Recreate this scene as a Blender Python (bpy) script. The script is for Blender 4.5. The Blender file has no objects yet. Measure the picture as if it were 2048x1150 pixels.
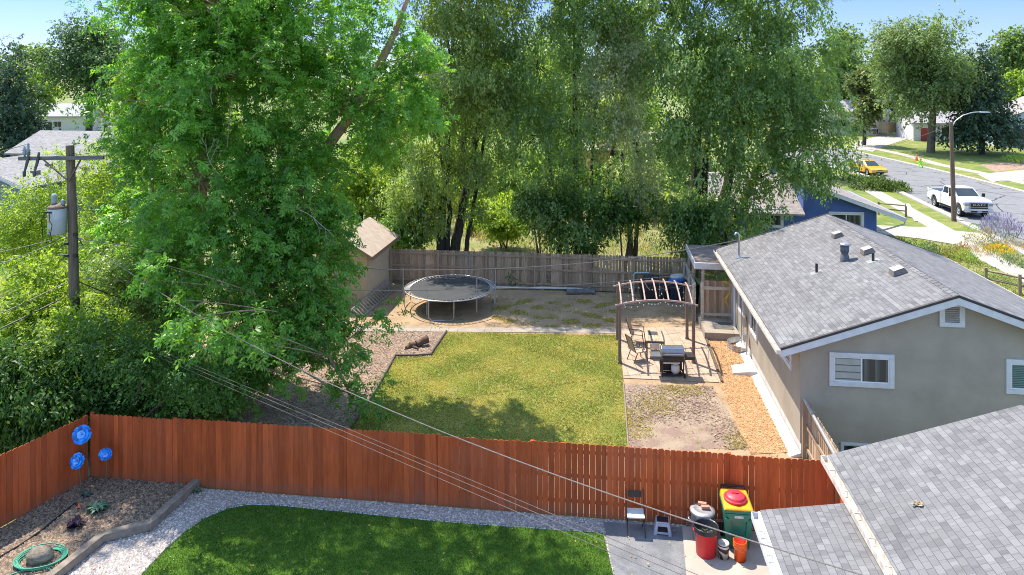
import bpy, math, random
import numpy as np
from mathutils import Vector, Matrix

# ------------------------------------------------------------------ camera, sky, sun, exposure
scene = bpy.context.scene
COL = scene.collection
F, H, YH = 1450.0, 11.3, 150.0          # focal length in photo pixels, eye height, horizon row
cam_d = bpy.data.cameras.new('camera'); cam = bpy.data.objects.new('camera', cam_d); COL.objects.link(cam)
cam.location = (0, 0, H); cam.rotation_euler = (math.radians(90), 0, 0)
cam_d.sensor_width = 36; cam_d.lens = 36 * F / 2048; cam_d.shift_y = -(575 - YH) / 2048
cam_d.clip_start = 0.3; cam_d.clip_end = 3000
scene.camera = cam

SUN_EL, SUN_AZ = math.radians(60), math.radians(-39)     # azimuth measured from +Y towards +X
world = bpy.data.worlds.new('World'); scene.world = world; world.use_nodes = True
wn = world.node_tree.nodes; wl = world.node_tree.links
sky = wn.new('ShaderNodeTexSky'); sky.sky_type = 'NISHITA'; sky.sun_disc = False
sky.sun_elevation = SUN_EL; sky.sun_rotation = SUN_AZ; sky.altitude = 1600; sky.air_density = 1.0; sky.dust_density = 0.6; sky.ozone_density = 1.5
# the sky is deeper blue low down than the clear-air model makes it
tcw = wn.new('ShaderNodeTexCoord'); sxw = wn.new('ShaderNodeSeparateXYZ'); wl.new(tcw.outputs['Generated'], sxw.inputs[0])
rmp = wn.new('ShaderNodeValToRGB'); wl.new(sxw.outputs[2], rmp.inputs[0])
rmp.color_ramp.elements[0].position = 0.0; rmp.color_ramp.elements[0].color = (.175, .195, .295, 1)
rmp.color_ramp.elements[1].position = 0.35; rmp.color_ramp.elements[1].color = (1, .93, .83, 1)
e_ = rmp.color_ramp.elements.new(0.12); e_.color = (.165, .192, .335, 1)
mxw = wn.new('ShaderNodeMix'); mxw.data_type = 'RGBA'; mxw.blend_type = 'MULTIPLY'; mxw.inputs[0].default_value = 1
wl.new(sky.outputs[0], mxw.inputs[6]); wl.new(rmp.outputs[0], mxw.inputs[7])
wl.new(mxw.outputs[2], wn['Background'].inputs[0]); wn['Background'].inputs[1].default_value = 0.15
sd = bpy.data.lights.new('sun', 'SUN'); sd.energy = 2.1; sd.angle = math.radians(0.5); sd.color = (1, 0.91, 0.78)
sun = bpy.data.objects.new('sun', sd); COL.objects.link(sun)
sv = Vector((math.sin(SUN_AZ) * math.cos(SUN_EL), math.cos(SUN_AZ) * math.cos(SUN_EL), math.sin(SUN_EL)))
sun.rotation_euler = sv.to_track_quat('Z', 'Y').to_euler(); sun.location = (0, 0, 60)
vs = scene.view_settings
scene.display_settings.display_device = 'sRGB'
vs.view_transform = 'Standard'; vs.look = 'None'; vs.gamma = 1; vs.use_curve_mapping = False; vs.exposure = 2.1
scene.cycles.max_bounces = 8; scene.cycles.diffuse_bounces = 4; scene.cycles.transmission_bounces = 6; scene.cycles.transparent_max_bounces = 8
scene.cycles.use_denoising = True; scene.cycles.denoising_prefilter = 'NONE'; scene.cycles.filter_width = 1.0

# ------------------------------------------------------------------ helpers
RA = math.radians(-7.2); SA, CA = math.sin(-RA), math.cos(RA)
def LOT(a, b, z=0): return Vector((a * CA + b * SA, -a * SA + b * CA, z))   # the lots are turned 7.2 degrees
def at(px, py, z=0):                                                         # a spot of the ground plane at height z
    d = (H - z) * F / (py - YH); return Vector(((px - 1024) * d / F, d, z))
def atd(px, py, d): return Vector(((px - 1024) * d / F, d, H - (py - YH) * d / F))
rnd = random.Random(7)

def tag(o, label=None, cat=None, group=None, kind=None):
    if label: o['label'] = label
    if cat: o['category'] = cat
    if group: o['group'] = group
    if kind: o['kind'] = kind
    return o
def thing(name, label, cat, loc=(0, 0, 0), rz=0, group=None):
    o = bpy.data.objects.new(name, None); COL.objects.link(o); o.empty_display_size = 0.2
    o.location = loc; o.rotation_euler = (0, 0, rz)
    return tag(o, label, cat, group)
def kids(o): return [c for c in o.children]
def copy_tree(o, parent=None):
    c = o.copy(); COL.objects.link(c); c.parent = parent
    for ch in kids(o): copy_tree(ch, c)
    return c

class MB:
    """collects shapes; build() links them as one mesh object"""
    def __init__(s, off=(0, 0, 0)):
        s.v = []; s.f = []; s.m = []; s.t = []; s.sm = []; s.off = Vector(off); s.tint = .5; s.mi = 0; s.X = None
    def add(s, vs_, fs, smooth=False):
        n = len(s.v)
        for p in vs_:
            p = Vector(p)
            if s.X is not None: p = s.X @ p
            s.v.append(p - s.off)
        for f in fs:
            s.f.append([n + i for i in f]); s.m.append(s.mi); s.t.append(s.tint); s.sm.append(smooth)
        return s
    def hexa(s, b, t):      # 4 bottom, 4 top corners, counter-clockwise seen from above
        return s.add(list(b) + list(t), [(3, 2, 1, 0), (4, 5, 6, 7), (0, 1, 5, 4), (1, 2, 6, 5), (2, 3, 7, 6), (3, 0, 4, 7)])
    def bx(s, x0, x1, y0, y1, z0, z1):
        return s.hexa([(x0, y0, z0), (x1, y0, z0), (x1, y1, z0), (x0, y1, z0)], [(x0, y0, z1), (x1, y0, z1), (x1, y1, z1), (x0, y1, z1)])
    def box(s, c, size, rz=0, rx=0, ry=0):
        R = Matrix.Translation(c) @ Matrix.Rotation(rz, 4, 'Z') @ Matrix.Rotation(ry, 4, 'Y') @ Matrix.Rotation(rx, 4, 'X')
        a, b, h = size[0] / 2, size[1] / 2, size[2] / 2
        P = [R @ Vector(q) for q in [(-a, -b, -h), (a, -b, -h), (a, b, -h), (-a, b, -h), (-a, -b, h), (a, -b, h), (a, b, h), (-a, b, h)]]
        return s.hexa(P[:4], P[4:])
    def bar(s, p, q, w, h=None, up=(0, 0, 1)):       # rectangular bar between two points
        p, q = Vector(p), Vector(q); h = h or w; d = (q - p).normalized(); u = Vector(up)
        if abs(d.dot(u)) > .98: u = Vector((0, 1, 0))
        sd_ = d.cross(u).normalized() * w / 2; u2 = sd_.cross(d).normalized() * h / 2
        c = [-sd_ - u2, sd_ - u2, sd_ + u2, -sd_ + u2]
        return s.add([p + k for k in c] + [q + k for k in c], [(3, 2, 1, 0), (4, 5, 6, 7), (0, 1, 5, 4), (1, 2, 6, 5), (2, 3, 7, 6), (3, 0, 4, 7)])
    def tube(s, pts, r, n=6, cap=True, closed=False):
        pts = [Vector(p) for p in pts]; m = len(pts)
        rs = r if isinstance(r, (list, tuple)) else [r] * m
        V = []; u = None
        for i, p in enumerate(pts):
            if closed: d = pts[(i + 1) % m] - pts[i - 1]
            else: d = pts[min(i + 1, m - 1)] - pts[max(i - 1, 0)]
            d = d.normalized() if d.length > 1e-9 else Vector((0, 0, 1))
            if u is None: u = d.cross(Vector((0, 0, 1)) if abs(d.z) < .9 else Vector((1, 0, 0))).normalized()
            u = (u - d * u.dot(d)).normalized(); w = d.cross(u)
            for k in range(n):
                t = 2 * math.pi * k / n; V.append(p + (u * math.cos(t) + w * math.sin(t)) * rs[i])
        Fc = []
        for i in range(m if closed else m - 1):
            for k in range(n):
                a, b = i * n + k, i * n + (k + 1) % n; j = ((i + 1) % m) * n
                Fc.append((a, b, j + (k + 1) % n, j + k))
        s.add(V, Fc, n > 5)
        if cap and not closed:
            s.add(V[:n], [tuple(range(n - 1, -1, -1))]); s.add(V[-n:], [tuple(range(n))])
        return s
    def lathe(s, prof, n=20, c=(0, 0, 0), sx=1, sy=1):       # prof: (radius, z)
        V = []; Fc = []
        for r, z in prof:
            for k in range(n):
                t = 2 * math.pi * k / n; V.append((c[0] + r * sx * math.cos(t), c[1] + r * sy * math.sin(t), c[2] + z))
        for i in range(len(prof) - 1):
            for k in range(n): Fc.append((i * n + k, i * n + (k + 1) % n, (i + 1) * n + (k + 1) % n, (i + 1) * n + k))
        return s.add(V, Fc, True)
    def disc(s, c, r, n=20, sy=1): return s.add([(c[0] + r * math.cos(2 * math.pi * k / n), c[1] + r * sy * math.sin(2 * math.pi * k / n), c[2]) for k in range(n)], [tuple(range(n))])
    def prism(s, poly, z0, z1):      # poly: xy points
        P = [(p[0], p[1]) for p in poly]
        A = sum(P[i - 1][0] * P[i][1] - P[i][0] * P[i - 1][1] for i in range(len(P)))
        if A < 0: P.reverse()
        n = len(P)
        return s.add([(x, y, z0) for x, y in P] + [(x, y, z1) for x, y in P],
                     [tuple(range(n - 1, -1, -1)), tuple(range(n, 2 * n))] + [(i, (i + 1) % n, n + (i + 1) % n, n + i) for i in range(n)])
    def sheet(s, poly, z):
        P = [(p[0], p[1]) for p in poly]
        A = sum(P[i - 1][0] * P[i][1] - P[i][0] * P[i - 1][1] for i in range(len(P)))
        if A < 0: P.reverse()
        return s.add([(x, y, z) for x, y in P], [tuple(range(len(P)))])
    def ball(s, c, r, n=8, sc=(1, 1, 1)):
        prof = [(math.cos(t) * r, math.sin(t) * r * sc[2]) for t in [math.radians(-88 + 176 * i / (n - 1)) for i in range(n)]]
        return s.lathe(prof, n + 2, c, sc[0], sc[1])
    def build(s, name, mat, parent=None, bevel=0, loc=None, rz=None, sub=0, seg=2):
        me = bpy.data.meshes.new(name); me.from_pydata([tuple(p) for p in s.v], [], s.f)
        for mm in (mat if isinstance(mat, (list, tuple)) else [mat]): me.materials.append(mm)
        me.polygons.foreach_set('material_index', s.m); me.polygons.foreach_set('use_smooth', s.sm)
        at_ = me.attributes.new('tint', 'FLOAT', 'FACE'); at_.data.foreach_set('value', s.t)
        uv = me.uv_layers.new(name='UVMap'); buf = []
        for p in me.polygons:
            n = p.normal; u = Vector((0, 0, 1)).cross(n)
            if u.length < .03: u = Vector((1, 0, 0)); w = Vector((0, 1, 0))
            else: u.normalize(); w = n.cross(u)
            for vi in p.vertices: co = me.vertices[vi].co; buf += [co.dot(u), co.dot(w)]
        uv.data.foreach_set('uv', buf)
        o = bpy.data.objects.new(name, me); COL.objects.link(o)
        if parent is not None: o.parent = parent
        if loc is not None: o.location = loc
        if rz is not None: o.rotation_euler = (0, 0, rz)
        if bevel:
            md = o.modifiers.new('bevel', 'BEVEL'); md.width = bevel; md.segments = seg; md.limit_method = 'ANGLE'; md.angle_limit = math.radians(35)
        if sub:
            md = o.modifiers.new('sub', 'SUBSURF'); md.levels = sub; md.render_levels = sub
        return o

# ------------------------------------------------------------------ materials
def nodes_of(name):
    m = bpy.data.materials.new(name); m.use_nodes = True
    nt = m.node_tree; return m, nt.nodes, nt.links, nt.nodes['Principled BSDF']
def rgba(c): return (c[0], c[1], c[2], 1)
def mixn(N, L, fac, a, b, mode='MIX'):
    x = N.new('ShaderNodeMix'); x.data_type = 'RGBA'; x.blend_type = mode
    for s_, v in ((0, fac), (6, a), (7, b)):
        if hasattr(v, 'is_linked'): L.new(v, x.inputs[s_])
        else: x.inputs[s_].default_value = v
    return x.outputs[2]
def math_n(N, L, op, a, b=None, c=None):
    x = N.new('ShaderNodeMath'); x.operation = op
    for i, v in enumerate((a, b, c)):
        if v is None: continue
        if hasattr(v, 'is_linked'): L.new(v, x.inputs[i])
        else: x.inputs[i].default_value = v
    return x.outputs[0]
def remap(N, L, v, a, b, c=0., d=1.):
    x = N.new('ShaderNodeMapRange'); L.new(v, x.inputs[0])
    for i, q in enumerate((a, b, c, d)): x.inputs[i + 1].default_value = q
    return x.outputs[0]
def coords(N, L, kind='Object', sc=(1, 1, 1), rot=(0, 0, 0)):
    t = N.new('ShaderNodeTexCoord'); m = N.new('ShaderNodeMapping'); L.new(t.outputs[kind], m.inputs[0])
    m.inputs['Scale'].default_value = sc; m.inputs['Rotation'].default_value = rot; return m.outputs[0]
def noise(N, L, co, scale, detail=4, rough=.55, out=0):
    n = N.new('ShaderNodeTexNoise'); L.new(co, n.inputs['Vector']); n.inputs['Scale'].default_value = scale
    n.inputs['Detail'].default_value = detail; n.inputs['Roughness'].default_value = rough; return n.outputs[out]
def bumpn(N, L, B, hgt, strength, dist=.02):
    b = N.new('ShaderNodeBump'); b.inputs['Strength'].default_value = strength; b.inputs['Distance'].default_value = dist
    L.new(hgt, b.inputs['Height']); L.new(b.outputs[0], B.inputs['Normal'])
def attr(N, name='tint'):
    a = N.new('ShaderNodeAttribute'); a.attribute_name = name; return a.outputs['Fac']

def M(name, c, c2=None, rough=.8, scale=6, detail=5, stretch=(1, 1, 1), bump=0, bscale=None, bdist=.01, metal=0, tint=0, spec=.4, lo=.35, hi=.65, coat=0, dirt=None):
    m, N, L, B = nodes_of(name)
    co = coords(N, L, 'Object', stretch)
    c2 = c2 or tuple(x * .8 for x in c)
    col = mixn(N, L, remap(N, L, noise(N, L, co, scale, detail), lo, hi), rgba(c), rgba(c2))
    if tint:
        k = math_n(N, L, 'MULTIPLY_ADD', attr(N), 2 * tint, 1 - tint)
        cb = N.new('ShaderNodeCombineColor'); [L.new(k, cb.inputs[i]) for i in range(3)]
        col = mixn(N, L, 1., col, cb.outputs[0], 'MULTIPLY')
    if dirt:        # splashed soil low down, knots and nail stains
        gp = N.new('ShaderNodeNewGeometry'); sz = N.new('ShaderNodeSeparateXYZ'); L.new(gp.outputs['Position'], sz.inputs[0])
        n2 = noise(N, L, gp.outputs['Position'], 4, 5, .7); zz = math_n(N, L, 'MULTIPLY_ADD', n2, -.9, math_n(N, L, 'ADD', sz.outputs[2], .32))
        col = mixn(N, L, remap(N, L, zz, -.05, .22, .38, 0), col, rgba(dirt))
        kn = N.new('ShaderNodeTexVoronoi'); kc = N.new('ShaderNodeMapping'); L.new(gp.outputs['Position'], kc.inputs[0]); kc.inputs['Scale'].default_value = (3.4, 3.4, 1.5); L.new(kc.outputs[0], kn.inputs['Vector']); kn.inputs['Scale'].default_value = 1.6
        col = mixn(N, L, remap(N, L, kn.outputs[0], .025, .06, .7, 0), col, rgba(tuple(x * .25 for x in c)))
        col = mixn(N, L, remap(N, L, noise(N, L, gp.outputs['Position'], .55, 4, .6), .45, .7, 0, .35), col, rgba(tuple(.6 * x + .05 for x in c)))
    L.new(col, B.inputs['Base Color']); B.inputs['Roughness'].default_value = rough; B.inputs['Metallic'].default_value = metal
    B.inputs['Specular IOR Level'].default_value = spec
    if coat: B.inputs['Coat Weight'].default_value = coat; B.inputs['Coat Roughness'].default_value = .06
    if bump: bumpn(N, L, B, noise(N, L, co, bscale or scale * 3, 5, .65), bump, bdist)
    return m

def M_leaf(name, dark, light, trans=.35, tcol=None, rough=.45, spec=.35):
    m, N, L, B = nodes_of(name)
    f = attr(N)
    col = mixn(N, L, f, rgba(dark), rgba(light))
    L.new(col, B.inputs['Base Color']); B.inputs['Roughness'].default_value = rough; B.inputs['Specular IOR Level'].default_value = spec
    t = N.new('ShaderNodeBsdfTranslucent'); tcol = tcol or (light[0] * 1.5, light[1] * 1.6, light[2] * .7)
    L.new(mixn(N, L, f, rgba(tuple(x * .6 for x in tcol)), rgba(tcol)), t.inputs[0])
    mx = N.new('ShaderNodeMixShader'); mx.inputs[0].default_value = trans
    L.new(B.outputs[0], mx.inputs[1]); L.new(t.outputs[0], mx.inputs[2]); L.new(mx.outputs[0], N['Material Output'].inputs[0])
    return m

def M_shingle(name, lo_c, hi_c, w=.25, h=.14):
    m, N, L, B = nodes_of(name)
    uv = coords(N, L, 'UV'); va = N.new('ShaderNodeVectorMath'); va.operation = 'MULTIPLY_ADD'; L.new(noise(N, L, uv, 5, 3, .6, 1), va.inputs[0]); va.inputs[1].default_value = (.03, .012, 0); L.new(uv, va.inputs[2]); co = va.outputs[0]
    def brick(bw, bh, off, c1, c2, mort, ms):
        b = N.new('ShaderNodeTexBrick'); L.new(co, b.inputs['Vector']); b.offset = off; b.squash = .72; b.squash_frequency = 3
        b.inputs['Scale'].default_value = 1; b.inputs['Brick Width'].default_value = bw; b.inputs['Row Height'].default_value = bh
        b.inputs['Mortar Size'].default_value = ms; b.inputs['Mortar Smooth'].default_value = .1; b.inputs['Bias'].default_value = 0
        b.inputs['Color1'].default_value = rgba(c1); b.inputs['Color2'].default_value = rgba(c2); b.inputs['Mortar'].default_value = rgba(mort); return b
    mid = tuple((a + b_) / 2 for a, b_ in zip(lo_c, hi_c))
    b1 = brick(w, h, .37, lo_c, hi_c, tuple(x * .55 for x in lo_c), .007)
    b2 = brick(w * 1.63, h, .61, tuple(x * .72 for x in mid), hi_c, tuple(x * .6 for x in lo_c), .004)
    col = mixn(N, L, .5, b1.outputs[0], b2.outputs[0])
    b3 = brick(w * .71, h, .29, (.74, .74, .76), (1.06, 1.06, 1.05), (1, 1, 1), 0); b3.inputs['Bias'].default_value = .3
    col = mixn(N, L, 1., col, b3.outputs[0], 'MULTIPLY')
    g = noise(N, L, co, 90, 3, .7)
    gv = mixn(N, L, remap(N, L, g, .3, .7), (.86, .86, .88, 1), (1.12, 1.11, 1.09, 1))
    col = mixn(N, L, 1., col, gv, 'MULTIPLY')
    st = remap(N, L, noise(N, L, co, .35, 3), .35, .7)
    col = mixn(N, L, st, col, mixn(N, L, 1., col, (.88, .87, .86, 1), 'MULTIPLY'))
    L.new(col, B.inputs['Base Color']); B.inputs['Roughness'].default_value = .9; B.inputs['Specular IOR Level'].default_value = .25
    # each course rises towards its lower edge, thicker tabs stand proud
    sp = N.new('ShaderNodeSeparateXYZ'); L.new(co, sp.inputs[0])
    fr = math_n(N, L, 'FRACT', math_n(N, L, 'DIVIDE', sp.outputs[1], h))
    saw = math_n(N, L, 'SUBTRACT', 1., fr)
    bw_ = N.new('ShaderNodeRGBToBW'); L.new(b1.outputs[0], bw_.inputs[0])
    hh = math_n(N, L, 'ADD', saw, math_n(N, L, 'MULTIPLY', bw_.outputs[0], 2.5))
    hh = math_n(N, L, 'ADD', hh, math_n(N, L, 'MULTIPLY', g, .35))
    bumpn(N, L, B, hh, .4, .010)
    return m

def M_ground(name, cols, scales, thr=((.42, .58),), bump=.5, bscale=30, rough=.95, fine=.25, fscale=60):
    """layers of colour broken up by noise: cols[0] under cols[1] under cols[2] ..."""
    m, N, L, B = nodes_of(name); co = coords(N, L)
    col = rgba(cols[0])
    for i, c in enumerate(cols[1:]):
        lo, hi = thr[min(i, len(thr) - 1)]
        col = mixn(N, L, remap(N, L, noise(N, L, co, scales[min(i, len(scales) - 1)], 6, .62), lo, hi), col, rgba(c))
    g = noise(N, L, co, fscale, 3, .7)
    col = mixn(N, L, 1., col, mixn(N, L, remap(N, L, g, .3, .7), rgba((1 - fine,) * 3), rgba((1 + fine,) * 3)), 'MULTIPLY')
    L.new(col, B.inputs['Base Color']); B.inputs['Roughness'].default_value = rough; B.inputs['Specular IOR Level'].default_value = .2
    bumpn(N, L, B, noise(N, L, co, bscale, 6, .7), bump, .05)
    return m

def M_paving(name, c1, c2, mort, bw, bh, ms=.008, off=.5, kind='UV', rot=0, cracks=0):
    m, N, L, B = nodes_of(name); co = coords(N, L, kind, (1, 1, 1), (0, 0, rot))
    b = N.new('ShaderNodeTexBrick'); L.new(co, b.inputs['Vector']); b.offset = off
    for k, v in (('Scale', 1), ('Brick Width', bw), ('Row Height', bh), ('Mortar Size', ms), ('Mortar Smooth', .2)): b.inputs[k].default_value = v
    b.inputs['Color1'].default_value = rgba(c1); b.inputs['Color2'].default_value = rgba(c2); b.inputs['Mortar'].default_value = rgba(mort)
    n1 = noise(N, L, co, 2.2, 6, .6); n2 = noise(N, L, co, 70, 3)
    col = mixn(N, L, 1., b.outputs[0], mixn(N, L, remap(N, L, n1, .3, .7), (.82, .81, .79, 1), (1.08, 1.08, 1.08, 1)), 'MULTIPLY')
    col = mixn(N, L, 1., col, mixn(N, L, remap(N, L, n2, .3, .7), (.9, .9, .9, 1), (1.1, 1.1, 1.1, 1)), 'MULTIPLY')
    if cracks:
        wv = mixn(N, L, .25, co, noise(N, L, co, 1.2, 4, .6, 1))
        v = N.new('ShaderNodeTexVoronoi'); v.feature = 'DISTANCE_TO_EDGE'; L.new(wv, v.inputs['Vector']); v.inputs['Scale'].default_value = cracks
        col = mixn(N, L, remap(N, L, v.outputs[0], .004, .016, 1, 0), col, (.02, .02, .022, 1))
    L.new(col, B.inputs['Base Color']); B.inputs['Roughness'].default_value = .9; B.inputs['Specular IOR Level'].default_value = .25
    bumpn(N, L, B, math_n(N, L, 'ADD', math_n(N, L, 'MULTIPLY', b.outputs['Fac'], -1.), math_n(N, L, 'MULTIPLY', n2, .4)), .4, .008)
    return m

def M_stripes(name, c1, c2, period, duty=.5, axis=2, rough=.6, kind='Object', soft=.08, metal=0):
    m, N, L, B = nodes_of(name); co = coords(N, L, kind)
    sp = N.new('ShaderNodeSeparateXYZ'); L.new(co, sp.inputs[0])
    fr = math_n(N, L, 'FRACT', math_n(N, L, 'DIVIDE', sp.outputs[axis], period))
    n = noise(N, L, co, 3, 4)
    base = mixn(N, L, remap(N, L, fr, duty - soft, duty + soft), rgba(c1), rgba(c2))
    col = mixn(N, L, 1., base, mixn(N, L, remap(N, L, n, .3, .7), (.85, .85, .85, 1), (1.1, 1.1, 1.1, 1)), 'MULTIPLY')
    L.new(col, B.inputs['Base Color']); B.inputs['Roughness'].default_value = rough; B.inputs['Metallic'].default_value = metal
    return m

m_shingle = M_shingle('grey_shingle', (.140, .139, .145), (.225, .223, .227))
m_shingle_far = M_shingle('pale_shingle', (.24, .235, .23), (.34, .33, .32))
m_stucco = M('taupe_stucco', (.39, .34, .275), (.325, .28, .225), .95, .9, 8, bump=.7, bscale=45, bdist=.012, spec=.15)
m_blue_stucco = M('blue_stucco', (.085, .14, .34), (.065, .11, .28), .9, 1.2, 6, bump=.5, bscale=40, bdist=.012, spec=.2)
m_trim = M('white_trim', (.62, .61, .62), (.54, .53, .53), .6, 4)
m_vinyl = M('white_vinyl', (.75, .75, .76), (.68, .68, .7), .35, 3)
m_gutter = M('gutter_paint', (.66, .60, .52), (.42, .32, .24), .5, 2.2, 6, (.3, 3, 3), spec=.5, lo=.45, hi=.75)
m_dark = M('dark_metal', (.03, .03, .033), (.02, .02, .022), .5, 5)
m_drip = M('dark_drip_edge', (.05, .045, .045), (.035, .03, .03), .6, 5)
m_galv = M('galvanised_metal', (.50, .51, .53), (.36, .37, .39), .38, 9, metal=.85, stretch=(1, 1, .3))
m_alum = M('aluminium', (.60, .61, .62), (.48, .48, .5), .35, 8, metal=.7)
m_vent = M('painted_vent', (.20, .17, .15), (.14, .12, .11), .6, 8)
m_ventcap = M('slate_blue_vent', (.12, .13, .145), (.085, .092, .105), .75, 8)
m_glass = M('window_glass', (.03, .035, .04), (.015, .018, .02), .06, 2, spec=.6)
m_pane_reflection = M_stripes('siding_reflection_pane', (.36, .36, .34), (.07, .07, .07), .2, .86, 2, .25)  # pale siding reflection painted onto the pane as stripes
m_curtain = M_stripes('curtain_behind_glass', (.085, .095, .10), (.02, .024, .028), .3, .3, 0, .15, soft=.2)
m_louver = M_stripes('louvre', (.30, .27, .24), (.07, .06, .055), .075, .6, 2, .7)
m_concrete = M('concrete', (.40, .36, .305), (.32, .285, .24), .92, 1.6, 7, bump=.25, bscale=60, bdist=.006, spec=.25)
m_concrete_white = M('whitewashed_concrete', (.62, .60, .56), (.5, .48, .45), .9, 2.5, 6, bump=.3, bscale=30)
m_sidewalk = M_paving('sidewalk_concrete', (.41, .375, .325), (.37, .335, .29), (.2, .18, .16), 1.5, 1.5, .012, 0.)
m_path = M_paving('path_concrete', (.33, .285, .235), (.29, .25, .205), (.16, .14, .12), 1.2, 1.2, .012, 0.)
m_asphalt = M_paving('street_asphalt', (.20, .20, .20), (.19, .19, .192), (.195, .195, .195), 9, 9, 0, .3, 'Object', 0, .33)
m_asphalt_pad = M_ground('asphalt_pad', [(.16, .165, .175), (.22, .22, .225)], [1.5], bump=.5, bscale=90, fine=.3, fscale=70)
m_kerb = M('kerb_concrete', (.40, .37, .325), (.33, .305, .27), .9, 1.5)
m_paver = M_paving('patio_paver', (.38, .28, .205), (.45, .335, .25), (.22, .19, .16), .4, .4, .012, 0.)
m_redwood = M('red_stained_cedar', (.51, .108, .029), (.40, .078, .021), .8, 2.2, 6, (6, 6, .8), .35, 20, .006, tint=.22, spec=.2, dirt=(.20, .12, .08))
m_grey_wood = M('weathered_cedar', (.41, .30, .205), (.28, .20, .14), .9, 2.4, 6, (6, 6, .8), .4, 20, .006, tint=.4, spec=.15, dirt=(.14, .11, .085))
m_tan_wood = M('tan_timber', (.36, .27, .17), (.26, .19, .12), .85, 3, 6, (5, 5, .7), .3, 20, .005, tint=.2, spec=.15)
m_pale_rail = M('pale_painted_rail', (.58, .52, .44), (.45, .39, .32), .8, 5)
m_timber = M('grey_sleeper', (.27, .225, .18), (.19, .155, .125), .9, 3, 6, (2, 2, 2), .5, 18, .01, spec=.15)
m_pergola = M('brown_pergola_metal', (.185, .128, .10), (.15, .105, .085), .5, 5, spec=.4)
m_pergola_slat = M('pink_brown_rafter', (.42, .30, .26), (.36, .255, .215), .5, 5)
m_pole = M('weathered_pole', (.22, .17, .13), (.13, .10, .075), .95, 2.5, 6, (8, 8, .5), .6, 14, .015, spec=.15)
m_bark = M('grey_brown_bark', (.21, .165, .125), (.10, .078, .06), .95, 2.6, 6, (4, 4, .7), .9, 10, .04, spec=.1)
m_bark_dark = M('dark_elm_bark', (.095, .08, .066), (.05, .042, .036), .95, 2.6, 6, (4, 4, .7), .9, 10, .04, spec=.1)
m_bark_light = M('sunlit_maple_bark', (.55, .38, .26), (.32, .21, .145), .95, 2.2, 6, (4, 4, .6), .9, 9, .04, spec=.1)
m_dead = M('dead_twig', (.42, .37, .32), (.32, .28, .24), .9, 4)
m_black = M('black_plastic', (.018, .018, .02), (.012, .012, .013), .4, 5)
m_rubber = M('tyre_rubber', (.022, .022, .022), (.016, .016, .016), .85, 8)
m_white = M('white_paint', (.80, .80, .80), (.76, .76, .76), .22, 3, spec=.5, coat=.6)
m_chrome = M('chrome', (.62, .62, .63), (.5, .5, .51), .15, 4, metal=1)
m_yellow_paint = M('yellow_car_paint', (.72, .38, .025), (.68, .35, .02), .25, 3, spec=.5, coat=.6)
# ------------------------------------------------------------------ the ground and what is laid on it
FZ = 0.6                                            # the street side stands a little higher than the back yard
def ground_z(a): t = min(1, max(0, (a - 14) / 4)); return FZ * t * t * (3 - 2 * t)
m_earth = M_ground('dry_earth', [(.30, .235, .165), (.20, .19, .075), (.085, .125, .035)], [.35, .9], ((.45, .62), (.50, .64)), .6, 14)
m_field = M_ground('summer_field', [(.22, .22, .08), (.10, .16, .04), (.30, .25, .12)], [.12, .25], ((.42, .6), (.55, .7)), .6, 8)
mb = MB()
avals = [-2400, -900, -300, -120, -60, -30, -15, 0, 8, 14, 15, 16, 17, 18, 26, 40, 70, 140, 320, 900, 2400]
bvals = [-300, -60, 0, 20, 40, 60, 90, 140, 240, 600, 1400, 2600]
V = [LOT(a, b, ground_z(a) - .02) for b in bvals for a in avals]; W = len(avals)
mb.add(V, [(j * W + i, j * W + i + 1, (j + 1) * W + i + 1, (j + 1) * W + i) for j in range(len(bvals) - 1) for i in range(W - 1)], True)
tag(mb.build('ground', m_field), kind='structure')

def wob(poly, step=.5, amp=.06, seed=1):
    """a polygon with its straight sides broken up, for beds and lawns"""
    r = random.Random(seed); out = []
    for i in range(len(poly)):
        p, q = Vector(poly[i][:2]), Vector(poly[(i + 1) % len(poly)][:2]); n = max(1, int((q - p).length / step))
        for k in range(n):
            c = p.lerp(q, k / n); out.append((c.x + r.uniform(-amp, amp), c.y + r.uniform(-amp, amp)))
    return out
def flat(name, poly, z, mat, w=0, seed=1, top=None):
    mb = MB(); P = wob(poly, .45, w, seed) if w else poly
    if top is None: mb.sheet(P, z)
    else: mb.prism(P, z, top)
    return tag(mb.build(name, mat), kind='structure')
def px(pts, z=0): return [at(x, y, z) for x, y in pts]

# --- the back yard beyond the red fence
m_dirt = M_ground('bare_yard_dirt', [(.38, .265, .165), (.27, .185, .11), (.12, .14, .05)], [.8, 1.1], ((.4, .65), (.60, .70)), .5, 22)
m_lawn = M_ground('patchy_lawn', [(.25, .245, .065), (.15, .205, .042), (.40, .27, .125)], [.7, 1.6], ((.38, .60), (.58, .75)), .9, 16, fine=.3, fscale=26)
m_chip = M_ground('wood_chip_bed', [(.36, .25, .175), (.25, .165, .115), (.44, .325, .24)], [3, 7], ((.4, .6), (.52, .7)), .9, 28, fine=.35, fscale=34)
m_cedar = M_ground('orange_cedar_mulch', [(.56, .34, .17), (.44, .24, .11), (.62, .42, .24)], [4, 8], ((.4, .6), (.5, .68)), 1., 26, fine=.35, fscale=30)
m_gravel = M_ground('pale_gravel', [(.42, .375, .34), (.30, .27, .255), (.52, .46, .42)], [9, 14], ((.4, .6), (.5, .7)), 1., 40, fine=.4, fscale=30)
m_rockbed = M_ground('brown_river_rock', [(.21, .155, .11), (.12, .09, .07), (.30, .235, .18)], [8, 12], ((.4, .6), (.5, .68)), 1., 34, fine=.4, fscale=28)
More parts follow.
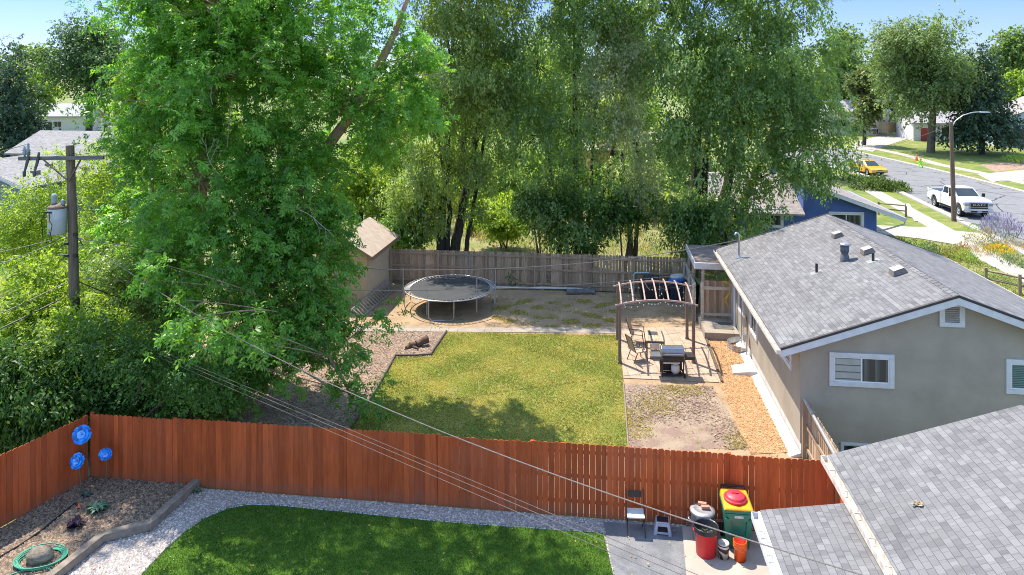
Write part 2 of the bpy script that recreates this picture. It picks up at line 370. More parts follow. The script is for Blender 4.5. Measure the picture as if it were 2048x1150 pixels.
m_turf = M_ground('dense_green_turf', [(.085, .18, .020), (.06, .14, .015), (.135, .215, .035)], [1.2, 3.5], ((.4, .62), (.55, .75)), .9, 45, fine=.35, fscale=60)
m_frontgrass = M_ground('front_lawn_grass', [(.19, .215, .05), (.12, .17, .035), (.32, .25, .11)], [.5, .9], ((.4, .6), (.52, .7)), .8, 14)
m_drygrass = M_ground('dry_grass', [(.28, .23, .11), (.15, .18, .055), (.08, .14, .035)], [.5, .8], ((.4, .6), (.55, .68)), .8, 12)

YARD = [LOT(-17.5, 18.75), LOT(5.7, 18.75), LOT(5.7, 38), LOT(-17.5, 38)]
flat('yard_dirt', YARD, 0.0, m_dirt)
CHIPS = px([(420, 846), (690, 860), (745, 795), (790, 716), (862, 716), (893, 664), (640, 657), (500, 690), (380, 760)])
flat('mulch_bed', CHIPS, .004, m_chip, .05, 3)
LAWN = px([(690, 872), (748, 790), (792, 713), (862, 711), (895, 665), (1240, 671), (1247, 770), (1257, 900)])
flat('yard_lawn', LAWN, .008, m_lawn, .05, 4)
MULCHR = px([(1250, 770), (1425, 772), (1500, 900), (1258, 900)])
flat('sparse_mulch', MULCHR, .004, M_ground('sparse_mulch', [(.34, .265, .19), (.26, .18, .14), (.13, .16, .05)], [1.2, 1.5], ((.42, .58), (.60, .70)), .8, 26, fine=.35, fscale=34), .08, 5)
CEDAR = px([(1412, 678), (1478, 684), (1545, 803), (1592, 905), (1500, 908), (1440, 770)])
flat('cedar_mulch', CEDAR, .012, m_cedar, .04, 6)
flat('path', px([(640, 653), (1240, 657), (1240, 667), (640, 662)]), .012, m_path, top=.02)
PATIO = px([(1240, 657), (1404, 655), (1444, 766), (1246, 757)])
flat('patio', PATIO, .0, m_paver, top=.03)
flat('garden_ground', [LOT(-16, 38.3), LOT(13, 38.3), LOT(16, 62), LOT(-18, 62)], .002, m_drygrass, .3, 8)

# --- the near yard
NEARYARD = [LOT(-13.4, 5), LOT(5.6, 5), LOT(5.6, 18.6), LOT(-13.4, 18.6)]
flat('near_yard_gravel', [LOT(-18, 4), LOT(5.6, 4), LOT(5.6, 18.6), LOT(-14.2, 18.6)], .0, m_gravel)
BED = px([(186, 950), (398, 968), (300, 1058), (205, 1083), (110, 1160), (-60, 1240), (-330, 1180), (0, 1062)])
flat('rock_bed', BED, .05, m_rockbed)
TURF = px([(1206, 1068), (1228, 1160), (1250, 1300), (200, 1300), (285, 1150), (330, 1102), (370, 1066), (410, 1038), (455, 1019), (500, 1011), (560, 1013), (700, 1027), (900, 1047)])
flat('turf_lawn', TURF, .0, m_turf, top=.03)
ASPH = px([(1206, 1043), (1364, 1055), (1386, 1300), (1258, 1300), (1230, 1160)])
flat('asphalt_pad', ASPH, .006, m_asphalt_pad)
PAD = px([(1364, 1055), (1560, 1066), (1640, 1300), (1386, 1300)])
flat('concrete_pad', PAD, .0, m_concrete, top=.035)
mb = MB(); mb.tube([Vector(p[:2] + (.035,)) if isinstance(p, tuple) else p + Vector((0, 0, .035)) for p in px([(285, 1150), (330, 1102), (370, 1066), (410, 1038), (455, 1019), (500, 1011), (560, 1013), (700, 1027), (900, 1047), (1206, 1068)])], .018, 5)
tag(mb.build('turf_edging', m_galv), 'thin metal edging strip curving round the shaded turf', 'lawn edging')

# --- the street side
def fpx(pts): return px(pts, FZ)
ROAD_L = [(2300, 640), (2048, 502), (1976, 466), (1890, 425), (1808, 386), (1770, 366), (1735, 352), (1690, 340), (1620, 326), (1540, 316)]
ROAD_R = [(2300, 452), (2048, 386), (1940, 358), (1830, 332), (1721, 307), (1680, 299), (1620, 292), (1540, 288)]
rl, rr = fpx(ROAD_L), fpx(ROAD_R)
FRONT = [LOT(18, -10), LOT(90, -10), LOT(90, 150), LOT(18, 150)]
flat('front_verge', FRONT, FZ + .0, m_frontgrass)
flat('road', rl + rr[::-1], FZ + .006, m_asphalt)
def strip(line, w, z0, z1, side=1):
    out = []
    for i, p in enumerate(line):
        d = (line[min(i + 1, len(line) - 1)] - line[max(i - 1, 0)]).normalized(); n = Vector((d.y, -d.x, 0)) * side * w; out.append(p + n)
    mb = MB()
    for i in range(len(line) - 1):
        a, b, c, d = line[i], line[i + 1], out[i + 1], out[i]
        q = [a, b, c, d]
        if ((b - a).cross(c - a)).z < 0: q = [a, d, c, b]
        mb.hexa([(p.x, p.y, z0) for p in q], [(p.x, p.y, z1) for p in q])
    return mb
tag(strip(rl, .55, FZ - .02, FZ + .12, -1).build('kerb', m_kerb), kind='structure')
tag(strip(rr, .55, FZ - .02, FZ + .12, 1).build('kerb', m_kerb), kind='structure')
SW = fpx([(1668, 350), (1700, 366), (1780, 411), (1868, 462), (1960, 520), (2048, 566), (2200, 650)])
tag(strip(SW, 1.4, FZ - .02, FZ + .03, -1).build('sidewalk', m_sidewalk), kind='structure')
SWR = fpx([(1720, 293), (1800, 310), (1870, 330), (1960, 348), (2060, 372), (2200, 405)])
tag(strip(SWR, 1.3, FZ - .02, FZ + .03, -1).build('sidewalk', m_sidewalk), kind='structure')
flat('driveway', fpx([(1745, 451), (1860, 456), (1905, 462), (1990, 470), (2004, 484), (1950, 492), (1905, 489), (1840, 478), (1745, 468)]), FZ + .012, m_sidewalk, top=FZ + .04)
flat('driveway', fpx([(1700, 297), (1716, 282), (1760, 272), (1815, 270), (1820, 276), (1760, 296), (1745, 304)]), FZ + .012, m_sidewalk, top=FZ + .04)
flat('driveway', fpx([(1955, 349), (2020, 343), (2100, 335), (2300, 340), (2300, 365), (2048, 362), (2000, 362), (1985, 365)]), FZ + .012, m_sidewalk, top=FZ + .04)
flat('side_path', fpx([(1990, 344), (1960, 330), (2060, 318), (2060, 336)]), FZ + .008, m_chip)
# left neighbour's yard
flat('neighbour_lawn', px([(-200, 640), (300, 620), (300, 520), (-200, 520)]), .003, m_frontgrass, .2, 11)
flat('neighbour_path', px([(-100, 552), (240, 548), (240, 541), (-100, 543)]), .008, m_sidewalk, top=.03)
flat('far_lawn', px([(70, 272), (150, 272), (150, 264), (75, 264)]), .004, M_ground('bright_far_lawn', [(.25, .30, .05), (.18, .25, .04)], [.2]))

# ------------------------------------------------------------------ buildings
def lot_thing(name, label, cat, a, b, group=None, z=0):
    o = thing(name, label, cat, LOT(a, b, z), RA, group); o['_a'] = 0
    del o['_a']; return o
def window_on(parent, off, face, u0, u1, z0, z1, w, trim=.14, panes=(None, None), name='window', sill=None, proud=.055):
    """face 'b': the wall looks to -b at b=w; face 'a': the wall looks to -a at a=w"""
    def P(mb, U0, U1, Z0, Z1, d0, d1):
        if face == 'b': mb.bx(U0, U1, w - d1, w - d0, Z0, Z1)
        elif face == 'B': mb.bx(U0, U1, w + d0, w + d1, Z0, Z1)
        else: mb.bx(w - d1, w - d0, U0, U1, Z0, Z1)
    t = MB(off)
    P(t, u0, u1, z1 - trim, z1, -.01, proud); P(t, u0, u1, z0, z0 + trim, -.01, proud)
    P(t, u0, u0 + trim, z0 + trim, z1 - trim, -.01, proud - .003); P(t, u1 - trim, u1, z0 + trim, z1 - trim, -.01, proud - .003)
    wd = t.build(name, m_trim, parent, .008)
    i0, i1, j0, j1 = u0 + trim, u1 - trim, z0 + trim, z1 - trim; c = (i0 + i1) / 2; s = .035
    fr = MB(off)
    for (x0, x1, y0, y1) in ((i0, i1, j0, j0 + s), (i0, i1, j1 - s, j1), (i0, i0 + s, j0 + s, j1 - s), (i1 - s, i1, j0 + s, j1 - s), (c - s * .6, c + s * .6, j0 + s, j1 - s)):
        P(fr, x0, x1, y0, y1, -.005, .022)
    fr.build('frame', m_vinyl, wd)
    for k, (x0, x1) in enumerate(((i0 + s, c - s * .6), (c + s * .6, i1 - s))):
        g = MB(off); P(g, x0, x1, j0 + s, j1 - s, -.005, .010); g.build('pane', panes[k] or m_glass, wd)
    return wd
def gable_wall(mb, a0, a1, b0, b1, z0, ze, zr):
    """box body with gable ends towards +-b; ridge along b"""
    ac = (a0 + a1) / 2
    P = [(a0, z0), (a1, z0), (a1, ze), (ac, zr), (a0, ze)]
    mb.add([(a, b0, z) for a, z in P] + [(a, b1, z) for a, z in P],
           [(0, 1, 2, 3, 4), (9, 8, 7, 6, 5), (0, 5, 6, 1), (1, 6, 7, 2), (2, 7, 8, 3), (3, 8, 9, 4), (4, 9, 5, 0)])
def gable_roof(mb, a0, a1, b0, b1, ze, zr, th=.14, ac=None):
    ac = (a0 + a1) / 2 if ac is None else ac
    for (p, q) in (((a0, ze), (ac, zr)), ((ac, zr), (a1, ze))):
        mb.hexa([(p[0], b0, p[1] - th), (q[0], b0, q[1] - th), (q[0], b1, q[1] - th), (p[0], b1, p[1] - th)],
                [(p[0], b0, p[1]), (q[0], b0, q[1]), (q[0], b1, q[1]), (p[0], b1, p[1])])
def rake(mb, a0, a1, b0, b1, ze, zr, drop, h, ac=None):
    ac = (a0 + a1) / 2 if ac is None else ac
    for (p, q) in (((a0, ze), (ac, zr)), ((ac, zr), (a1, ze))):
        mb.hexa([(p[0], b0, p[1] - drop - h), (q[0], b0, q[1] - drop - h), (q[0], b1, q[1] - drop - h), (p[0], b1, p[1] - drop - h)],
                [(p[0], b0, p[1] - drop), (q[0], b0, q[1] - drop), (q[0], b1, q[1] - drop), (p[0], b1, p[1] - drop)])

# --- the taupe house
HA0, HA1, HB0, HB1 = 5.77, 14.15, 22.35, 33.7
off = (HA0, HB0, 0)
house = lot_thing('house', 'taupe stucco house with grey shingle gable roof and white window surrounds', 'house', HA0, HB0)
mb = MB(off); gable_wall(mb, HA0, HA1, HB0, HB1, .42, 3.36, 4.84); mb.build('wall', m_stucco, house)
mb = MB(off); mb.bx(HA0 + .03, HA1 - .03, HB0 + .03, HB1 - .03, -.3, .42); mb.build('foundation', m_concrete_white, house)
mb = MB(off); mb.hexa([(5.45, 22.3, 0), (5.77, 22.3, 0), (5.77, 31.6, 0), (5.45, 31.6, 0)], [(5.55, 22.3, .05), (5.77, 22.3, .14), (5.77, 31.6, .14), (5.55, 31.6, .05)])
mb.build('concrete_apron', m_concrete_white, house)
RA0, RA1, RB0, RB1, ZE, ZR = 5.12, 14.80, 21.93, 34.1, 3.34, 5.06
mb = MB(off); gable_roof(mb, RA0, RA1, RB0, RB1, ZE, ZR, .09); roof = mb.build('roof', m_shingle, house)
mb = MB(off)
for i in range(48):                                                    # ridge caps
    b = RB0 + .02 + i * .253
    for sg in (-1, 1):
        mb.tint = rnd.random()
        mb.hexa([(9.96, b, ZR + .012), (9.96 + sg * .14, b, ZR - .038), (9.96 + sg * .14, b + .26, ZR - .05), (9.96, b + .26, ZR)][::sg], [(9.96, b, ZR + .022), (9.96 + sg * .14, b, ZR - .028), (9.96 + sg * .14, b + .26, ZR - .038), (9.96, b + .26, ZR + .012)][::sg])
mb.build('ridge_cap', M('ridge_cap_shingle', (.17, .165, .17), (.13, .127, .13), .9, 20, tint=.25), roof)
for bq in (RB0, RB1):
    mb = MB(off); rake(mb, RA0, RA1, bq - .03, bq + .03, ZE, ZR, .06, .2); mb.build('bargeboard', m_trim, roof)
    mb = MB(off); rake(mb, RA0, RA1, bq - .045, bq + .045, ZE + .02, ZR + .02, .0, .065); mb.build('drip_edge', m_drip, roof)
for (s, a) in ((-1, RA0), (1, RA1)):
    mb = MB(off); mb.bx(a - .005, a + .005, RB0, RB1, ZE - .27, ZE - .06)
    o_ = a + s * .12; lo_, hi_ = min(a, o_), max(a, o_)
    mb.bx(lo_, hi_, RB0 - .02, RB1 + .02, ZE - .17, ZE - .155); mb.bx(o_ - .008, o_ + .008, RB0 - .02, RB1 + .02, ZE - .155, ZE - .045)
    mb.bx(lo_, hi_, RB0 - .035, RB0 - .02, ZE - .17, ZE - .045)
    for k in range(14): mb.bx(lo_, hi_, RB0 + .5 + k * .85, RB0 + .52 + k * .85, ZE - .06, ZE - .045)
    mb.build('gutter', m_gutter, roof)
mb = MB(off); mb.bx(RA0 + .01, HA0 + .02, HB0 + .01, RB1 - .05, ZE - .24, ZE - .22); mb.build('soffit', m_trim, house)
def roof_z(a): return ZE + (ZR - ZE) * (1 - abs(a - 9.96) / (9.96 - RA0))
def roof_pt(p, q):        # photo pixel -> a, b on the near (left) roof slope
    best = None
    for i in range(60):
        a = RA0 + (9.96 - RA0) * i / 59; z = roof_z(a); w = at(p, q, z); aa = w.x * CA - w.y * SA; bb = w.x * SA + w.y * CA
        if best is None or abs(aa - a) < best[0]: best = (abs(aa - a), a, bb)
    return best[1], best[2]
for (p, q, s) in ((1672, 473, .4), (1733, 505, .42), (1795, 546, .46)):
    a, b = roof_pt(p, q); z = roof_z(a); mb = MB(off); k = (ZR - ZE) / (9.96 - RA0); h = s / 2
    mb.hexa([(a - h, b - h, z - h * k), (a + h, b - h, z + h * k), (a + h, b + h, z + h * k), (a - h, b + h, z - h * k)],
            [(a - h * .9, b - h * .9, z - h * k + .17), (a + h * .6, b - h * .8, z + h * k + .13), (a + h * .6, b + h * .8, z + h * k + .13), (a - h * .9, b + h * .9, z - h * k + .17)])
    mb.build('roof_vent', m_vent, roof, .02)
    mb = MB(off); mb.hexa([(a - h * .95, b - h * .95, z - h * k + .172), (a + h * .5, b - h * .8, z + h * k + .136), (a + h * .5, b + h * .8, z + h * k + .136), (a - h * .95, b + h * .95, z - h * k + .172)],
                          [(a - h * .95, b - h * .95, z - h * k + .19), (a + h * .5, b - h * .8, z + h * k + .15), (a + h * .5, b + h * .8, z + h * k + .15), (a - h * .95, b + h * .95, z - h * k + .19)])
    mb.build('vent_lid', M('vent_lid_paint', (.42, .40, .39), (.33, .31, .3), .5, 8), roof, .01)
a, b = roof_pt(1690, 521); z = roof_z(a)
mb = MB(off); mb.lathe([(.17, -.06), (.14, .2), (.12, .22), (.12, .30), (.15, .32), (.15, .52), (.11, .55)], 16, (a, b, z)); fl = mb.build('flue_pipe', m_ventcap, roof)
mb = MB(off); mb.lathe([(.0, .66), (.12, .64), (.21, .60), (.2, .57), (0, .57)], 16, (a, b, z)); mb.build('flue_cap', m_galv, roof)
for (p, q, h) in ((1633, 545, .32), (1744, 522, .30)):
    a, b = roof_pt(p, q); z = roof_z(a); mb = MB(off); mb.tube([(a, b, z - .1), (a, b, z + h)], .045, 10); mb.build('plumbing_vent', m_dark, roof)
    mb = MB(off); k = (ZR - ZE) / (9.96 - RA0); mb.hexa([(a - .2, b - .16, z - .2 * k - .01), (a + .2, b - .16, z + .2 * k - .01), (a + .2, b + .16, z + .2 * k - .01), (a - .2, b + .16, z - .2 * k - .01)], [(a - .2, b - .16, z - .2 * k + .012), (a + .2, b - .16, z + .2 * k + .012), (a + .2, b + .16, z + .2 * k + .012), (a - .2, b + .16, z - .2 * k + .012)]); mb.build('flashing', m_alum, roof)
ma, mbb = roof_pt(1478, 516); mz = roof_z(ma)
mb = MB(off); mb.tube([(ma, mbb, mz - .1), (ma, mbb, mz + .98), (ma - .05, mbb, mz + 1.05), (ma - .14, mbb, mz + 1.04), (ma - .17, mbb, mz + .97)], .04, 8); mb.lathe([(.11, 0), (.07, .08), (.05, .12)], 10, (ma, mbb, mz)); mb.build('service_mast', m_galv, roof)
MAST = LOT(ma - .1, mbb, mz + .75)
window_on(house, off, 'b', 6.586, 8.394, 2.17, 3.16, HB0, .13, (m_pane_reflection, m_curtain))
window_on(house, off, 'b', 11.41, 13.2, 2.2, 3.19, HB0, .13, (M_stripes('teal_blind', (.13, .21, .22), (.04, .07, .075), .05, .6, 2, .2), m_curtain))
window_on(house, off, 'a', 23.25, 24.95, 2.17, 3.16, HA0, .13, (m_curtain, m_glass))
window_on(house, off, 'a', 28.3, 29.6, 1.22, 2.2, HA0, .13, (m_glass, m_glass))
window_on(house, off, 'a', 31.0, 32.1, 1.22, 2.2, HA0, .13, (m_glass, m_glass))
mb = MB(off)
mb.bx(9.62, 10.31, HB0 - .06, HB0 + .02, 4.62, 4.76); mb.bx(9.62, 10.31, HB0 - .06, HB0 + .02, 4.04, 4.17); mb.bx(9.62, 9.77, HB0 - .057, HB0 + .02, 4.17, 4.62); mb.bx(10.16, 10.31, HB0 - .057, HB0 + .02, 4.17, 4.62)
gv = mb.build('gable_vent', m_trim, house, .008)
mb = MB(off)
for i in range(7): mb.box((9.965, HB0 - .02, 4.21 + i * .064), (.39, .05, .03), 0, math.radians(35))
mb.build('louvre', M('louvre_paint', (.42, .37, .32), (.34, .3, .26), .7, 6), gv)
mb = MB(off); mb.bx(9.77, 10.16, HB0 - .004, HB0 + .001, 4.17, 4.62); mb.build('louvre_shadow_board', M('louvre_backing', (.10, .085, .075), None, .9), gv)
mb = MB(off); mb.bx(5.72, 5.77, 33.0, 33.6, .32, 2.4); mb.build('back_door', M('pale_blue_door', (.42, .48, .54), (.36, .42, .48), .5, 3), house)
mb = MB(off); mb.tube([(5.68, 29.95, .05), (5.68, 29.95, .95)], .03, 8); mb.box((5.62, 29.9, .8), (.16, .3, .25)); mb.box((5.66, 30.4, 1.3), (.12, .28, .42)); mb.tube([(5.7, 31.2, .1), (5.7, 31.2, 2.4)], .025, 8)
mb.build('utility_meter', m_galv, house, .02)
mb = MB(off); mb.tube([(5.68, 32.6, .3), (5.68, 32.6, 3.1)], .045, 8); mb.build('downspout', m_trim, house)
window_on(house, off, 'b', 6.9, 8.3, -.28, .52, HB0, .06, (m_curtain, m_pane_reflection), 'basement_window')

# window well, splash slab, landing and apron by the house
o = thing('window_well', 'curved galvanised steel window well against the taupe wall', 'window well', LOT(5.72, 30.9), RA)
mb = MB()
pts = [(-.62 * math.sin(t), .62 * math.cos(t)) for t in [math.pi * i / 10 for i in range(11)]]
for i in range(10):
    (x0, y0), (x1, y1) = pts[i], pts[i + 1]
    for k in range(4): mb.hexa([(x0, y0, -.05 + k * .08), (x1, y1, -.05 + k * .08), (x1 * .97, y1 * .97, -.05 + k * .08), (x0 * .97, y0 * .97, -.05 + k * .08)], [(x0 * 1.03, y0 * 1.03, .03 + k * .08), (x1 * 1.03, y1 * 1.03, .03 + k * .08), (x1, y1, .03 + k * .08), (x0, y0, .03 + k * .08)])
mb.build('steel_wall', m_galv, o)
o = thing('splash_slab', 'tilted pale concrete slab lying on the cedar mulch by the wall', 'slab', LOT(5.3, 28.5), RA)
mb = MB(); mb.hexa([(-.45, -.35, 0), (.4, -.42, 0), (.4, .45, 0), (-.4, .4, 0)], [(-.45, -.35, .08), (.4, -.42, .2), (.4, .45, .2), (-.4, .4, .08)]); mb.build('slab', m_concrete_white, o, .01)
o = thing('concrete_landing', 'raised grey concrete landing in front of the wooden gate', 'step', LOT(4.3, 31.7), RA)
mb = MB((4.3, 31.7, 0)); mb.bx(4.28, 5.72, 31.7, 34.2, -.1, .32); mb.build('step', m_path, o, .015)
mb = MB((4.3, 31.7, 0)); mb.bx(4.75, 5.6, 32.2, 33.1, .32, .335); mb.build('door_mat', M('dark_mat', (.13, .125, .12), (.1, .095, .09), .95, 30), o)

# --- patio cover behind the house
off = (4.16, 33.7, 0)
pc = lot_thing('patio_cover', 'flat patio cover with white fascia and brown roof behind the taupe house', 'patio cover', 4.16, 33.7)
mb = MB(off); mb.hexa([(4.16, 33.75, 2.62), (8.5, 33.75, 2.62), (8.5, 37.4, 2.62), (4.16, 37.4, 2.62)], [(4.16, 33.75, 2.74), (8.5, 33.75, 2.74), (8.5, 37.4, 2.74), (4.16, 37.4, 2.74)])
mb.build('roof_deck', M('brown_roll_roofing', (.16, .12, .105), (.26, .20, .17), .95, 1.5, 6, bump=.4), pc)
mb = MB(off); mb.bx(4.1, 8.56, 33.66, 33.748, 2.5, 2.78); mb.bx(4.1, 4.158, 33.75, 37.4, 2.5, 2.78); mb.build('fascia', m_trim, pc)
for (a, b) in ((4.5, 33.95), (4.25, 37.2), (4.25, 35.5)):
    mb = MB(off); mb.bx(a - .06, a + .06, b - .06, b + .06, 0, 2.62); mb.build('post', M('pink_white_post', (.55, .44, .40), (.48, .38, .35), .7, 5), pc)
gt = lot_thing('wooden_gate', 'brown board gate with pale rails beside the concrete landing', 'gate', 4.4, 33.6)
mb = MB((4.4, 33.6, 0))
for i in range(11): mb.tint = rnd.random(); mb.bx(4.5 + i * .11, 4.5 + i * .11 + .104, 33.6, 33.62, .36, 2.02 + rnd.uniform(-.01, .01))
mb.build('board_panel', m_grey_wood, gt)
mb = MB((4.4, 33.6, 0)); mb.bx(4.5, 5.7, 33.56, 33.598, 1.62, 1.76); mb.build('rail', m_pale_rail, gt); mb = MB((4.4, 33.6, 0)); mb.bx(4.5, 5.7, 33.56, 33.598, .45, .57); mb.build('rail', m_pale_rail, gt)
for a in (4.42, 5.74):
    mb = MB((4.4, 33.6, 0)); mb.bx(a - .06, a + .06, 33.52, 33.64, .32, 1.95); mb.build('post', m_pale_rail, gt)
hb = MB((5.5, 33.5, 0))
for k in range(3): hb.tube([(5.55 + k * .02, 33.5, 2.0), (5.35 - k * .05, 33.48, 2.08 - k * .02), (5.62 + k * .02, 33.47, 1.9), (5.6, 33.46, 1.55), (5.45 - k * .06, 33.46, 1.2), (5.55, 33.47, .95), (5.66, 33.48, 1.0)], .014, 6)
tag(hb.build('garden_hose', M('yellow_hose', (.72, .48, .03), (.65, .42, .02), .5, 5), loc=LOT(5.5, 33.5), rz=RA), 'yellow hose looped over the end of the brown gate', 'hose')

# --- blue house behind
off = (7.0, 47.3, 0)
bh = lot_thing('house', 'blue stucco house behind the big elm with white framed window', 'house', 7.0, 47.3)
BZE = 3.1
mb = MB(off); mb.bx(7.0, 12.4, 47.3, 56, -.2, 2.62); mb.hexa([(12.4, 47.3, -.2), (16.75, 47.3, -.2), (16.75, 57, -.2), (12.4, 57, -.2)], [(12.4, 47.3, 4.55), (16.75, 47.3, 2.98), (16.75, 57, 2.98), (12.4, 57, 4.55)]); mb.build('wall', m_blue_stucco, bh)
m_dusty = M_shingle('dusty_shingle', (.24, .21, .20), (.36, .32, .30))
mb = MB(off); mb.hexa([(6.5, 46.8, 2.55), (12.39, 46.8, 2.55), (12.39, 51.7, 4.45), (6.5, 51.7, 4.45)], [(6.5, 46.8, 2.67), (12.39, 46.8, 2.67), (12.39, 51.7, 4.57), (6.5, 51.7, 4.57)]); mb.hexa([(6.5, 51.7, 4.45), (12.39, 51.7, 4.45), (12.39, 56.6, 2.55), (6.5, 56.6, 2.55)], [(6.5, 51.7, 4.57), (12.39, 51.7, 4.57), (12.39, 56.6, 2.67), (6.5, 56.6, 2.67)]); mb.build('lower_roof', m_dusty, bh)
mb = MB(off); mb.hexa([(12.2, 46.8, 4.63), (18.2, 46.8, 2.47), (18.2, 57.4, 2.47), (12.2, 57.4, 4.63)], [(12.2, 46.8, 4.75), (18.2, 46.8, 2.59), (18.2, 57.4, 2.59), (12.2, 57.4, 4.75)]); br = mb.build('roof', m_dusty, bh)
mb = MB(off); mb.hexa([(12.2, 46.76, 4.50), (18.2, 46.76, 2.34), (18.2, 46.797, 2.34), (12.2, 46.797, 4.50)], [(12.2, 46.76, 4.72), (18.2, 46.76, 2.56), (18.2, 46.797, 2.56), (12.2, 46.797, 4.72)]); mb.build('bargeboard', m_trim, br)
BZE = 2.95
mb = MB(off); mb.bx(18.2, 18.33, 46.8, 57.4, BZE - .5, BZE - .36); mb.tube([(18.26, 46.85, BZE - .45), (18.2, 46.85, BZE - .75), (17.3, 47.2, BZE - 1.15), (16.8, 47.24, BZE - 1.3), (16.79, 47.24, .3)], .05, 8); mb.build('gutter', m_alum, br)
window_on(bh, off, 'b', 13.9, 16.0, 1.62, 2.8, 47.3, .16, (m_glass, m_curtain))
window_on(bh, off, 'b', 9.6, 11.2, 1.7, 2.9, 47.3, .14, (m_curtain, m_curtain))

# --- near garage (bottom right) and its lean-to
off = (5.6, 8, 0)
gar = lot_thing('garage', 'near garage with grey shingle roof and white gutter, cut by the photo corner', 'garage', 5.6, 8)
GA0, GA1, GB0, GB1, GE, GR = 5.14, 13.44, 3.0, 17.57, 2.5, 3.9
mb = MB(off); gable_wall(mb, 5.62, 12.96, 3.4, 17.1, -.1, GE + .02, GR - .12); mb.build('wall', M('white_siding', (.6, .6, .59), (.55, .55, .54), .7, 4), gar)
mb = MB(off); gable_roof(mb, GA0, GA1, GB0, GB1, GE, GR, .08); r_ = mb.build('roof', m_shingle, gar)
mb = MB(off); rake(mb, GA0, GA1, GB1 - .03, GB1 + .025, GE, GR, .02, .2); mb.build('bargeboard', m_trim, r_)
mb = MB(off); mb.bx(GA0 - .13, GA0, GB0, GB1 + .02, GE - .17, GE - .155); mb.bx(GA0 - .145, GA0 - .13, GB0, GB1 + .02, GE - .17, GE - .03); mb.bx(GA0 - .004, GA0 + .004, GB0, GB1, GE - .25, GE - .02); mb.bx(GA0 - .13, GA0, GB1 + .005, GB1 + .02, GE - .155, GE - .03)
for k in range(16): mb.bx(GA0 - .13, GA0 - .004, GB1 - .6 - k * .8, GB1 - .575 - k * .8, GE - .05, GE - .03)
mb.build('gutter', m_gutter, r_)
mb = MB(off); mb.tube([(GA0 - .07, 16.3, GE - .16), (GA0 + .3, 16.3, GE - .5), (5.55, 16.3, 2.0)], .04, 8); mb.build('downspout', m_trim, r_)
mb = MB(off); mb.hexa([(3.32, 3, 1.93), (5.12, 3, 2.22), (5.12, 16.04, 2.22), (3.32, 16.04, 1.93)], [(3.32, 3, 2.0), (5.12, 3, 2.29), (5.12, 16.04, 2.29), (3.32, 16.04, 2.0)]); mb.build('lean_to_roof', m_shingle, gar)
mb = MB(off); mb.bx(5.122, 5.135, 3, 16.0, 2.2, 2.33); mb.build('flashing', m_alum, gar)
mb = MB(off); mb.bx(3.27, 3.318, 3, 16.04, 1.78, 1.97); mb.bx(3.15, 3.27, 3, 16.06, 1.80, 1.815); mb.bx(3.135, 3.15, 3, 16.06, 1.80, 1.94)
mb.bx(3.15, 3.27, 16.05, 16.065, 1.815, 1.94)
for k in range(15): mb.bx(3.15, 3.27, 15.4 - k * .75, 15.43 - k * .75, 1.925, 1.94)
mb.bx(3.32, 5.1, 16.042, 16.07, 1.75, 1.93); mb.build('lean_to_gutter', m_trim, gar)
mb = MB(off); mb.bx(3.62, 5.6, 3.3, 15.7, 0, 1.96); mb.build('lean_to_wall', M('white_lean_to', (.66, .65, .63), (.6, .59, .57), .7, 4), gar)
ab = at(1834, 978, 3.15); aa, bb2 = ab.x * CA - ab.y * SA, ab.x * SA + ab.y * CA
zz = GE + (GR - GE) * (aa - GA0) / (GA0 * 0 + (GA1 - GA0) / 2)
lf = MB()
for k in range(26):
    t = rnd.uniform(0, 6.28); r0 = rnd.uniform(0, .10); x, y = r0 * math.cos(t), r0 * math.sin(t)
    lf.tint = rnd.random(); lf.box((x, y, .02 + rnd.uniform(0, .05) + x * .33), (.07, .03, .006), rnd.uniform(0, 6), rnd.uniform(-.6, .6), rnd.uniform(-.6, .6))
tag(lf.build('dry_leaf_clump', M('dry_leaf', (.52, .42, .26), (.36, .27, .15), .8, 10, tint=.4), loc=LOT(aa, bb2, zz), rz=RA), 'small clump of dry leaves lying on the near grey roof', 'dry leaves')

# --- tan shed at the left
off = (-12.8, 34.2, 0)
sh = lot_thing('garden_shed', 'tan garden shed half hidden by the maple beside the trampoline', 'shed', -12.8, 34.2)
m_tan = M('tan_siding', (.50, .40, .27), (.44, .35, .235), .85, 3, 5, spec=.2)
mb = MB(off); gable_wall(mb, -14.1, -11.5, 34.3, 38.3, -.05, 2.62, 3.35); mb.build('wall', m_tan, sh)
mb = MB(off); gable_roof(mb, -14.45, -11.15, 34.0, 38.7, 2.5, 3.48, .07); r_ = mb.build('roof', M('tan_rolled_roof', (.44, .35, .27), (.36, .28, .21), .9, 3, 5), sh)
mb = MB(off); rake(mb, -14.45, -11.15, 33.96, 34.0, 2.5, 3.48, .0, .16); mb.bx(-11.15, -11.1, 34.0, 38.7, 2.3, 2.5); mb.build('trim_board', M('brown_trim', (.26, .18, .12), (.2, .14, .095), .8, 6), r_)
mb = MB(off); mb.bx(-13.3, -12.3, 34.27, 34.3, .05, 2.05); mb.build('door', M('shed_door', (.42, .34, .24), None, .8, 4), sh)
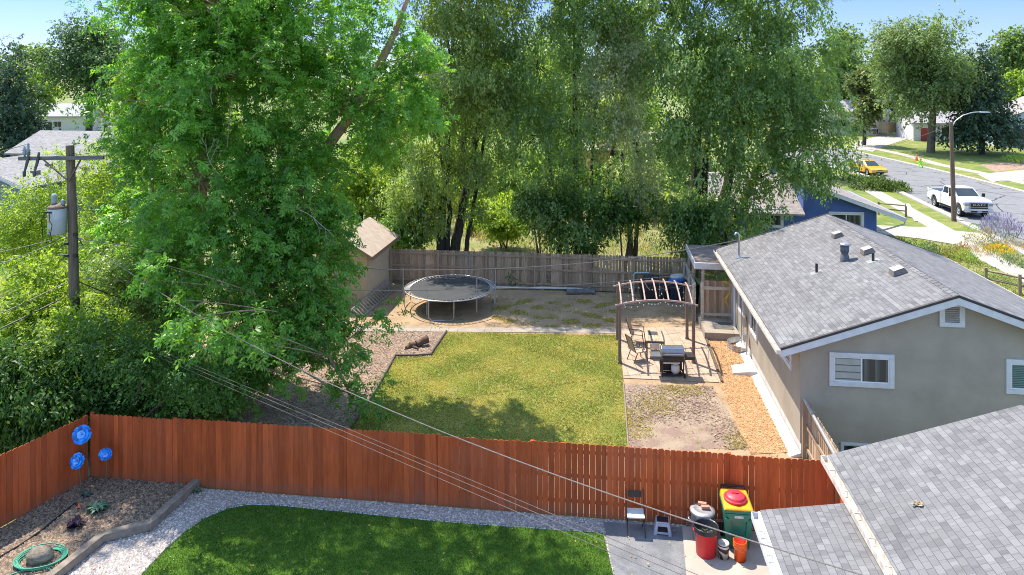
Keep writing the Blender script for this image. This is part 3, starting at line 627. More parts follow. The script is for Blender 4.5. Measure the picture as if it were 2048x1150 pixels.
# ------------------------------------------------------------------ fences
def picket(mb, p, d, n, w, z0, h, th=.018, ear=.03):
    """dog-eared board: p = foot corner (xy), d = direction along the fence, n = thickness direction"""
    q = [(0, z0), (w, z0), (w, h - ear), (w - ear, h), (ear, h), (0, h - ear)]
    P = [(p[0] + d[0] * u, p[1] + d[1] * u, z) for u, z in q]
    mb.add(P + [(x + n[0] * th, y + n[1] * th, z) for x, y, z in P], [(0, 1, 2, 3, 4, 5), (11, 10, 9, 8, 7, 6)] + [(i, i + 6, (i + 1) % 6 + 6, (i + 1) % 6) for i in range(6)])
def fence(o, p, q, mat, h, bw, gap, post_side, rails=(.35, 1.0, 1.62), panel=2.42, z0=.04, railmat=None, postmat=None, gapf=None, ph=.0, jit=.02):
    p, q = Vector(p[:2]), Vector(q[:2]); L_ = (q - p).length; d = (q - p) / L_; n = Vector((-d.y, d.x)) * post_side
    inv = o.matrix_world.inverted() if 0 else None
    base = Vector((o.location.x, o.location.y, 0))
    k = 0; npan = max(1, round(L_ / panel)); pl = L_ / npan
    for i in range(npan):
        mb = MB(base); x = i * pl + .004; hh = h + rnd.uniform(-jit, jit)
        while x < (i + 1) * pl - .03:
            t = x / L_; g = gapf(t) if gapf else gap; w = min(bw * rnd.uniform(.94, 1.05), (i + 1) * pl - x - .004); mb.tint = rnd.random()
            c = p + d * x; lean = rnd.uniform(-.012, .006)
            picket(mb, c + n * rnd.uniform(0, .006), d, n, w, z0, hh + lean); x += w + g * rnd.uniform(.5, 1.5)
        mb.build('board_panel', mat, o)
        mb = MB(base)
        for r in rails:
            a_ = p + d * (i * pl) + n * .045; b_ = p + d * ((i + 1) * pl) + n * .045
            mb.tint = .5; mb.bar((a_.x, a_.y, r), (b_.x, b_.y, r), .04, .09)
        mb.build('rail', railmat or mat, o)
    for i in range(npan + 1):
        c = p + d * (i * pl) + n * .115; mb = MB(base)
        mb.box((c.x, c.y, (h - ph) / 2 - .05), (.09, .09, h - ph + .1 - .06), math.atan2(d.y, d.x)); mb.build('post', postmat or mat, o)
    return o
c0 = Vector((-11.75, 20.28, 0))
p0, p1 = LOT(-14.28, 18.66), LOT(5.62, 18.66)
rf = thing('wooden_fence', 'long red stained board fence between the turf and the yard', 'fence', p0)
fence(rf, p0, p1, m_redwood, 1.83, .142, .006, 1, z0=-.03, gapf=lambda t: .0025 if t < .52 else .0055)
p2 = LOT(5.66, 18.6); p3 = LOT(5.66, 17.2)
rf2 = thing('wooden_fence', 'short red fence piece between the long red fence and the garage gutter', 'fence', p2)
fence(rf2, p2, p3, m_redwood, 1.75, .142, .006, 1, panel=1.4)
e0 = Vector((-11.80, 20.18, 0)); e1 = e0 + Vector((-.40, -.917, 0)) * 7
rl_ = thing('wooden_fence', 'red fence running toward the viewer beside the rock bed', 'fence', e1)
fence(rl_, e1, e0, m_redwood, 1.83, .145, .003, 1)
r0, r1 = LOT(-11.35, 38.09), LOT(4.16, 38.09)
bf = thing('wooden_fence', 'weathered grey board fence at the back of the yard under the elms', 'fence', r0)
fence(bf, r0, r1, m_grey_wood, 1.93, .14, .006, -1, rails=(.3, 1.05, 1.72), gapf=lambda t: .004 if t < .68 else .022, railmat=m_grey_wood)
g0, g1 = LOT(5.95, 22.2), LOT(5.95, 19.2)
sf = thing('wooden_fence', 'short grey fence with a pale rail beside the house corner', 'fence', g1)
fence(sf, g1, g0, m_grey_wood, 1.75, .14, .03, 1, panel=3.0)
mb = MB(Vector((g1.x, g1.y, 0))); mb.tube([(g1.x - .1, g1.y, 1.6), (g0.x - .1, g0.y, 1.78)], .05, 8); mb.build('top_rail', m_alum, sf)
l0, l1 = LOT(4.2, 34.0), LOT(4.2, 37.9)
lf_ = thing('wooden_fence', 'pale screen fence under the left edge of the patio cover', 'fence', l0)
fence(lf_, l0, l1, M('pale_green_board', (.40, .41, .34), (.3, .3, .25), .85, 3, 6, (5, 5, .7), tint=.2), 1.75, .12, .05, 1, panel=2.0, railmat=m_pale_rail, postmat=m_pale_rail)
# brick sill below the red fence
q0, q1 = LOT(2.05, 18.6), LOT(5.6, 18.6)
br_ = thing('brick_kerb', 'low red brick kerb along the fence foot behind the bins', 'brick kerb', q0, RA)
mb = MB(); mb.bx(0, 3.5, -.09, .02, 0, .2); mb.build('brickwork', M_paving('red_brick', (.26, .08, .05), (.19, .06, .04), (.34, .3, .27), .2, .068, .008), br_)
# split rails on the street side
def split_rail(label, pts, z, h=1.0, rails=(.45, .85)):
    pts = [Vector(p) for p in pts]; o = thing('split_rail_fence', label, 'rail fence', pts[0])
    base = pts[0]
    for p in pts:
        mb = MB(base); mb.tube([(p.x, p.y, z - .1), (p.x, p.y, z + h)], [.085, .075], 7); mb.build('post', m_tan_wood, o)
    for i in range(len(pts) - 1):
        for r in rails:
            a, b = pts[i], pts[i + 1]; m = a.lerp(b, .5); mb = MB(base)
            mb.tube([(a.x, a.y, z + r), (m.x, m.y, z + r + .02), (b.x, b.y, z + r - .01)], [.05, .062, .05], 6); mb.build('rail', m_tan_wood, o)
    return o
split_rail('low split rail fence on the lawn past the blue house', [at(1757, 429, FZ), at(1812, 434, FZ)], FZ)
split_rail('dark split rail fence on the front lawn at the photo edge', [at(1972, 575, FZ), at(2040, 590, FZ), at(2120, 606, FZ)], FZ)
o = thing('plank', 'long white plank leaning down from the split rail fence', 'plank', at(1828, 445, FZ))
mb = MB(at(1828, 445, FZ)); a_ = at(1812, 434, FZ); b_ = at(1833, 443, FZ); mb.bar((a_.x + .1, a_.y, FZ + 1.0), (b_.x, b_.y, FZ + .04), .28, .03); mb.build('board', m_trim, o)

# ------------------------------------------------------------------ near yard things
def lt(px_, py_, z=0): return at(px_, py_, z)
# timbers round the bed
tl = px([(398, 968), (300, 1058), (205, 1083), (110, 1160), (20, 1235)])
o = thing('timber_edging', 'grey weathered sleeper edging zigzagging along the rock bed', 'garden edging', tl[1])
for i in range(4):
    mb = MB(tl[1]); p, q = tl[i], tl[i + 1]; d = (q - p).normalized()
    mb.bar((p.x, p.y, .105 + .004 * i), (q.x + d.x * .1, q.y + d.y * .1, .105 + .004 * i), .2, .2); mb.build('sleeper', m_timber, o, .012)
# blue paper flowers
m_petal = M('blue_petal', (.015, .16, .66), (.02, .30, .80), .6, 5, tint=.45)
m_petal_c = M('pale_blue_petal', (.25, .55, .90), (.12, .38, .85), .6, 5, tint=.2)
m_stem = M('green_stem', (.10, .16, .08), (.16, .15, .09), .7, 6)
def bloom(o, base, c, r, face, n=26, seed=1):
    rr_ = random.Random(seed); f = Vector(face).normalized(); u = f.cross(Vector((0, 0, 1))).normalized(); w = u.cross(f)
    mb = MB(base); mc = MB(base)
    for ring, (rad, cnt, tilt, sz) in enumerate(((1.0, 11, .35, .52), (.72, 9, .8, .48), (.42, 6, 1.3, .36))):
        T = mc if ring == 2 else mb
        for k in range(cnt):
            a = 2 * math.pi * (k + rr_.random() * .6 + ring * .4) / cnt; T.tint = rr_.random()
            dr = u * math.cos(a) + w * math.sin(a); sd_ = f.cross(dr)
            tip = c + dr * r * rad + f * r * .28 * tilt; mid = c + dr * r * rad * .62 + f * r * .22 * tilt; s = r * sz
            T.add([c + dr * r * .05, mid + sd_ * s * .6, tip + sd_ * s * .45 - f * r * .05, tip + f * r * .05, tip - sd_ * s * .45 - f * r * .05, mid - sd_ * s * .6], [(0, 1, 2, 3, 4, 5)])
    b = mb.build('petals', m_petal, o); mc.build('petal_centre', m_petal_c, b)
def garden_flower(label, stem, c, r, face, seed, leaves=()):
    base = Vector((stem[0][0], stem[0][1], 0)); o = thing('garden_flower', label, 'garden ornament', base)
    mb = MB(base); mb.tube(stem, .012, 6); mb.build('stem', m_stem, o)
    for (p, dr) in leaves:
        p = Vector(p); dr = Vector(dr); sdv = Vector((dr.y, -dr.x, .1)); sdv = Vector((0, 0, 1)).cross(dr).normalized() * .07 + Vector((0, -.02, .05)); lb = MB(base)
        lb.add([p, p + dr * .35 + sdv, p + dr * .7 + sdv * .9, p + dr, p + dr * .7 - sdv * .9, p + dr * .35 - sdv], [(0, 1, 2, 3, 4, 5)])
        lb.build('leaf', M('teal_leaf', (.07, .17, .12), (.05, .12, .08), .6, 8), o)
    bloom(o, base, Vector(c), r, face, seed=seed); return o
sb = at(178, 972); f1 = atd(164, 869, sb.y - .3); f2 = atd(155, 922, sb.y - .55); f3 = atd(211, 908, sb.y - .1)
garden_flower('tallest blue paper flower on a stem in the fence corner', [(sb.x, sb.y, 0), (sb.x - .01, sb.y, .5), (sb.x - .13, sb.y, 1.0), tuple(f1 - Vector((0, -.05, 0)))], f1, .24, (.2, -1, .45), 3,
              (((sb.x - .12, sb.y, .92), (-.20, -.02, .06)), ((sb.x - .08, sb.y, .78), (.13, -.03, .18))))
garden_flower('lower blue paper flower left of the corner stem', [(f2.x + .05, f2.y + .1, 0), (f2.x + .02, f2.y + .1, .4), tuple(f2 - Vector((0, -.05, 0)))], f2, .2, (-.1, -1, .5), 5)
garden_flower('smallest blue paper flower against the long red fence', [(f3.x - .02, f3.y + .06, 0), (f3.x, f3.y + .06, .5), tuple(f3 - Vector((0, -.04, 0)))], f3, .165, (.3, -1, .2), 8)
def rosette(name, label, cat, p, n, L_, w, mat, up=.5, seed=1, group=None):
    rr_ = random.Random(seed); p = Vector(p); mb = MB(p)
    for k in range(n):
        a = rr_.uniform(0, 6.28); d = Vector((math.cos(a), math.sin(a), 0)); s = Vector((-d.y, d.x, 0)); l = L_ * rr_.uniform(.6, 1.1); e = rr_.uniform(.3, 1) * up; mb.tint = rr_.random()
        m1 = p + d * l * .5 + Vector((0, 0, l * e)); tip = p + d * l + Vector((0, 0, l * e * .8))
        mb.add([p, m1 + s * w, tip, m1 - s * w], [(0, 1, 2, 3)])
    return tag(mb.build(name, mat, loc=p), label, cat, group)
p = at(195, 1020, .05); rosette('leafy_plant', 'blue green leafy plant growing in the brown rock bed', 'plant', p, 38, .32, .055, M('blue_green_leaf', (.10, .20, .12), (.06, .13, .08), .6, 8, tint=.3), .6, 2)
p = at(152, 1052, .05); rosette('leafy_plant', 'dark purple heuchera plant in the brown rock bed', 'plant', p, 44, .25, .06, M('purple_leaf', (.055, .022, .04), (.035, .014, .03), .6, 8, tint=.3), .8, 3)
p = at(172, 992, .05); rosette('leafy_plant', 'small grey green plant low in the rock bed near the stems', 'plant', p, 22, .2, .04, M('grey_green_leaf', (.07, .12, .08), (.05, .085, .06), .6, 8, tint=.3), .5, 4)
p = at(243, 940, 0) ; rosette('leafy_plant', 'yellow green weed at the foot of the long red fence', 'plant', at(243, 955, 0), 20, .22, .03, M('weed_leaf', (.17, .20, .05), (.1, .14, .03), .6, 8, tint=.3), 1.3, 6)
rng_f = at(395, 985, 0); rosette('leafy_plant', 'little weed beside the top end of the sleeper edging', 'plant', rng_f, 18, .16, .03, M('weed_leaf_grey', (.13, .19, .10), (.09, .13, .06), .6, 8, tint=.3), 1.0, 7)
o = thing('marker_cone', 'tiny orange sprinkler marker in the rock bed', 'marker', at(158, 1018, .05)); mb = MB(); mb.lathe([(.012, 0), (.012, .05)], 8); mb.lathe([(.045, .05), (.04, .06), (.015, .14), (0, .145)], 10); mb.build('cap', M('orange_plastic', (.85, .16, .04), None, .5), o)
bl = at(80, 1120, .05)
tag(MB(bl).ball(bl + Vector((0, 0, .1)), .26, 9, (1.15, .95, .78)).build('boulder', M('tan_boulder', (.33, .27, .2), (.14, .115, .09), .95, 5, 6, (1, 1, 2.5), .9, 12, .03), loc=bl), 'round brown boulder ringed by the green hose', 'boulder')
mb = MB(bl)
for k in range(5):
    r = .36 + k * .022; mb.tube([(bl.x + .03 + r * 1.25 * math.cos(t), bl.y - .02 + r * math.sin(t), .075 + .018 * k + .02 * math.sin(t * 2 + k)) for t in [2 * math.pi * j / 22 for j in range(22)]], .014, 6, closed=True)
mb.tube([(bl.x - .3, bl.y - .25, .08), (bl.x - .2, bl.y - .42, .07), at(92, 1136, .07), at(125, 1150, .07), at(150, 1175, .07)], .014, 6); mb.tube([at(62, 1138, .08), at(40, 1143, .07), at(20, 1150, .07)], .016, 6)
tag(mb.build('garden_hose', M('green_hose', (.06, .33, .22), (.04, .26, .17), .45, 5), loc=bl), 'teal green garden hose coiled round the brown boulder', 'hose')
dp = [at(150, 1006, .07), at(130, 1022, .07), at(80, 1063, .07), at(40, 1090, .07), at(-20, 1125, .07), at(-90, 1165, .07)]
tag(MB(dp[2]).tube([at(158, 1018, .07)] + dp, .022, 6).build('drip_hose', m_rubber, loc=dp[2]), 'black irrigation hose lying across the brown rock bed', 'hose')

# folding chair against the fence
cp = at(1271, 1063)
ch = thing('folding_chair', 'old folding chair with pale padded seat against the red fence', 'chair', cp, RA + .05)
mb = MB(); mb.box((0, 0, .45), (.43, .40, .045)); mb.build('seat', M('pale_vinyl', (.62, .60, .54), (.42, .46, .46), .5, 3), ch, .03, seg=3)
mb = MB(); mb.box((0, .24, .80), (.34, .03, .16), 0, math.radians(-8)); mb.build('backrest', M('dark_brown_vinyl', (.05, .035, .028), None, .5), ch, .02)
for sx in (-.215, .215):
    mb = MB(); mb.tube([(sx, -.26, 0), (sx, 0, .47), (sx, .25, .92)], .012, 6); mb.build('leg', m_dark, ch)
    mb = MB(); mb.tube([(sx * .9, .2, 0), (sx * .9, -.15, .42)], .012, 6); mb.build('leg', m_dark, ch)
# step stool
sp = at(1325, 1063); st = thing('step_stool', 'low grey plastic step stool beside the folding chair', 'stool', sp, RA - .05)
mb = MB(); w0, w1, d0, d1, h = .21, .16, .17, .13, .3; t = .035
mb.bx(-w1, w1, -d1, d1, h - .03, h)
for sy in (-1, 1):
    mb.hexa([(-w0, sy * d0 - .012, 0), (-w0 + .07, sy * d0 - .012, 0), (-w0 + .07, sy * d0 + .012, 0), (-w0, sy * d0 + .012, 0)], [(-w1, sy * d1 - .012, h), (-w1 + .06, sy * d1 - .012, h), (-w1 + .06, sy * d1 + .012, h), (-w1, sy * d1 + .012, h)])
    mb.hexa([(w0 - .07, sy * d0 - .012, 0), (w0, sy * d0 - .012, 0), (w0, sy * d0 + .012, 0), (w0 - .07, sy * d0 + .012, 0)], [(w1 - .06, sy * d1 - .012, h), (w1, sy * d1 - .012, h), (w1, sy * d1 + .012, h), (w1 - .06, sy * d1 + .012, h)])
    mb.bx(-w1 - .01, w1 + .01, sy * d1 - .014, sy * d1 + .014, h - .1, h - .031); mb.bx(-w0 + .02, w0 - .02, sy * (d0 - .01) - .012, sy * (d0 - .01) + .012, .03, .08)
for sx in (-1, 1):
    mb.hexa([(sx * w0 - .01, -d0, 0), (sx * w0 + .01, -d0, 0), (sx * w0 + .01, d0, 0), (sx * w0 - .01, d0, 0)], [(sx * w1 - .01, -d1, h - .03), (sx * w1 + .01, -d1, h - .03), (sx * w1 + .01, d1, h - .03), (sx * w1 - .01, d1, h - .03)])
mb.build('frame', M('grey_plastic', (.40, .40, .46), (.33, .33, .39), .5, 4), st, .006)
mb = MB(); mb.bx(-w1 + .02, w1 - .02, -d1 + .02, d1 - .02, h + .001, h + .008); mb.build('tread', m_black, st)
# metal dustbin with bricks
tp = at(1405, 1078); tc = thing('metal_dustbin', 'ribbed galvanised metal dustbin with lid by the fence', 'dustbin', tp)
mb = MB(); mb.lathe([(.0, .01), (.24, .01), (.245, .05), (.255, .2), (.26, .21), (.26, .25), (.262, .42), (.27, .43), (.27, .46), (.272, .66), (.285, .67), (.285, .70), (.26, .70)], 28); mb.build('body', m_galv, tc)
mb = MB(); mb.lathe([(.30, .66), (.305, .70), (.295, .72), (.2, .75), (.19, .745), (.08, .765), (0, .77)], 28); mb.build('lid', M('scratched_lid', (.50, .49, .50), (.33, .33, .34), .45, 6, metal=.7), tc)
mb = MB(); mb.tube([(-.29, -.06, .5), (-.34, -.05, .52), (-.34, .05, .52), (-.29, .06, .5)], .012, 6); mb.build('handle', m_galv, tc)
m_brick = M('loose_brick', (.52, .24, .16), (.42, .18, .12), .9, 12, bump=.3)
for k, (dx, dy, rz, lb) in enumerate(((.02, .1, -.3, 'clay brick on the metal dustbin lid, farther from the viewer'), (.06, -.04, -.05, 'clay brick on the metal dustbin lid, nearer to the viewer'))):
    mb = MB(); mb.box((0, 0, .03), (.2, .095, .06)); tag(mb.build('brick', m_brick, None, .006, tp + Vector((dx, dy, .772)), rz), lb, 'brick', 'bricks on the dustbin lid')
# wheelie bin
bp = LOT(3.17, 18.05); wb = thing('wheelie_bin', 'tall green wheelie bin with yellow lid by the red fence', 'bin', bp, RA)
m_bin = M('green_bin_plastic', (.012, .17, .115), (.010, .14, .095), .4, 4, spec=.5)
mb = MB(); mb.hexa([(-.24, -.28, .02), (.24, -.28, .02), (.24, .24, .02), (-.24, .24, .02)], [(-.32, -.38, 1.0), (.32, -.38, 1.0), (.32, .34, 1.0), (-.32, .34, 1.0)])
mb.hexa([(-.345, -.405, .94), (.345, -.405, .94), (.345, .36, .94), (-.345, .36, .94)], [(-.35, -.41, 1.01), (.35, -.41, 1.01), (.35, .365, 1.01), (-.35, .365, 1.01)])
for sx in (-1, 1):
    mb.hexa([(sx * .2 - .06, -.302, .1), (sx * .2 + .06, -.302, .1), (sx * .2 + .06, -.29, .1), (sx * .2 - .06, -.29, .1)], [(sx * .25 - .06, -.4, .8), (sx * .25 + .06, -.4, .8), (sx * .25 + .06, -.36, .8), (sx * .25 - .06, -.36, .8)])
mb.hexa([(-.19, -.4, .76), (.19, -.4, .76), (.19, -.3, .76), (-.19, -.3, .76)], [(-.31, -.408, .93), (.31, -.408, .93), (.31, -.3, .93), (-.31, -.3, .93)])
mb.bx(-.2, .2, -.33, -.3, .36, .38)
mb.build('body', m_bin, wb, .015)
mb = MB(); mb.hexa([(-.35, -.43, 1.012), (.35, -.43, 1.012), (.34, .40, 1.012), (-.34, .40, 1.012)], [(-.31, -.40, 1.06), (.31, -.40, 1.06), (.30, .38, 1.10), (-.30, .38, 1.10)]); mb.build('lid', M('yellow_lid_plastic', (.85, .34, .012), (.78, .30, .012), .4, 4), wb, .025, seg=3)
mb = MB(); mb.tube([(-.28, .42, 1.06), (-.28, .50, 1.1), (.28, .50, 1.1), (.28, .42, 1.06)], .022, 8); mb.build('handle', m_black, wb)
for sx in (-.3, .3):
    mb = MB(); mb.X = Matrix.Translation((sx, .26, .13)) @ Matrix.Rotation(math.pi / 2, 4, 'Y'); mb.lathe([(0, -.03), (.13, -.03), (.13, .03), (0, .03)], 16); mb.build('wheel', m_black, wb)
mb = MB(); mb.box((0, -.413, .865), (.2, .004, .055)); mb.X = None; mb.build('label_plate', M_stripes('bar_label', (.7, .7, .68), (.35, .36, .36), .028, .7, 0), wb)
rl2 = thing('round_lid', 'loose red round bin lid lying on the yellow bin lid', 'lid', bp + Vector((0, 0, 1.06)), RA)
mb = MB(); mb.X = Matrix.Translation((-.02, -.03, .03)) @ Matrix.Rotation(math.radians(3), 4, 'X'); mb.lathe([(.27, 0), (.275, .03), (.26, .045), (.235, .05), (.23, .08), (.2, .105), (.0, .115)], 32); mb.build('lid', M('red_plastic', (.62, .035, .055), (.55, .03, .045), .45, 4), rl2)
mb = MB(); mb.X = Matrix.Translation((-.02, -.03, .03)); mb.box((0, .02, .128), (.16, .03, .02)); mb.box((.02, -.265, .025), (.1, .05, .02)); mb.build('handle', M('red_plastic_grip', (.56, .03, .045), None, .45), rl2, .006)
# red can
rp = at(1412, 1110); rc = thing('rubbish_can', 'open red plastic rubbish can holding a black bag', 'rubbish can', rp)
mb = MB(); mb.lathe([(0, .012), (.21, .012), (.225, .04), (.262, .64), (.285, .645), (.287, .69), (.275, .695), (.265, .66)], 32); mb.build('body', M('red_can_plastic', (.62, .030, .035), (.52, .024, .03), .42, 3), rc)
mb = MB(); mb.lathe([(.292, .60), (.291, .70), (.283, .712), (.262, .67), (.25, .5), (.12, .42), (0, .40)], 28); mb.build('bag', M('black_bag', (.02, .02, .022), (.035, .035, .04), .25, 9, bump=.6, bscale=14), rc)
lf = MB(rp + Vector((0, 0, 0)))
for k in range(40):
    t = rnd.uniform(0, 6.28); r0 = rnd.uniform(0, .2); lf.tint = rnd.random(); lf.box(rp + Vector((r0 * math.cos(t), r0 * math.sin(t), .44 + rnd.uniform(0, .08))), (.09, .02, .006), rnd.uniform(0, 6), rnd.uniform(-.7, .7), rnd.uniform(-.7, .7))
tag(lf.build('garden_clippings', M('clippings', (.20, .20, .04), (.10, .11, .03), .8, 9, tint=.4), loc=rp), 'yellow green clippings inside the open red can', 'clippings')
mb = MB(); [mb.box((sx * .285, 0, .6), (.04, .12, .05)) for sx in (-1, 1)]; mb.build('handle', M('red_can_grip', (.5, .024, .03), None, .42), rc, .008)
# coffee tin and orange bucket
kp = at(1447, 1114, .035); kt = thing('storage_tin', 'dark brown tin with a pale swirl beside the red can', 'tin', kp)
def M_swirl():
    m, N, L, B = nodes_of('brown_tin_print'); co = coords(N, L, 'Object', (3.2, 3.2, 3.2))
    w = N.new('ShaderNodeTexWave'); w.wave_type = 'RINGS'; L.new(co, w.inputs['Vector']); w.inputs['Scale'].default_value = .9; w.inputs['Distortion'].default_value = 5; w.inputs['Detail'].default_value = 1
    L.new(mixn(N, L, remap(N, L, w.outputs[1], .62, .72), (.07, .022, .018, 1), (.60, .55, .50, 1)), B.inputs['Base Color']); B.inputs['Roughness'].default_value = .35; return m
mb = MB(); mb.lathe([(.12, .006), (.125, 0), (.125, .33), (.12, .335)], 24); mb.build('body', M_swirl(), kt)
mb = MB(); mb.lathe([(.13, .32), (.13, .345), (.115, .347), (.11, .338), (0, .338)], 24); mb.build('lid', M('pale_tin_lid', (.55, .5, .44), (.42, .38, .34), .4, 5), kt)
op = at(1480, 1119, .035); ob = thing('bucket', 'empty bright orange bucket standing on the concrete pad', 'bucket', op)
mb = MB(); mb.lathe([(0, .01), (.125, .01), (.13, 0), (.142, .30), (.158, .305), (.158, .33), (.146, .335), (.147, .36), (.158, .365), (.158, .385), (.148, .39), (.15, .43), (.158, .435), (.156, .45), (.142, .445), (.12, .03), (0, .025)], 28); mb.build('body', M('orange_bucket_plastic', (.90, .12, .015), (.85, .11, .012), .35, 3), ob)
mb = MB(); mb.tube([(-.16, 0, .37), (-.14, -.10, .30), (0, -.155, .27), (.14, -.10, .30), (.16, 0, .37)], .004, 5); mb.build('handle', m_galv, ob)

# ------------------------------------------------------------------ back yard things
# trampoline
tr0 = Vector((-3.02, 35.35, 0)); tr = thing('trampoline', 'round black trampoline with bare grey net poles in the back yard', 'trampoline', tr0)
R_, TZ = 2.2, .94
m_mat_t = M('trampoline_mat', (.022, .025, .03), (.035, .038, .043), .6, 2, spec=.4)
mb = MB(); mb.disc((0, 0, TZ - .01), R_ - .24, 48); mb.disc((0, 0, TZ - .02), R_ - .24, 48); mb.build('jumping_mat', m_mat_t, tr)
mb = MB(); mb.tube([((R_) * math.cos(2 * math.pi * k / 48), R_ * math.sin(2 * math.pi * k / 48), TZ) for k in range(48)], .03, 8, closed=True); mb.build('rim', m_galv, tr)
mb = MB()
for k in range(72):
    t = 2 * math.pi * k / 72; mb.tube([((R_ - .25) * math.cos(t), (R_ - .25) * math.sin(t), TZ - .008), ((R_ - .02) * math.cos(t), (R_ - .02) * math.sin(t), TZ)], .013, 5)
sp_ = mb.build('springs', m_galv, tr); sp_['kind'] = 'stuff'
for k in range(4):
    t = math.radians(-96 + 90 * k); pts = []
    for s in (-1, 1): pts.append(((R_ - .0) * math.cos(t + s * .27), R_ * math.sin(t + s * .27)))
    (x0, y0), (x1, y1) = pts; e = .12
    mb = MB(); mb.tube([(x0, y0, TZ - .02), (x0, y0, .16), (x0 + (x1 - x0) * .1, y0 + (y1 - y0) * .1, .03), (x1 - (x1 - x0) * .1, y1 - (y1 - y0) * .1, .03), (x1, y1, .16), (x1, y1, TZ - .02)], .022, 8); mb.build('leg', m_galv, tr)
for (qx, ybot) in ((1208, 0), (1375, 0), (770, 0), (555, 0), (757, 1), (1145, 1)):
    X = 680 + qx / 4.422; sgn = 1 if ybot else -1
    for it in range(1):
        best = min([(abs(1024 + (tr0.x + (R_ + .06) * math.cos(t)) * F / (tr0.y + (R_ + .06) * math.sin(t)) - X), t) for t in [sgn * math.pi * j / 180 for j in range(181)]])
    t = best[1]; x, y = (R_ + .06) * math.cos(t), (R_ + .06) * math.sin(t)
    mb = MB(); mb.tube([(x, y, .3), (x, y, 1.95)], .02, 8); mb.lathe([(.03, 0), (.03, .03)], 8, (x, y, 1.94)); mb.build('net_pole', M('foam_grey_pole', (.34, .34, .34), (.28, .28, .28), .6, 5), tr)
# ladder lying by the shed
la = LOT(-11.28, 37.2); lb_ = LOT(-11.55, 32.3); o = thing('ladder', 'grey aluminium extension ladder lying on edge along the shed wall', 'ladder', (la + lb_) / 2)
mb = MB((la + lb_) / 2); off_lo = Vector((CA, -SA, 0)) * .42
for z0, dv in ((.46, 0), (.06, 1)): mb.bar(la + off_lo * dv + Vector((0, 0, z0)), lb_ + off_lo * dv + Vector((0, 0, z0)), .035, .08)
mb.build('stile', m_alum, o)
mb = MB((la + lb_) / 2)
for k in range(17):
    p = la.lerp(lb_, (k + .5) / 17); mb.bar(p + Vector((0, 0, .46)), p + off_lo + Vector((0, 0, .06)), .05, .035)
mb.build('rung', m_alum, o)
# lawn edging strip, stump, log, stepping slabs
ed = px([(690, 872), (720, 830), (748, 788), (770, 750), (790, 713), (826, 713), (862, 711), (868, 700), (893, 664)])
tag(MB(ed[4]).tube([p + Vector((0, 0, .05)) for p in ed], .05, 6).build('lawn_edging', M('black_edging', (.10, .085, .07), (.07, .06, .05), .8, 6), loc=ed[4]), 'dark plastic edging bending between the wood chips and lawn', 'lawn edging')
ed = px([(1247, 768), (1250, 800), (1254, 860), (1258, 910)])
tag(MB(ed[1]).tube([p + Vector((0, 0, .02)) for p in ed], .03, 6).build('lawn_edging', m_timber, loc=ed[1]), 'straight thin edging between the lawn and the bare mulch', 'lawn edging')
ed = px([(1406, 662), (1444, 766)])
tag(MB(ed[0]).bar(ed[0] + Vector((0, 0, .04)), ed[1] + Vector((0, 0, .04)), .09, .1).build('timber_edging', M('dark_timber', (.12, .09, .07), (.08, .06, .05), .9, 5), loc=ed[0]), 'dark timber edging along the patio beside the orange mulch', 'garden edging')
m_log = M('split_dead_wood', (.17, .105, .072), (.07, .045, .035), .95, 5, 6, (1, 1, 4), .9, 10, .03)
def jag_log(name, label, cat, p, parts, mat):
    mb = MB(p); r = random.Random(4)
    for (dx, dy, L_, rad, rz, rx) in parts:
        n = 5; pts = [(p[0] + dx + math.cos(rz) * L_ * (i / n - .5), p[1] + dy + math.sin(rz) * L_ * (i / n - .5), rad * .8 + math.sin(rx) * L_ * (i / n) + r.uniform(-.02, .02)) for i in range(n + 1)]
        mb.tube(pts, [rad * r.uniform(.75, 1.2) for _ in pts], 7)
    return tag(mb.build(name, mat, loc=p), label, cat)
jag_log('tree_stump', 'broken brown stump pieces in the wood chips', 'stump', at(830, 694), ((0, 0, .5, .12, .3, .0), (.28, .12, .5, .15, .5, .25), (-.25, -.1, .4, .07, 1.2, 0), (-.05, -.15, .5, .06, -.6, 0)), m_log)
jag_log('fallen_log', 'grey dead log lying in the shade before the back fence', 'log', at(1162, 588), ((-.1, 0, 1.3, .15, .05, 0), (.35, .05, .8, .12, -.25, 0), (.3, .25, .6, .09, .6, .2), (-.5, .1, .5, .08, -.5, 0)), M('grey_dead_wood', (.20, .18, .165), (.10, .09, .085), .95, 5, 6, (1, 1, 3), .8))
jag_log('fallen_branch', 'short pale stick lying on the sunny lawn', 'stick', at(900, 787), ((0, 0, .5, .02, .1, 0), (.1, .1, .25, .014, .8, 0)), m_dead)
for k, (x, y, lb) in enumerate(((688, 646, 'grey stepping slab in the shed shadow, nearer the ladder'), (662, 648, 'grey stepping slab under the maple foliage by the shed'))):
    p = at(x, y); mb = MB(); mb.box((0, 0, .02), (.6, .45, .05)); tag(mb.build('stepping_slab', m_concrete, None, .01, p, .2 + k), lb, 'slab', 'stepping slabs near the shed')
# grey standpipe along the fence foot
pa, pb = at(985, 579), at(1235, 583)
tag(MB(pa).tube([pa + Vector((0, 0, .12)), pb + Vector((0, 0, .12))], .05, 8).build('white_pipe', m_trim, loc=pa), 'long white pipe on the ground before the back fence', 'pipe')
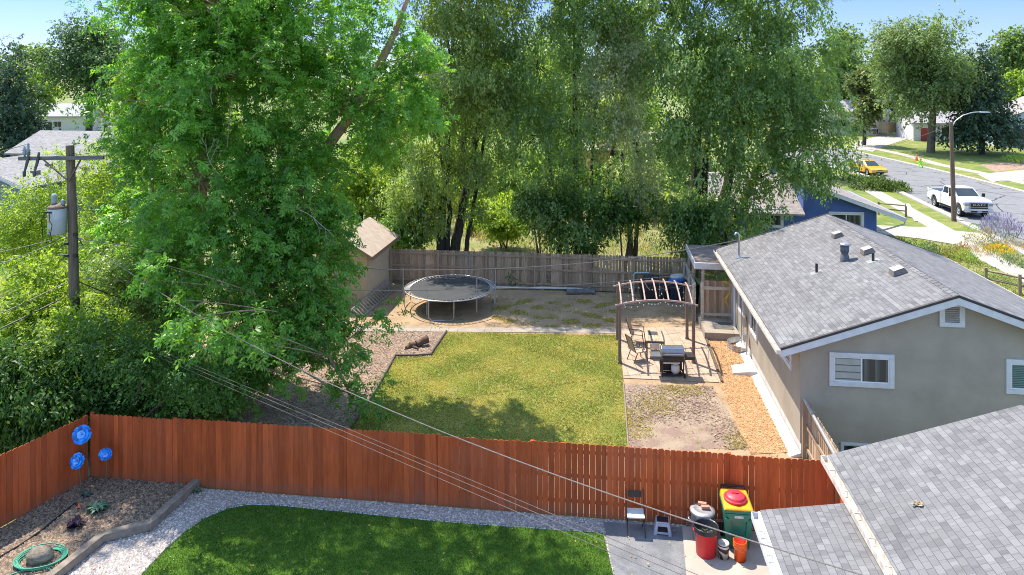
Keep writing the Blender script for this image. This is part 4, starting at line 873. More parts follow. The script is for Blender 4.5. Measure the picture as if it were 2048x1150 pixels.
# covered barbecue, bins and recycling by the back fence
m_cover = M('black_cover', (.016, .016, .018), (.03, .03, .034), .35, 6, bump=.8, bscale=5, bdist=.05)
p = atd(1302, 583, 36.6); p.z = 0
o = thing('covered_barbecue', 'barbecue under a black cover beside the back fence', 'barbecue', p)
mb = MB(); mb.hexa([(-.5, -.3, .02), (.5, -.3, .02), (.5, .3, .02), (-.5, .3, .02)], [(-.62, -.32, .9), (.6, -.32, .88), (.6, .3, .88), (-.62, .3, .9)]); mb.hexa([(-.42, -.28, .88), (.42, -.28, .88), (.42, .26, .88), (-.42, .26, .88)], [(-.34, -.18, 1.22), (.36, -.18, 1.2), (.36, .16, 1.2), (-.34, .16, 1.22)]); mb.build('cover', m_cover, o, .06, seg=3)
mb = MB(); mb.tube([(-.36, -.325, .9), (-.26, -.34, .7), (-.12, -.34, .55)], .022, 6); mb.build('strap', m_trim, o)
o = thing('pipe_stand', 'pale blue metal tube stand behind the black barbecue cover', 'stand', p + Vector((-.85, .2, 0)))
mb = MB(); mb.tube([(0, 0, 0), (0, 0, 1.15), (.1, 0, 1.26), (.8, 0, 1.26)], .035, 8); mb.build('tube', M('pale_blue_tube', (.32, .45, .50), None, .5), o)
o = thing('thin_post', 'thin pale post standing behind the covered barbecue', 'post', atd(1289, 560, 37.2) * Vector((1, 1, 0)) if 0 else Vector((6.75, 37.0, 0)))
mb = MB(); mb.tube([(0, 0, 0), (0, 0, 2.0)], .02, 6); mb.build('post', m_alum, o)
for k, (x, lbl, mt) in enumerate(((1323, 'dark bin bag heap right of the covered barbecue', m_cover),)):
    p = atd(x + 6, 583, 36.5); p.z = 0
    mb = MB(); mb.ball((0, 0, .45), .5, 9, (.9, .7, 1.0)); mb.ball((.2, -.1, .75), .36, 8, (1, .9, .9)); tag(mb.build('bin_bag', mt, loc=p), lbl, 'bin bag')
p = atd(1352, 583, 36.3); p.z = 0
o = thing('storage_bin', 'dark blue storage bin piled with a blue tarp by the fence', 'bin', p)
mb = MB(); mb.hexa([(-.3, -.3, 0), (.3, -.3, 0), (.3, .3, 0), (-.3, .3, 0)], [(-.36, -.36, .85), (.36, -.36, .85), (.36, .36, .85), (-.36, .36, .85)]); mb.build('body', M('dark_blue_plastic', (.02, .035, .06), None, .4), o, .02)
o = thing('tarp', 'crumpled bright blue tarp on top of the storage bin', 'tarp', p + Vector((0, 0, .85)))
mb = MB(); mb.ball((0, 0, .14), .42, 8, (1, .8, .45)); mb.ball((.1, -.1, .2), .28, 7, (1.2, .8, .6)); mb.build('sheet', M('blue_tarp', (.03, .14, .48), (.02, .09, .34), .4, 5, bump=1., bscale=6, bdist=.06), o)
o = thing('white_bag', 'white plastic sack lying on the crumpled blue tarp', 'sack', p + Vector((.05, 0, 1.1)))
mb = MB(); mb.ball((0, 0, .1), .34, 8, (1.1, .7, .42)); mb.ball((.16, .02, .15), .2, 7, (1.2, .8, .5)); mb.build('sack', M('white_sack', (.55, .60, .58), (.42, .47, .46), .5, 6, bump=1., bscale=7, bdist=.05), o)
p = atd(1384, 585, 35.9); p.z = 0
o = thing('wheelie_bin', 'black wheelie bin in the shade next to the pale screen fence', 'bin', p)
mb = MB(); mb.hexa([(-.25, -.28, .03), (.25, -.28, .03), (.25, .28, .03), (-.25, .28, .03)], [(-.3, -.34, .95), (.3, -.34, .95), (.3, .34, .95), (-.3, .34, .95)]); mb.build('body', m_black, o, .02)
mb = MB(); mb.hexa([(-.32, -.38, .955), (.32, -.38, .955), (.32, .36, .955), (-.32, .36, .955)], [(-.28, -.34, 1.0), (.28, -.34, 1.0), (.28, .34, 1.06), (-.28, .34, 1.06)]); mb.build('lid', m_black, o, .02)

# pergola
pg_c = [at(1239.5, 727), at(1387, 727), at(1374, 679), at(1235, 679)]
o = thing('pergola', 'brown metal pergola frame with arched rafters over the patio', 'pergola', pg_c[0]); B0 = pg_c[0]; PZ = 2.28
for c in pg_c:
    mb = MB(B0); mb.box((c.x, c.y, PZ / 2), (.115, .115, PZ), RA * .5); mb.box((c.x, c.y, .05), (.16, .16, .06), RA * .5); mb.build('post', m_pergola, o, .008)
def arch(p, q, u, rise=.17): v = p.lerp(q, u); return Vector((v.x, v.y, PZ + .03 + rise * (1 - (2 * u - 1) ** 2)))
for (p, q) in ((pg_c[0], pg_c[1]), (pg_c[3], pg_c[2])):
    mb = MB(B0); pts = [arch(p, q, -.06 + 1.12 * i / 14) for i in range(15)]
    for i in range(14): mb.bar(pts[i], pts[i + 1], .05, .06)
    mb.build('beam', m_pergola_slat, o)
for i in range(7):
    u = .02 + .16 * i; p, q = arch(pg_c[0], pg_c[1], u), arch(pg_c[3], pg_c[2], u); e = (q - p) * .07
    mb = MB(B0); a_, b_ = p - e + Vector((0, 0, .055)), q + e + Vector((0, 0, .055)); m1, m2 = a_.lerp(b_, .35) + Vector((0, 0, .12)), a_.lerp(b_, .7) + Vector((0, 0, .13)); ps = [a_, m1, m2, b_]
    for j in range(3): mb.bar(ps[j], ps[j + 1], .05, .06)
    mb.build('rafter', m_pergola_slat, o)
sl = thing('string_lights', 'string of clear bulb lights draped under the pergola rafters', 'string lights', arch(pg_c[0], pg_c[1], .1))
sb0 = arch(pg_c[0], pg_c[1], .1); mb = MB(sb0); bls = []; m_bulb = M('clear_bulb', (.75, .72, .66), (.6, .58, .52), .1, 5)
anch = [arch(pg_c[3], pg_c[2], .18), arch(pg_c[0], pg_c[1], .05), arch(pg_c[0], pg_c[1], .38), arch(pg_c[0], pg_c[1], .55), arch(pg_c[3], pg_c[2], .6), arch(pg_c[0], pg_c[1], .64), arch(pg_c[0], pg_c[1], .86), arch(pg_c[3], pg_c[2], .95), arch(pg_c[3], pg_c[2], .18), arch(pg_c[0], pg_c[1], .3)]
for i in range(len(anch) - 1):
    a_, b_ = anch[i], anch[i + 1]; sag = .16 * (b_ - a_).length ** .8; pts = []
    for k in range(13): u = k / 12; v = a_.lerp(b_, u); pts.append(v - Vector((0, 0, .05 + sag * 4 * u * (1 - u) * .45)))
    mb.tube(pts, .006, 4)
    for k in range(1, 12, 3): bls.append(MB(sb0).ball(pts[k] - Vector((0, 0, .07)), .024, 6, (1, 1, 1.3))); mb.tube([pts[k], pts[k] - Vector((0, 0, .05))], .012, 5)
w_ = mb.build('wire', m_dark, sl); [q.build('bulb', m_bulb, sl) for q in bls]

# patio chairs, table, caddy, barbecue
m_sling = M('tan_sling_fabric', (.46, .34, .24), (.40, .29, .205), .8, 30); m_cframe = M('bronze_tube', (.13, .095, .07), None, .4)
def patio_chair(label, p, rz):
    o = thing('patio_chair', label, 'chair', p, rz, 'sling chairs on the patio')
    mb = MB()
    for i in range(4):
        y0, y1 = -.24 + i * .12, -.24 + (i + 1) * .12; z = lambda y: .43 - .03 * math.sin((y + .24) / .48 * math.pi); mb.hexa([(-.23, y0, z(y0) - .008), (.23, y0, z(y0) - .008), (.23, y1, z(y1) - .008), (-.23, y1, z(y1) - .008)], [(-.23, y0, z(y0)), (.23, y0, z(y0)), (.23, y1, z(y1)), (-.23, y1, z(y1))])
    mb.build('seat', m_sling, o)
    mb = MB(); mb.hexa([(-.23, .24, .44), (.23, .24, .44), (.23, .252, .44), (-.23, .252, .44)], [(-.21, .44, 1.05), (.21, .44, 1.05), (.21, .452, 1.05), (-.21, .452, 1.05)]); mb.build('backrest', m_sling, o)
    for sx in (-.245, .245):
        mb = MB(); mb.tube([(sx, -.30, 0), (sx, -.24, .43), (sx * 1.08, -.22, .62), (sx * 1.1, -.1, .66), (sx * 1.08, .2, .64), (sx, .32, .66)], .02, 6); mb.build('front_leg', m_cframe, o)
        mb = MB(); mb.tube([(sx, .36, 0), (sx, .18, .40), (sx, .25, .45), (sx * .9, .455, 1.06)], .02, 6); mb.tube([(sx, -.24, .43), (sx, .24, .43)], .014, 6); mb.build('rear_leg', m_cframe, o)
    mb = MB(); mb.tube([(-.22, .455, 1.06), (.22, .455, 1.06)], .015, 6); mb.tube([(-.245, .2, .22), (.245, .2, .22)], .01, 6); mb.build('cross_bar', m_cframe, o)
patio_chair('tan sling patio chair behind, beside the far side of the table', at(1275, 686), math.radians(72))
patio_chair('tan sling patio chair nearest the lawn, seen from behind', at(1276, 722), math.radians(113))
tpz = at(1309, 707); tb = thing('patio_table', 'slatted pale wood patio table with dark inset', 'table', tpz, RA)
mb = MB()
for i in range(6):
    mb.tint = rnd.random(); mb.bx(-.38 + i * .128, -.38 + i * .128 + .12, -.6, .6, .70, .73)
mb.build('tabletop', M('pale_table_wood', (.52, .40, .27), (.42, .32, .21), .7, 3, 6, (5, .7, 5), tint=.3), tb)
mb = MB(); mb.bx(-.24, .14, .05, .45, .731, .738); mb.build('inset', M('dark_slate', (.07, .07, .075), None, .5), tb)
mb = MB(); mb.bx(-.36, .36, -.58, .58, .62, .698); mb.build('apron', m_cframe, tb)
for sx in (-.33, .33):
    for sy in (-.55, .55):
        mb = MB(); mb.bx(sx - .025, sx + .025, sy - .025, sy + .025, 0, .62); mb.build('leg', m_cframe, tb)
cd = thing('caddy', 'small grey box with wire handles in front of the table', 'caddy', at(1309, 716) + Vector((0, -.05, 0)), RA)
mb = MB(); mb.bx(-.18, .18, -.12, .12, .42, .64); mb.bx(-.2, .2, -.14, .14, 0, .03); mb.build('box', m_alum, cd, .02)
mb = MB(); mb.tube([(-.08, 0, .64), (-.08, 0, .78), (.08, 0, .78), (.08, 0, .64)], .01, 6); [mb.tube([(sx, sy, .03), (sx, sy, .42)], .012, 6) for sx in (-.15, .15) for sy in (-.1, .1)]; mb.build('handle', m_galv, cd)
gp = at(1344, 752); gr = thing('gas_barbecue', 'gas barbecue with grey lid and side shelves on the patio edge', 'barbecue', gp, RA * .4)
m_gl = M('barbecue_lid_steel', (.30, .31, .34), (.24, .25, .27), .28, 4, metal=.85); m_gb = M('black_barbecue_enamel', (.028, .024, .022), (.04, .034, .03), .45, 6)
mb = MB(); pr = [(-.26, .82), (.26, .82), (.26, .98), (.18, 1.10), (.0, 1.15), (-.18, 1.10), (-.26, .98)]; mb.add([(-.42, y, z) for y, z in pr] + [(.42, y, z) for y, z in pr], [tuple(range(7)), tuple(range(13, 6, -1))] + [(i, i + 7, (i + 1) % 7 + 7, (i + 1) % 7) for i in range(7)]); mb.build('lid', m_gl, gr, .02)
mb = MB(); mb.bx(-.42, .42, -.27, .27, .62, .815); mb.build('firebox', m_gb, gr, .02)
mb = MB(); mb.bx(-.41, .41, -.33, -.272, .66, .79); mb.build('control_panel', m_gb, gr, .01)
mb = MB(); mb.tube([(-.33, -.31, .93), (.33, -.31, .93)], .016, 8); mb.tube([(-.33, -.26, .93), (-.33, -.31, .93)], .01, 6); mb.tube([(.33, -.26, .93), (.33, -.31, .93)], .01, 6); mb.build('handle', m_chrome, gr)
for sx, nm in ((-1, 'side_shelf'), (1, 'side_shelf')):
    mb = MB(); mb.bx(min(sx * .43, sx * .80), max(sx * .43, sx * .80), -.24, .24, .78, .82); mb.bx(min(sx * .43, sx * .8), max(sx * .43, sx * .8), -.25, -.242, .70, .82); mb.build(nm, M('shelf_grey', (.13, .13, .14), None, .35) if sx < 0 else m_gb, gr, .01)
for sx in (-.39, .39):
    for sy in (-.22, .22):
        mb = MB(); mb.bx(sx - .02, sx + .02, sy - .02, sy + .02, .06 if sx < 0 else .12, .62); mb.build('leg', m_gb, gr)
mb = MB(); mb.bx(-.37, .37, -.2, .2, .10, .125); mb.bx(-.37, .37, .2, .205, .13, .6); mb.build('base_shelf', m_gb, gr)
mb = MB(); mb.bx(-.36, .25, -.26, -.25, .56, .61); mb.build('towel_bar', m_trim, gr)
for sy in (-.2, .2):
    mb = MB(); mb.X = Matrix.Translation((.44, sy, .085)) @ Matrix.Rotation(math.pi / 2, 4, 'Y'); mb.lathe([(0, -.025), (.085, -.025), (.085, .025), (0, .025)], 16); mb.build('wheel', m_black, gr)
gz = gp + Vector((.12, -.02, .13)); gt2 = thing('gas_bottle', 'white propane gas bottle inside the barbecue frame', 'gas bottle', gz)
mb = MB(); mb.lathe([(.11, 0), (.115, .03), (.15, .05), (.155, .09), (.155, .25), (.14, .30), (.08, .335), (0, .34)], 20); mb.build('body', M('white_gas_paint', (.62, .62, .63), (.52, .52, .53), .4, 4), gt2)
mb = MB(); mb.lathe([(.09, .33), (.1, .42), (.095, .42), (.085, .34)], 14); mb.lathe([(.025, .33), (.025, .40), (0, .41)], 8); mb.build('collar', m_alum, gt2)
# ------------------------------------------------------------------ poles and cables
PX, PD = (146 - 1024) * 24 / F, 24.0
pole = thing('utility_pole', 'weathered wooden utility pole with crossarm and transformer in the thicket', 'utility pole', (PX, PD, 0))
B = Vector((PX, PD, 0))
def pz(py): return H - (py - YH) * PD / F
def pxx(x): return (x - 1024) * PD / F
mb = MB(B); mb.tube([(PX + .06, PD, -.3), (PX + .05, PD, 3), (PX, PD, 6), (PX - .10, PD, pz(291))], [.17, .16, .145, .125], 12); mb.build('shaft', m_pole, pole)
zc = pz(315); mb = MB(B); mb.bar((pxx(46), PD - .19, zc - .01), (pxx(214), PD - .19, zc + .02), .1, .125); mb.build('crossarm', M('crossarm_wood', (.17, .165, .17), (.12, .115, .115), .9, 4, 6, (1, 4, 4)), pole)
for x in (97, 170):
    mb = MB(B); mb.bar((pxx(x), PD - .25, zc - .05), (PX - .05, PD - .15, pz(362)), .06, .03); mb.build('brace', m_pole, pole)
for x, hh in ((57, .35), (64, .45)):
    mb = MB(B); mb.lathe([(.03, -.1), (.03, .05), (.07, .06), (.05, .1), (.07, .13), (.05, .17), (.075, .2), (.04, .26), (.04, hh - .03), (0, hh)], 12, (pxx(x), PD - .19, zc + .05)); mb.build('insulator', M('grey_porcelain', (.30, .34, .38), (.24, .28, .32), .25, 5), pole)
for x in (68, 88):
    mb = MB(B); mb.tube([(pxx(x), PD - .25, zc + .2), (pxx(x) - .02, PD - .3, zc - .1), (pxx(x) - .1, PD - .32, zc - .45)], [.035, .05, .03], 8); mb.lathe([(0, -.1), (.05, -.08), (.05, .08), (0, .1)], 8, (pxx(x) - .12, PD - .3, zc - .5)); mb.build('fuse_cutout', M('dark_porcelain', (.05, .055, .06), (.1, .1, .11), .3, 5), pole)
TX, TY = pxx(125), PD - .28
m_tr = M('transformer_paint', (.46, .49, .49), (.40, .43, .43), .45, 2.5, 6)
mb = MB(B); z0, z1 = pz(464), pz(412); mb.lathe([(0, z0), (.25, z0), (.275, z0 + .03), (.275, z1 - .03), (.25, z1), (.25, z1 + .0)], 26, (TX, TY, 0)); trf = mb.build('transformer', m_tr, pole)
mb = MB(B); mb.lathe([(.28, z1 - .02), (.29, z1 + .02), (.25, z1 + .06), (.1, z1 + .12), (0, z1 + .12)], 26, (TX, TY, 0)); mb.build('lid', M('rusty_lid', (.20, .12, .085), (.12, .085, .07), .7, 8), trf)
m_por = M('grey_bushing', (.33, .37, .42), (.27, .31, .36), .3, 5)
for x, r, h in ((117, .095, .42), (134, .065, .24)):
    X = pxx(x); mb = MB(B); mb.lathe([(r * .7, .04), (r * .7, h * .3)] + [q for i in range(4) for q in ((r, h * (.3 + .17 * i)), (r * .82, h * (.4 + .17 * i)))] + [(r * .5, h + .02), (0, h + .03)], 14, (X, TY + .05, z1)); mb.build('bushing', m_por, trf)
mb = MB(B)
mb.tube([(TX - .26, TY - .2, z1 - .15), (TX - .32, TY - .3, z0 + .5), (TX - .3, TY - .25, z0 - .2)], .013, 5); mb.tube([(TX - .05, TY - .33, z1 - .12), (TX - .02, TY - .36, z1 - .35), (TX + .06, TY - .36, z0 + .35), (TX + .0, TY - .35, z0 + .05), (TX + .02, TY - .3, z0 - .2)], .013, 5)
for sx in (-.2, -.05): mb.box((TX + sx, TY - .26, z1 - .11), (.1, .08, .05))
mb.build('lead_wire', m_black, trf)
mb = MB(B); mb.box((TX - .13, TY - .25, z0 + .6), (.12, .03, .1), -.4); mb.box((TX - .13, TY - .25, z0 + .45), (.1, .03, .06), -.4); mb.box((TX - .10, TY - .262, z0 + .17), (.07, .025, .09), -.33); mb.build('sticker', M('yellow_sticker', (.55, .40, .12), (.4, .3, .1), .6, 14), trf)
def text_on(s, size, mat, parent, loc, rot, name='lettering', ext=.003):
    c = bpy.data.curves.new(name, 'FONT'); c.body = s; c.size = size; c.extrude = ext; c.align_x = 'CENTER'; c.align_y = 'CENTER'; c.materials.append(mat)
    t_ = bpy.data.objects.new('text_tmp', c); me = bpy.data.meshes.new_from_object(t_); me.name = name; bpy.data.objects.remove(t_)
    o = bpy.data.objects.new(name, me); COL.objects.link(o); o.parent = parent; o.location = loc; o.rotation_euler = rot; return o
text_on('7', .17, M('blue_ink', (.06, .07, .25), None, .6), trf, (TX - .10 - B.x, TY - .272 - B.y, z0 + .06), (math.radians(90), 0, -.33))
for zz, dx in ((6.05, .16), (5.75, -.14), (5.35, -.14), (5.35, .15)):
    mb = MB(B); mb.box((PX + dx, PD - .12, zz), (.12, .1, .08)); mb.tube([(PX + dx * 1.2, PD - .15, zz), (PX + dx * 2.2, PD - .25, zz - .15), (PX + dx * 2.6, PD - .15, zz - .35), (PX + dx * 1.1, PD - .1, zz - .4)], .012, 5); mb.build('clamp', m_dark, pole)
mb = MB(B); mb.bx(PX + .08, PX + .26, PD - .2, PD - .05, 3.6, 3.95); mb.build('splice_box', m_dark, pole)

def cable(label, a, b, sag, r=.012, mat=None, n=24, ext=None):
    a, b = Vector(a), Vector(b); pts = []
    for i in range(n + 1):
        t = i / n; p = a.lerp(b, t); p.z -= 4 * sag * t * (1 - t); pts.append(p)
    m = a
    return tag(MB(m).tube(pts, r, 5).build('overhead_cable', mat or m_wire, loc=m), label, 'cable', 'overhead cables')
m_wire = M('pale_twisted_cable', (.235, .205, .185), (.13, .115, .105), .6, 30)
m_wire_d = M('dark_cable', (.085, .075, .07), (.06, .055, .05), .6, 30)
m_wire_t = M('thin_cable', (.17, .14, .125), (.11, .09, .08), .6, 30)
cable('thick pale cable crossing the red fence and yard down to the near roof', (PX + .15, PD, 6.02), (4.75, 8.86, 5.05), .9, .0095)
ea = (2.9, 9.3, 4.55)
cable('upper thin cable of the trio crossing the shaded turf', (PX + .1, PD, 3.30), (ea[0], ea[1], ea[2] + .12), -.02, .0045, M('brown_cable', (.16, .125, .11), (.11, .085, .075), .6, 20))
cable('middle thin cable of the trio crossing the shaded turf', (PX + .1, PD, 3.22), (ea[0], ea[1], ea[2] + .03), -.02, .005, m_wire_t)
cable('lowest thin cable of the trio crossing the shaded turf', (PX + .1, PD, 3.14), (ea[0], ea[1], ea[2] - .08), .0, .0045, m_wire_t)
cable('white service cable over the back fence to the roof mast', (PX + .15, PD, 5.9), MAST, 1.15, .018)
cable('grey line over the trampoline toward the patio cover', (PX + .1, PD, 4.6), atd(1400, 545, 33.6), .62, .012)
cable('cable from the crossarm end to the photo edge', (pxx(60), PD - .19, zc + .45), atd(-250, 352, 24), .1, .012)
cable('cable from the crossarm middle rising into the maple', (pxx(133), PD - .2, zc + .05), atd(480, 240, 38), .2, .010)
cable('upper pale cable leaving the pole below the transformer', (PX - .1, PD, 6.0), atd(-260, 548, 22), .12, .012)
cable('lower pale cable leaving the pole below the transformer', (PX - .1, PD, 5.95), atd(-260, 610, 21), .12, .013)
cable('pale communication cable low on the pole above the thicket', (PX - .1, PD, 4.5), atd(-260, 735, 20), .1, .016)
cable('thick black communication cable sloping over the thicket', (PX - .1, PD, 4.05), atd(-260, 770, 20), .1, .024, m_wire_d)
cable('lowest thin cable sloping over the thicket', (PX - .1, PD, 3.6), atd(-260, 795, 20), .08, .010)
cable('dark cable from the pole down into the shrubs toward the maple trunk', (PX + .1, PD, 4.5), atd(420, 640, 29), .2, .02, m_wire_d)

# street lamp
lp = at(1908, 442, FZ); o = thing('street_lamp', 'wooden street lamp pole with curved silver arm beside the white pickup', 'street lamp', lp)
mb = MB(lp); mb.tube([lp + Vector((0, 0, -.2)), lp + Vector((-.1, 0, 3.5)), lp + Vector((-.22, 0, 7.25))], [.17, .15, .12], 12); mb.build('pole', M('brown_pole', (.20, .135, .095), (.13, .09, .065), .9, 3, 6, (6, 6, .5), .5, 14), o)
A_ = lp + Vector((-.15, 0, 6.9)); mb = MB(lp)
arm = [A_, A_ + Vector((.25, -.02, .45)), A_ + Vector((.75, -.1, .85)), A_ + Vector((1.35, -.18, 1.06)), A_ + Vector((1.95, -.26, 1.12))]
mb.tube(arm, [.045, .04, .038, .035, .032], 8); mb.build('arm', m_alum, o)
mb = MB(lp); mb.hexa([A_ + Vector(q) for q in ((1.9, -.38, 1.04), (2.55, -.46, 1.05), (2.55, -.22, 1.05), (1.9, -.14, 1.04))], [A_ + Vector(q) for q in ((1.9, -.34, 1.16), (2.5, -.42, 1.13), (2.5, -.26, 1.13), (1.9, -.18, 1.16))]); mb.build('lamp_head', m_alum, o, .02)
cable('thin cable from the street lamp to the far left trees', lp + Vector((-.22, 0, 7.1)), atd(1640, 300, 82), .9, .016)

# ------------------------------------------------------------------ vehicles
def side_profile(mb, prof, y0, y1):
    """prof: x,z outline (counter-clockwise seen from -y), extruded from y0 to y1"""
    n = len(prof); mb.add([(x, y0, z) for x, z in prof] + [(x, y1, z) for x, z in prof], [tuple(range(n)), tuple(range(2 * n - 1, n - 1, -1))] + [(i + n, (i + 1) % n + n, (i + 1) % n, i) for i in range(n)])
def arch_pts(x0, r, zb, n=9): return [(x0 - r * math.cos(math.pi * i / n), zb + r * math.sin(math.pi * i / n)) for i in range(n + 1)]
def on_quad(mb, q, u0, u1, v0, v1, off):
    q = [Vector(p) for p in q]; nrm = (q[1] - q[0]).cross(q[3] - q[0]).normalized()
    f = lambda u, v: q[0].lerp(q[1], u).lerp(q[3].lerp(q[2], u), v) + nrm * off
    mb.add([f(u0, v0), f(u1, v0), f(u1, v1), f(u0, v1)], [(0, 1, 2, 3)])
m_cglass = M('tinted_car_glass', (.025, .032, .036), (.04, .048, .05), .08, 1.5, spec=.8)
def wheel(o, x, y, r, w, rim):
    s = 1 if y > 0 else -1
    mb = MB(); mb.X = Matrix.Translation((x, y, r)) @ Matrix.Rotation(-s * math.pi / 2, 4, 'X')
    mb.lathe([(r * .60, -w * .5), (r * .93, -w * .5), (r, -w * .32), (r, w * .32), (r * .93, w * .5), (r * .62, w * .5), (r * .60, w * .35)], 24); wh = mb.build('wheel', m_rubber, o)
    mb = MB(); mb.X = Matrix.Translation((x, y, r)) @ Matrix.Rotation(-s * math.pi / 2, 4, 'X')
    mb.lathe([(r * .61, w * .44), (r * .55, w * .36), (r * .2, w * .30), (r * .18, w * .42), (0, w * .42)], 20); mb.build('rim', rim, wh)
    mb = MB(); mb.X = Matrix.Translation((x, y, r)) @ Matrix.Rotation(-s * math.pi / 2, 4, 'X')
    for k in range(6):
        a = 2 * math.pi * (k + .5) / 6; mb.box((r * .38 * math.cos(a), r * .38 * math.sin(a), w * .345), (r * .16, r * .13, .01), a)
    mb.build('rim_slot', m_black, wh)
def greenhouse(o, q, body, splits, name='cab'):
    """q: bottom then top corners: front-right, front-left, rear-left, rear-right"""
    b, t = [Vector(p) for p in q[:4]], [Vector(p) for p in q[4:]]
    mb = MB(); mb.hexa([b[0], b[1], b[2], b[3]], [t[0], t[1], t[2], t[3]]); cab = mb.build(name, body, o, .05, seg=3)
    mb = MB(); on_quad(mb, [b[0], b[1], t[1], t[0]], .06, .94, .08, .92, .012); mb.build('windscreen', m_cglass, cab)
    mb = MB(); on_quad(mb, [b[2], b[3], t[3], t[2]], .1, .9, .2, .9, .012); mb.build('rear_window', m_cglass, cab)
    for qq, flip in (([b[1], b[2], t[2], t[1]], 0), ([b[3], b[0], t[0], t[3]], 1)):
        for (u0, u1) in splits:
            if flip: u0, u1 = 1 - u1, 1 - u0
            mb = MB(); on_quad(mb, qq, u0, u1, .1, .88, .012); mb.build('side_window', m_cglass, cab)
    return cab
def pickup(label, loc, rz):
    o = thing('pickup_truck', label, 'pickup', loc, rz); W2 = 1.0
    fr = [(-.78, .52)] + [(1.02, .50)] + arch_pts(1.95, .52, .5)[0:] + [(2.62, .50), (2.86, .62), (2.90, 1.0), (2.84, 1.24), (2.6, 1.32), (1.45, 1.40), (-.78, 1.42)]
    mb = MB(); side_profile(mb, fr, -W2, W2); mb.build('body', m_white, o, .05, seg=3)
    bed = [(-3.05, .66), (-2.55, .58)] + arch_pts(-1.9, .52, .5) + [(-.82, .52), (-.82, 1.42), (-3.05, 1.42)]
    mb = MB(); side_profile(mb, bed, -W2, -W2 + .13); side_profile(mb, bed, W2 - .13, W2); mb.bx(-3.06, -2.98, -W2 + .13, W2 - .13, .66, 1.40); bd = mb.build('bed', m_white, o, .02)
    mb = MB(); mb.bx(-2.98, -.83, -W2 + .131, W2 - .131, .70, .80); mb.bx(-.9, -.83, -W2 + .131, W2 - .131, .8, 1.38)
    for s in (-1, 1): mb.bx(-2.98, -.84, s * (W2 - .14) - .008, s * (W2 - .14) + .008, .8, 1.425); mb.bx(-3.0, -.83, s * (W2 - .07) - .05, s * (W2 - .07) + .05, 1.421, 1.435)
    mb.build('bed_liner', m_black, bd)
    q = [(1.50, -.90, 1.38), (1.50, .90, 1.38), (-.80, .90, 1.38), (-.80, -.90, 1.38), (.62, -.76, 1.97), (.62, .76, 1.97), (-.66, .76, 1.97), (-.66, -.76, 1.97)]
    greenhouse(o, q, m_white, ((.14, .50), (.55, .93)))
    mb = MB(); mb.bx(2.80, 2.925, -.62, .62, .72, 1.16); gl = mb.build('grille', m_black, o, .02)
    mb = MB(); mb.bx(2.88, 2.95, -.66, .66, 1.15, 1.20); mb.bx(2.88, 2.945, -.66, .66, .68, .73); [mb.bx(2.88, 2.94, s * .64 - .03, s * .64 + .03, .73, 1.13) for s in (-1, 1)]; mb.bx(2.9, 2.935, -.6, .6, .84, .87); mb.build('surround', m_chrome, gl)
    text_on('RAM', .30, m_chrome, gl, (2.932, 0, 1.01), (math.radians(90), 0, math.radians(90)), ext=.008).scale = (1.5, .62, 1)
    for s in (-1, 1):
        mb = MB(); mb.hexa([(2.70, s * .99 - .015, .90), (2.90, s * .68 - .02, .90), (2.90, s * .68 + .02, .90), (2.70, s * .99 + .015, .90)], [(2.66, s * .99 - .015, 1.16), (2.88, s * .68 - .02, 1.16), (2.88, s * .68 + .02, 1.16), (2.66, s * .99 + .015, 1.16)]) if 0 else mb.bx(2.62, 2.93, min(s * .67, s * 1.005), max(s * .67, s * 1.005), .93, 1.15)
        mb.build('headlight', M('headlight_lens', (.42, .43, .45), (.3, .31, .33), .08, 9, metal=.5), o, .03)
        mb = MB(); mb.tube([(1.25, s * .95, 1.40), (1.22, s * 1.12, 1.46)], .03, 6); mb.box((1.2, s * 1.2, 1.5), (.12, .2, .26)); mb.build('mirror', m_black, o, .02)
        for x in (.98, -.22):
            mb = MB(); mb.bx(x - .5, x - .32, s * 1.0 - .02, s * 1.0 + .02, 1.18, 1.215); mb.build('door_handle', m_chrome, o)
        mb = MB(); mb.bx(-.72, .98, s * .98 - .09, s * .98 + .09, .38, .43); mb.build('side_step', m_black, o, .01)
        mb = MB(); mb.bx(-3.07, -2.95, s * .93 - .07, s * .93 + .075, 1.0, 1.35); mb.build('tail_light', M('red_lens', (.35, .02, .02), None, .2), o)
        for x in (.42, -.74, 1.4):
            mb = MB(); mb.bx(x - .006, x + .006, s * 1.001 - .002, s * 1.001 + .002, .56, 1.38); mb.build('door_seam', m_dark, o)
    mb = MB(); mb.bx(2.70, 3.0, -1.0, 1.0, .45, .70); bp_ = mb.build('bumper', m_chrome, o, .05, seg=3)
    mb = MB(); mb.bx(2.99, 3.006, -.6, .6, .49, .60); mb.build('air_intake', m_black, bp_)
    mb = MB(); mb.bx(3.006, 3.02, -.16, .16, .46, .57); mb.build('number_plate', M_stripes('plate_print', (.6, .62, .6), (.12, .25, .18), .05, .6, 1), bp_)
    mb = MB(); mb.bx(-3.2, -3.0, -.98, .98, .48, .66); mb.build('bumper', m_chrome, o, .04)
    mb = MB(); mb.bx(-2.9, 2.7, -.8, .8, .36, .62); mb.build('chassis', m_black, o)
    for x in (1.95, -1.9):
        for y in (-.86, .86): wheel(o, x, y, .41, .28, m_alum)
    return o
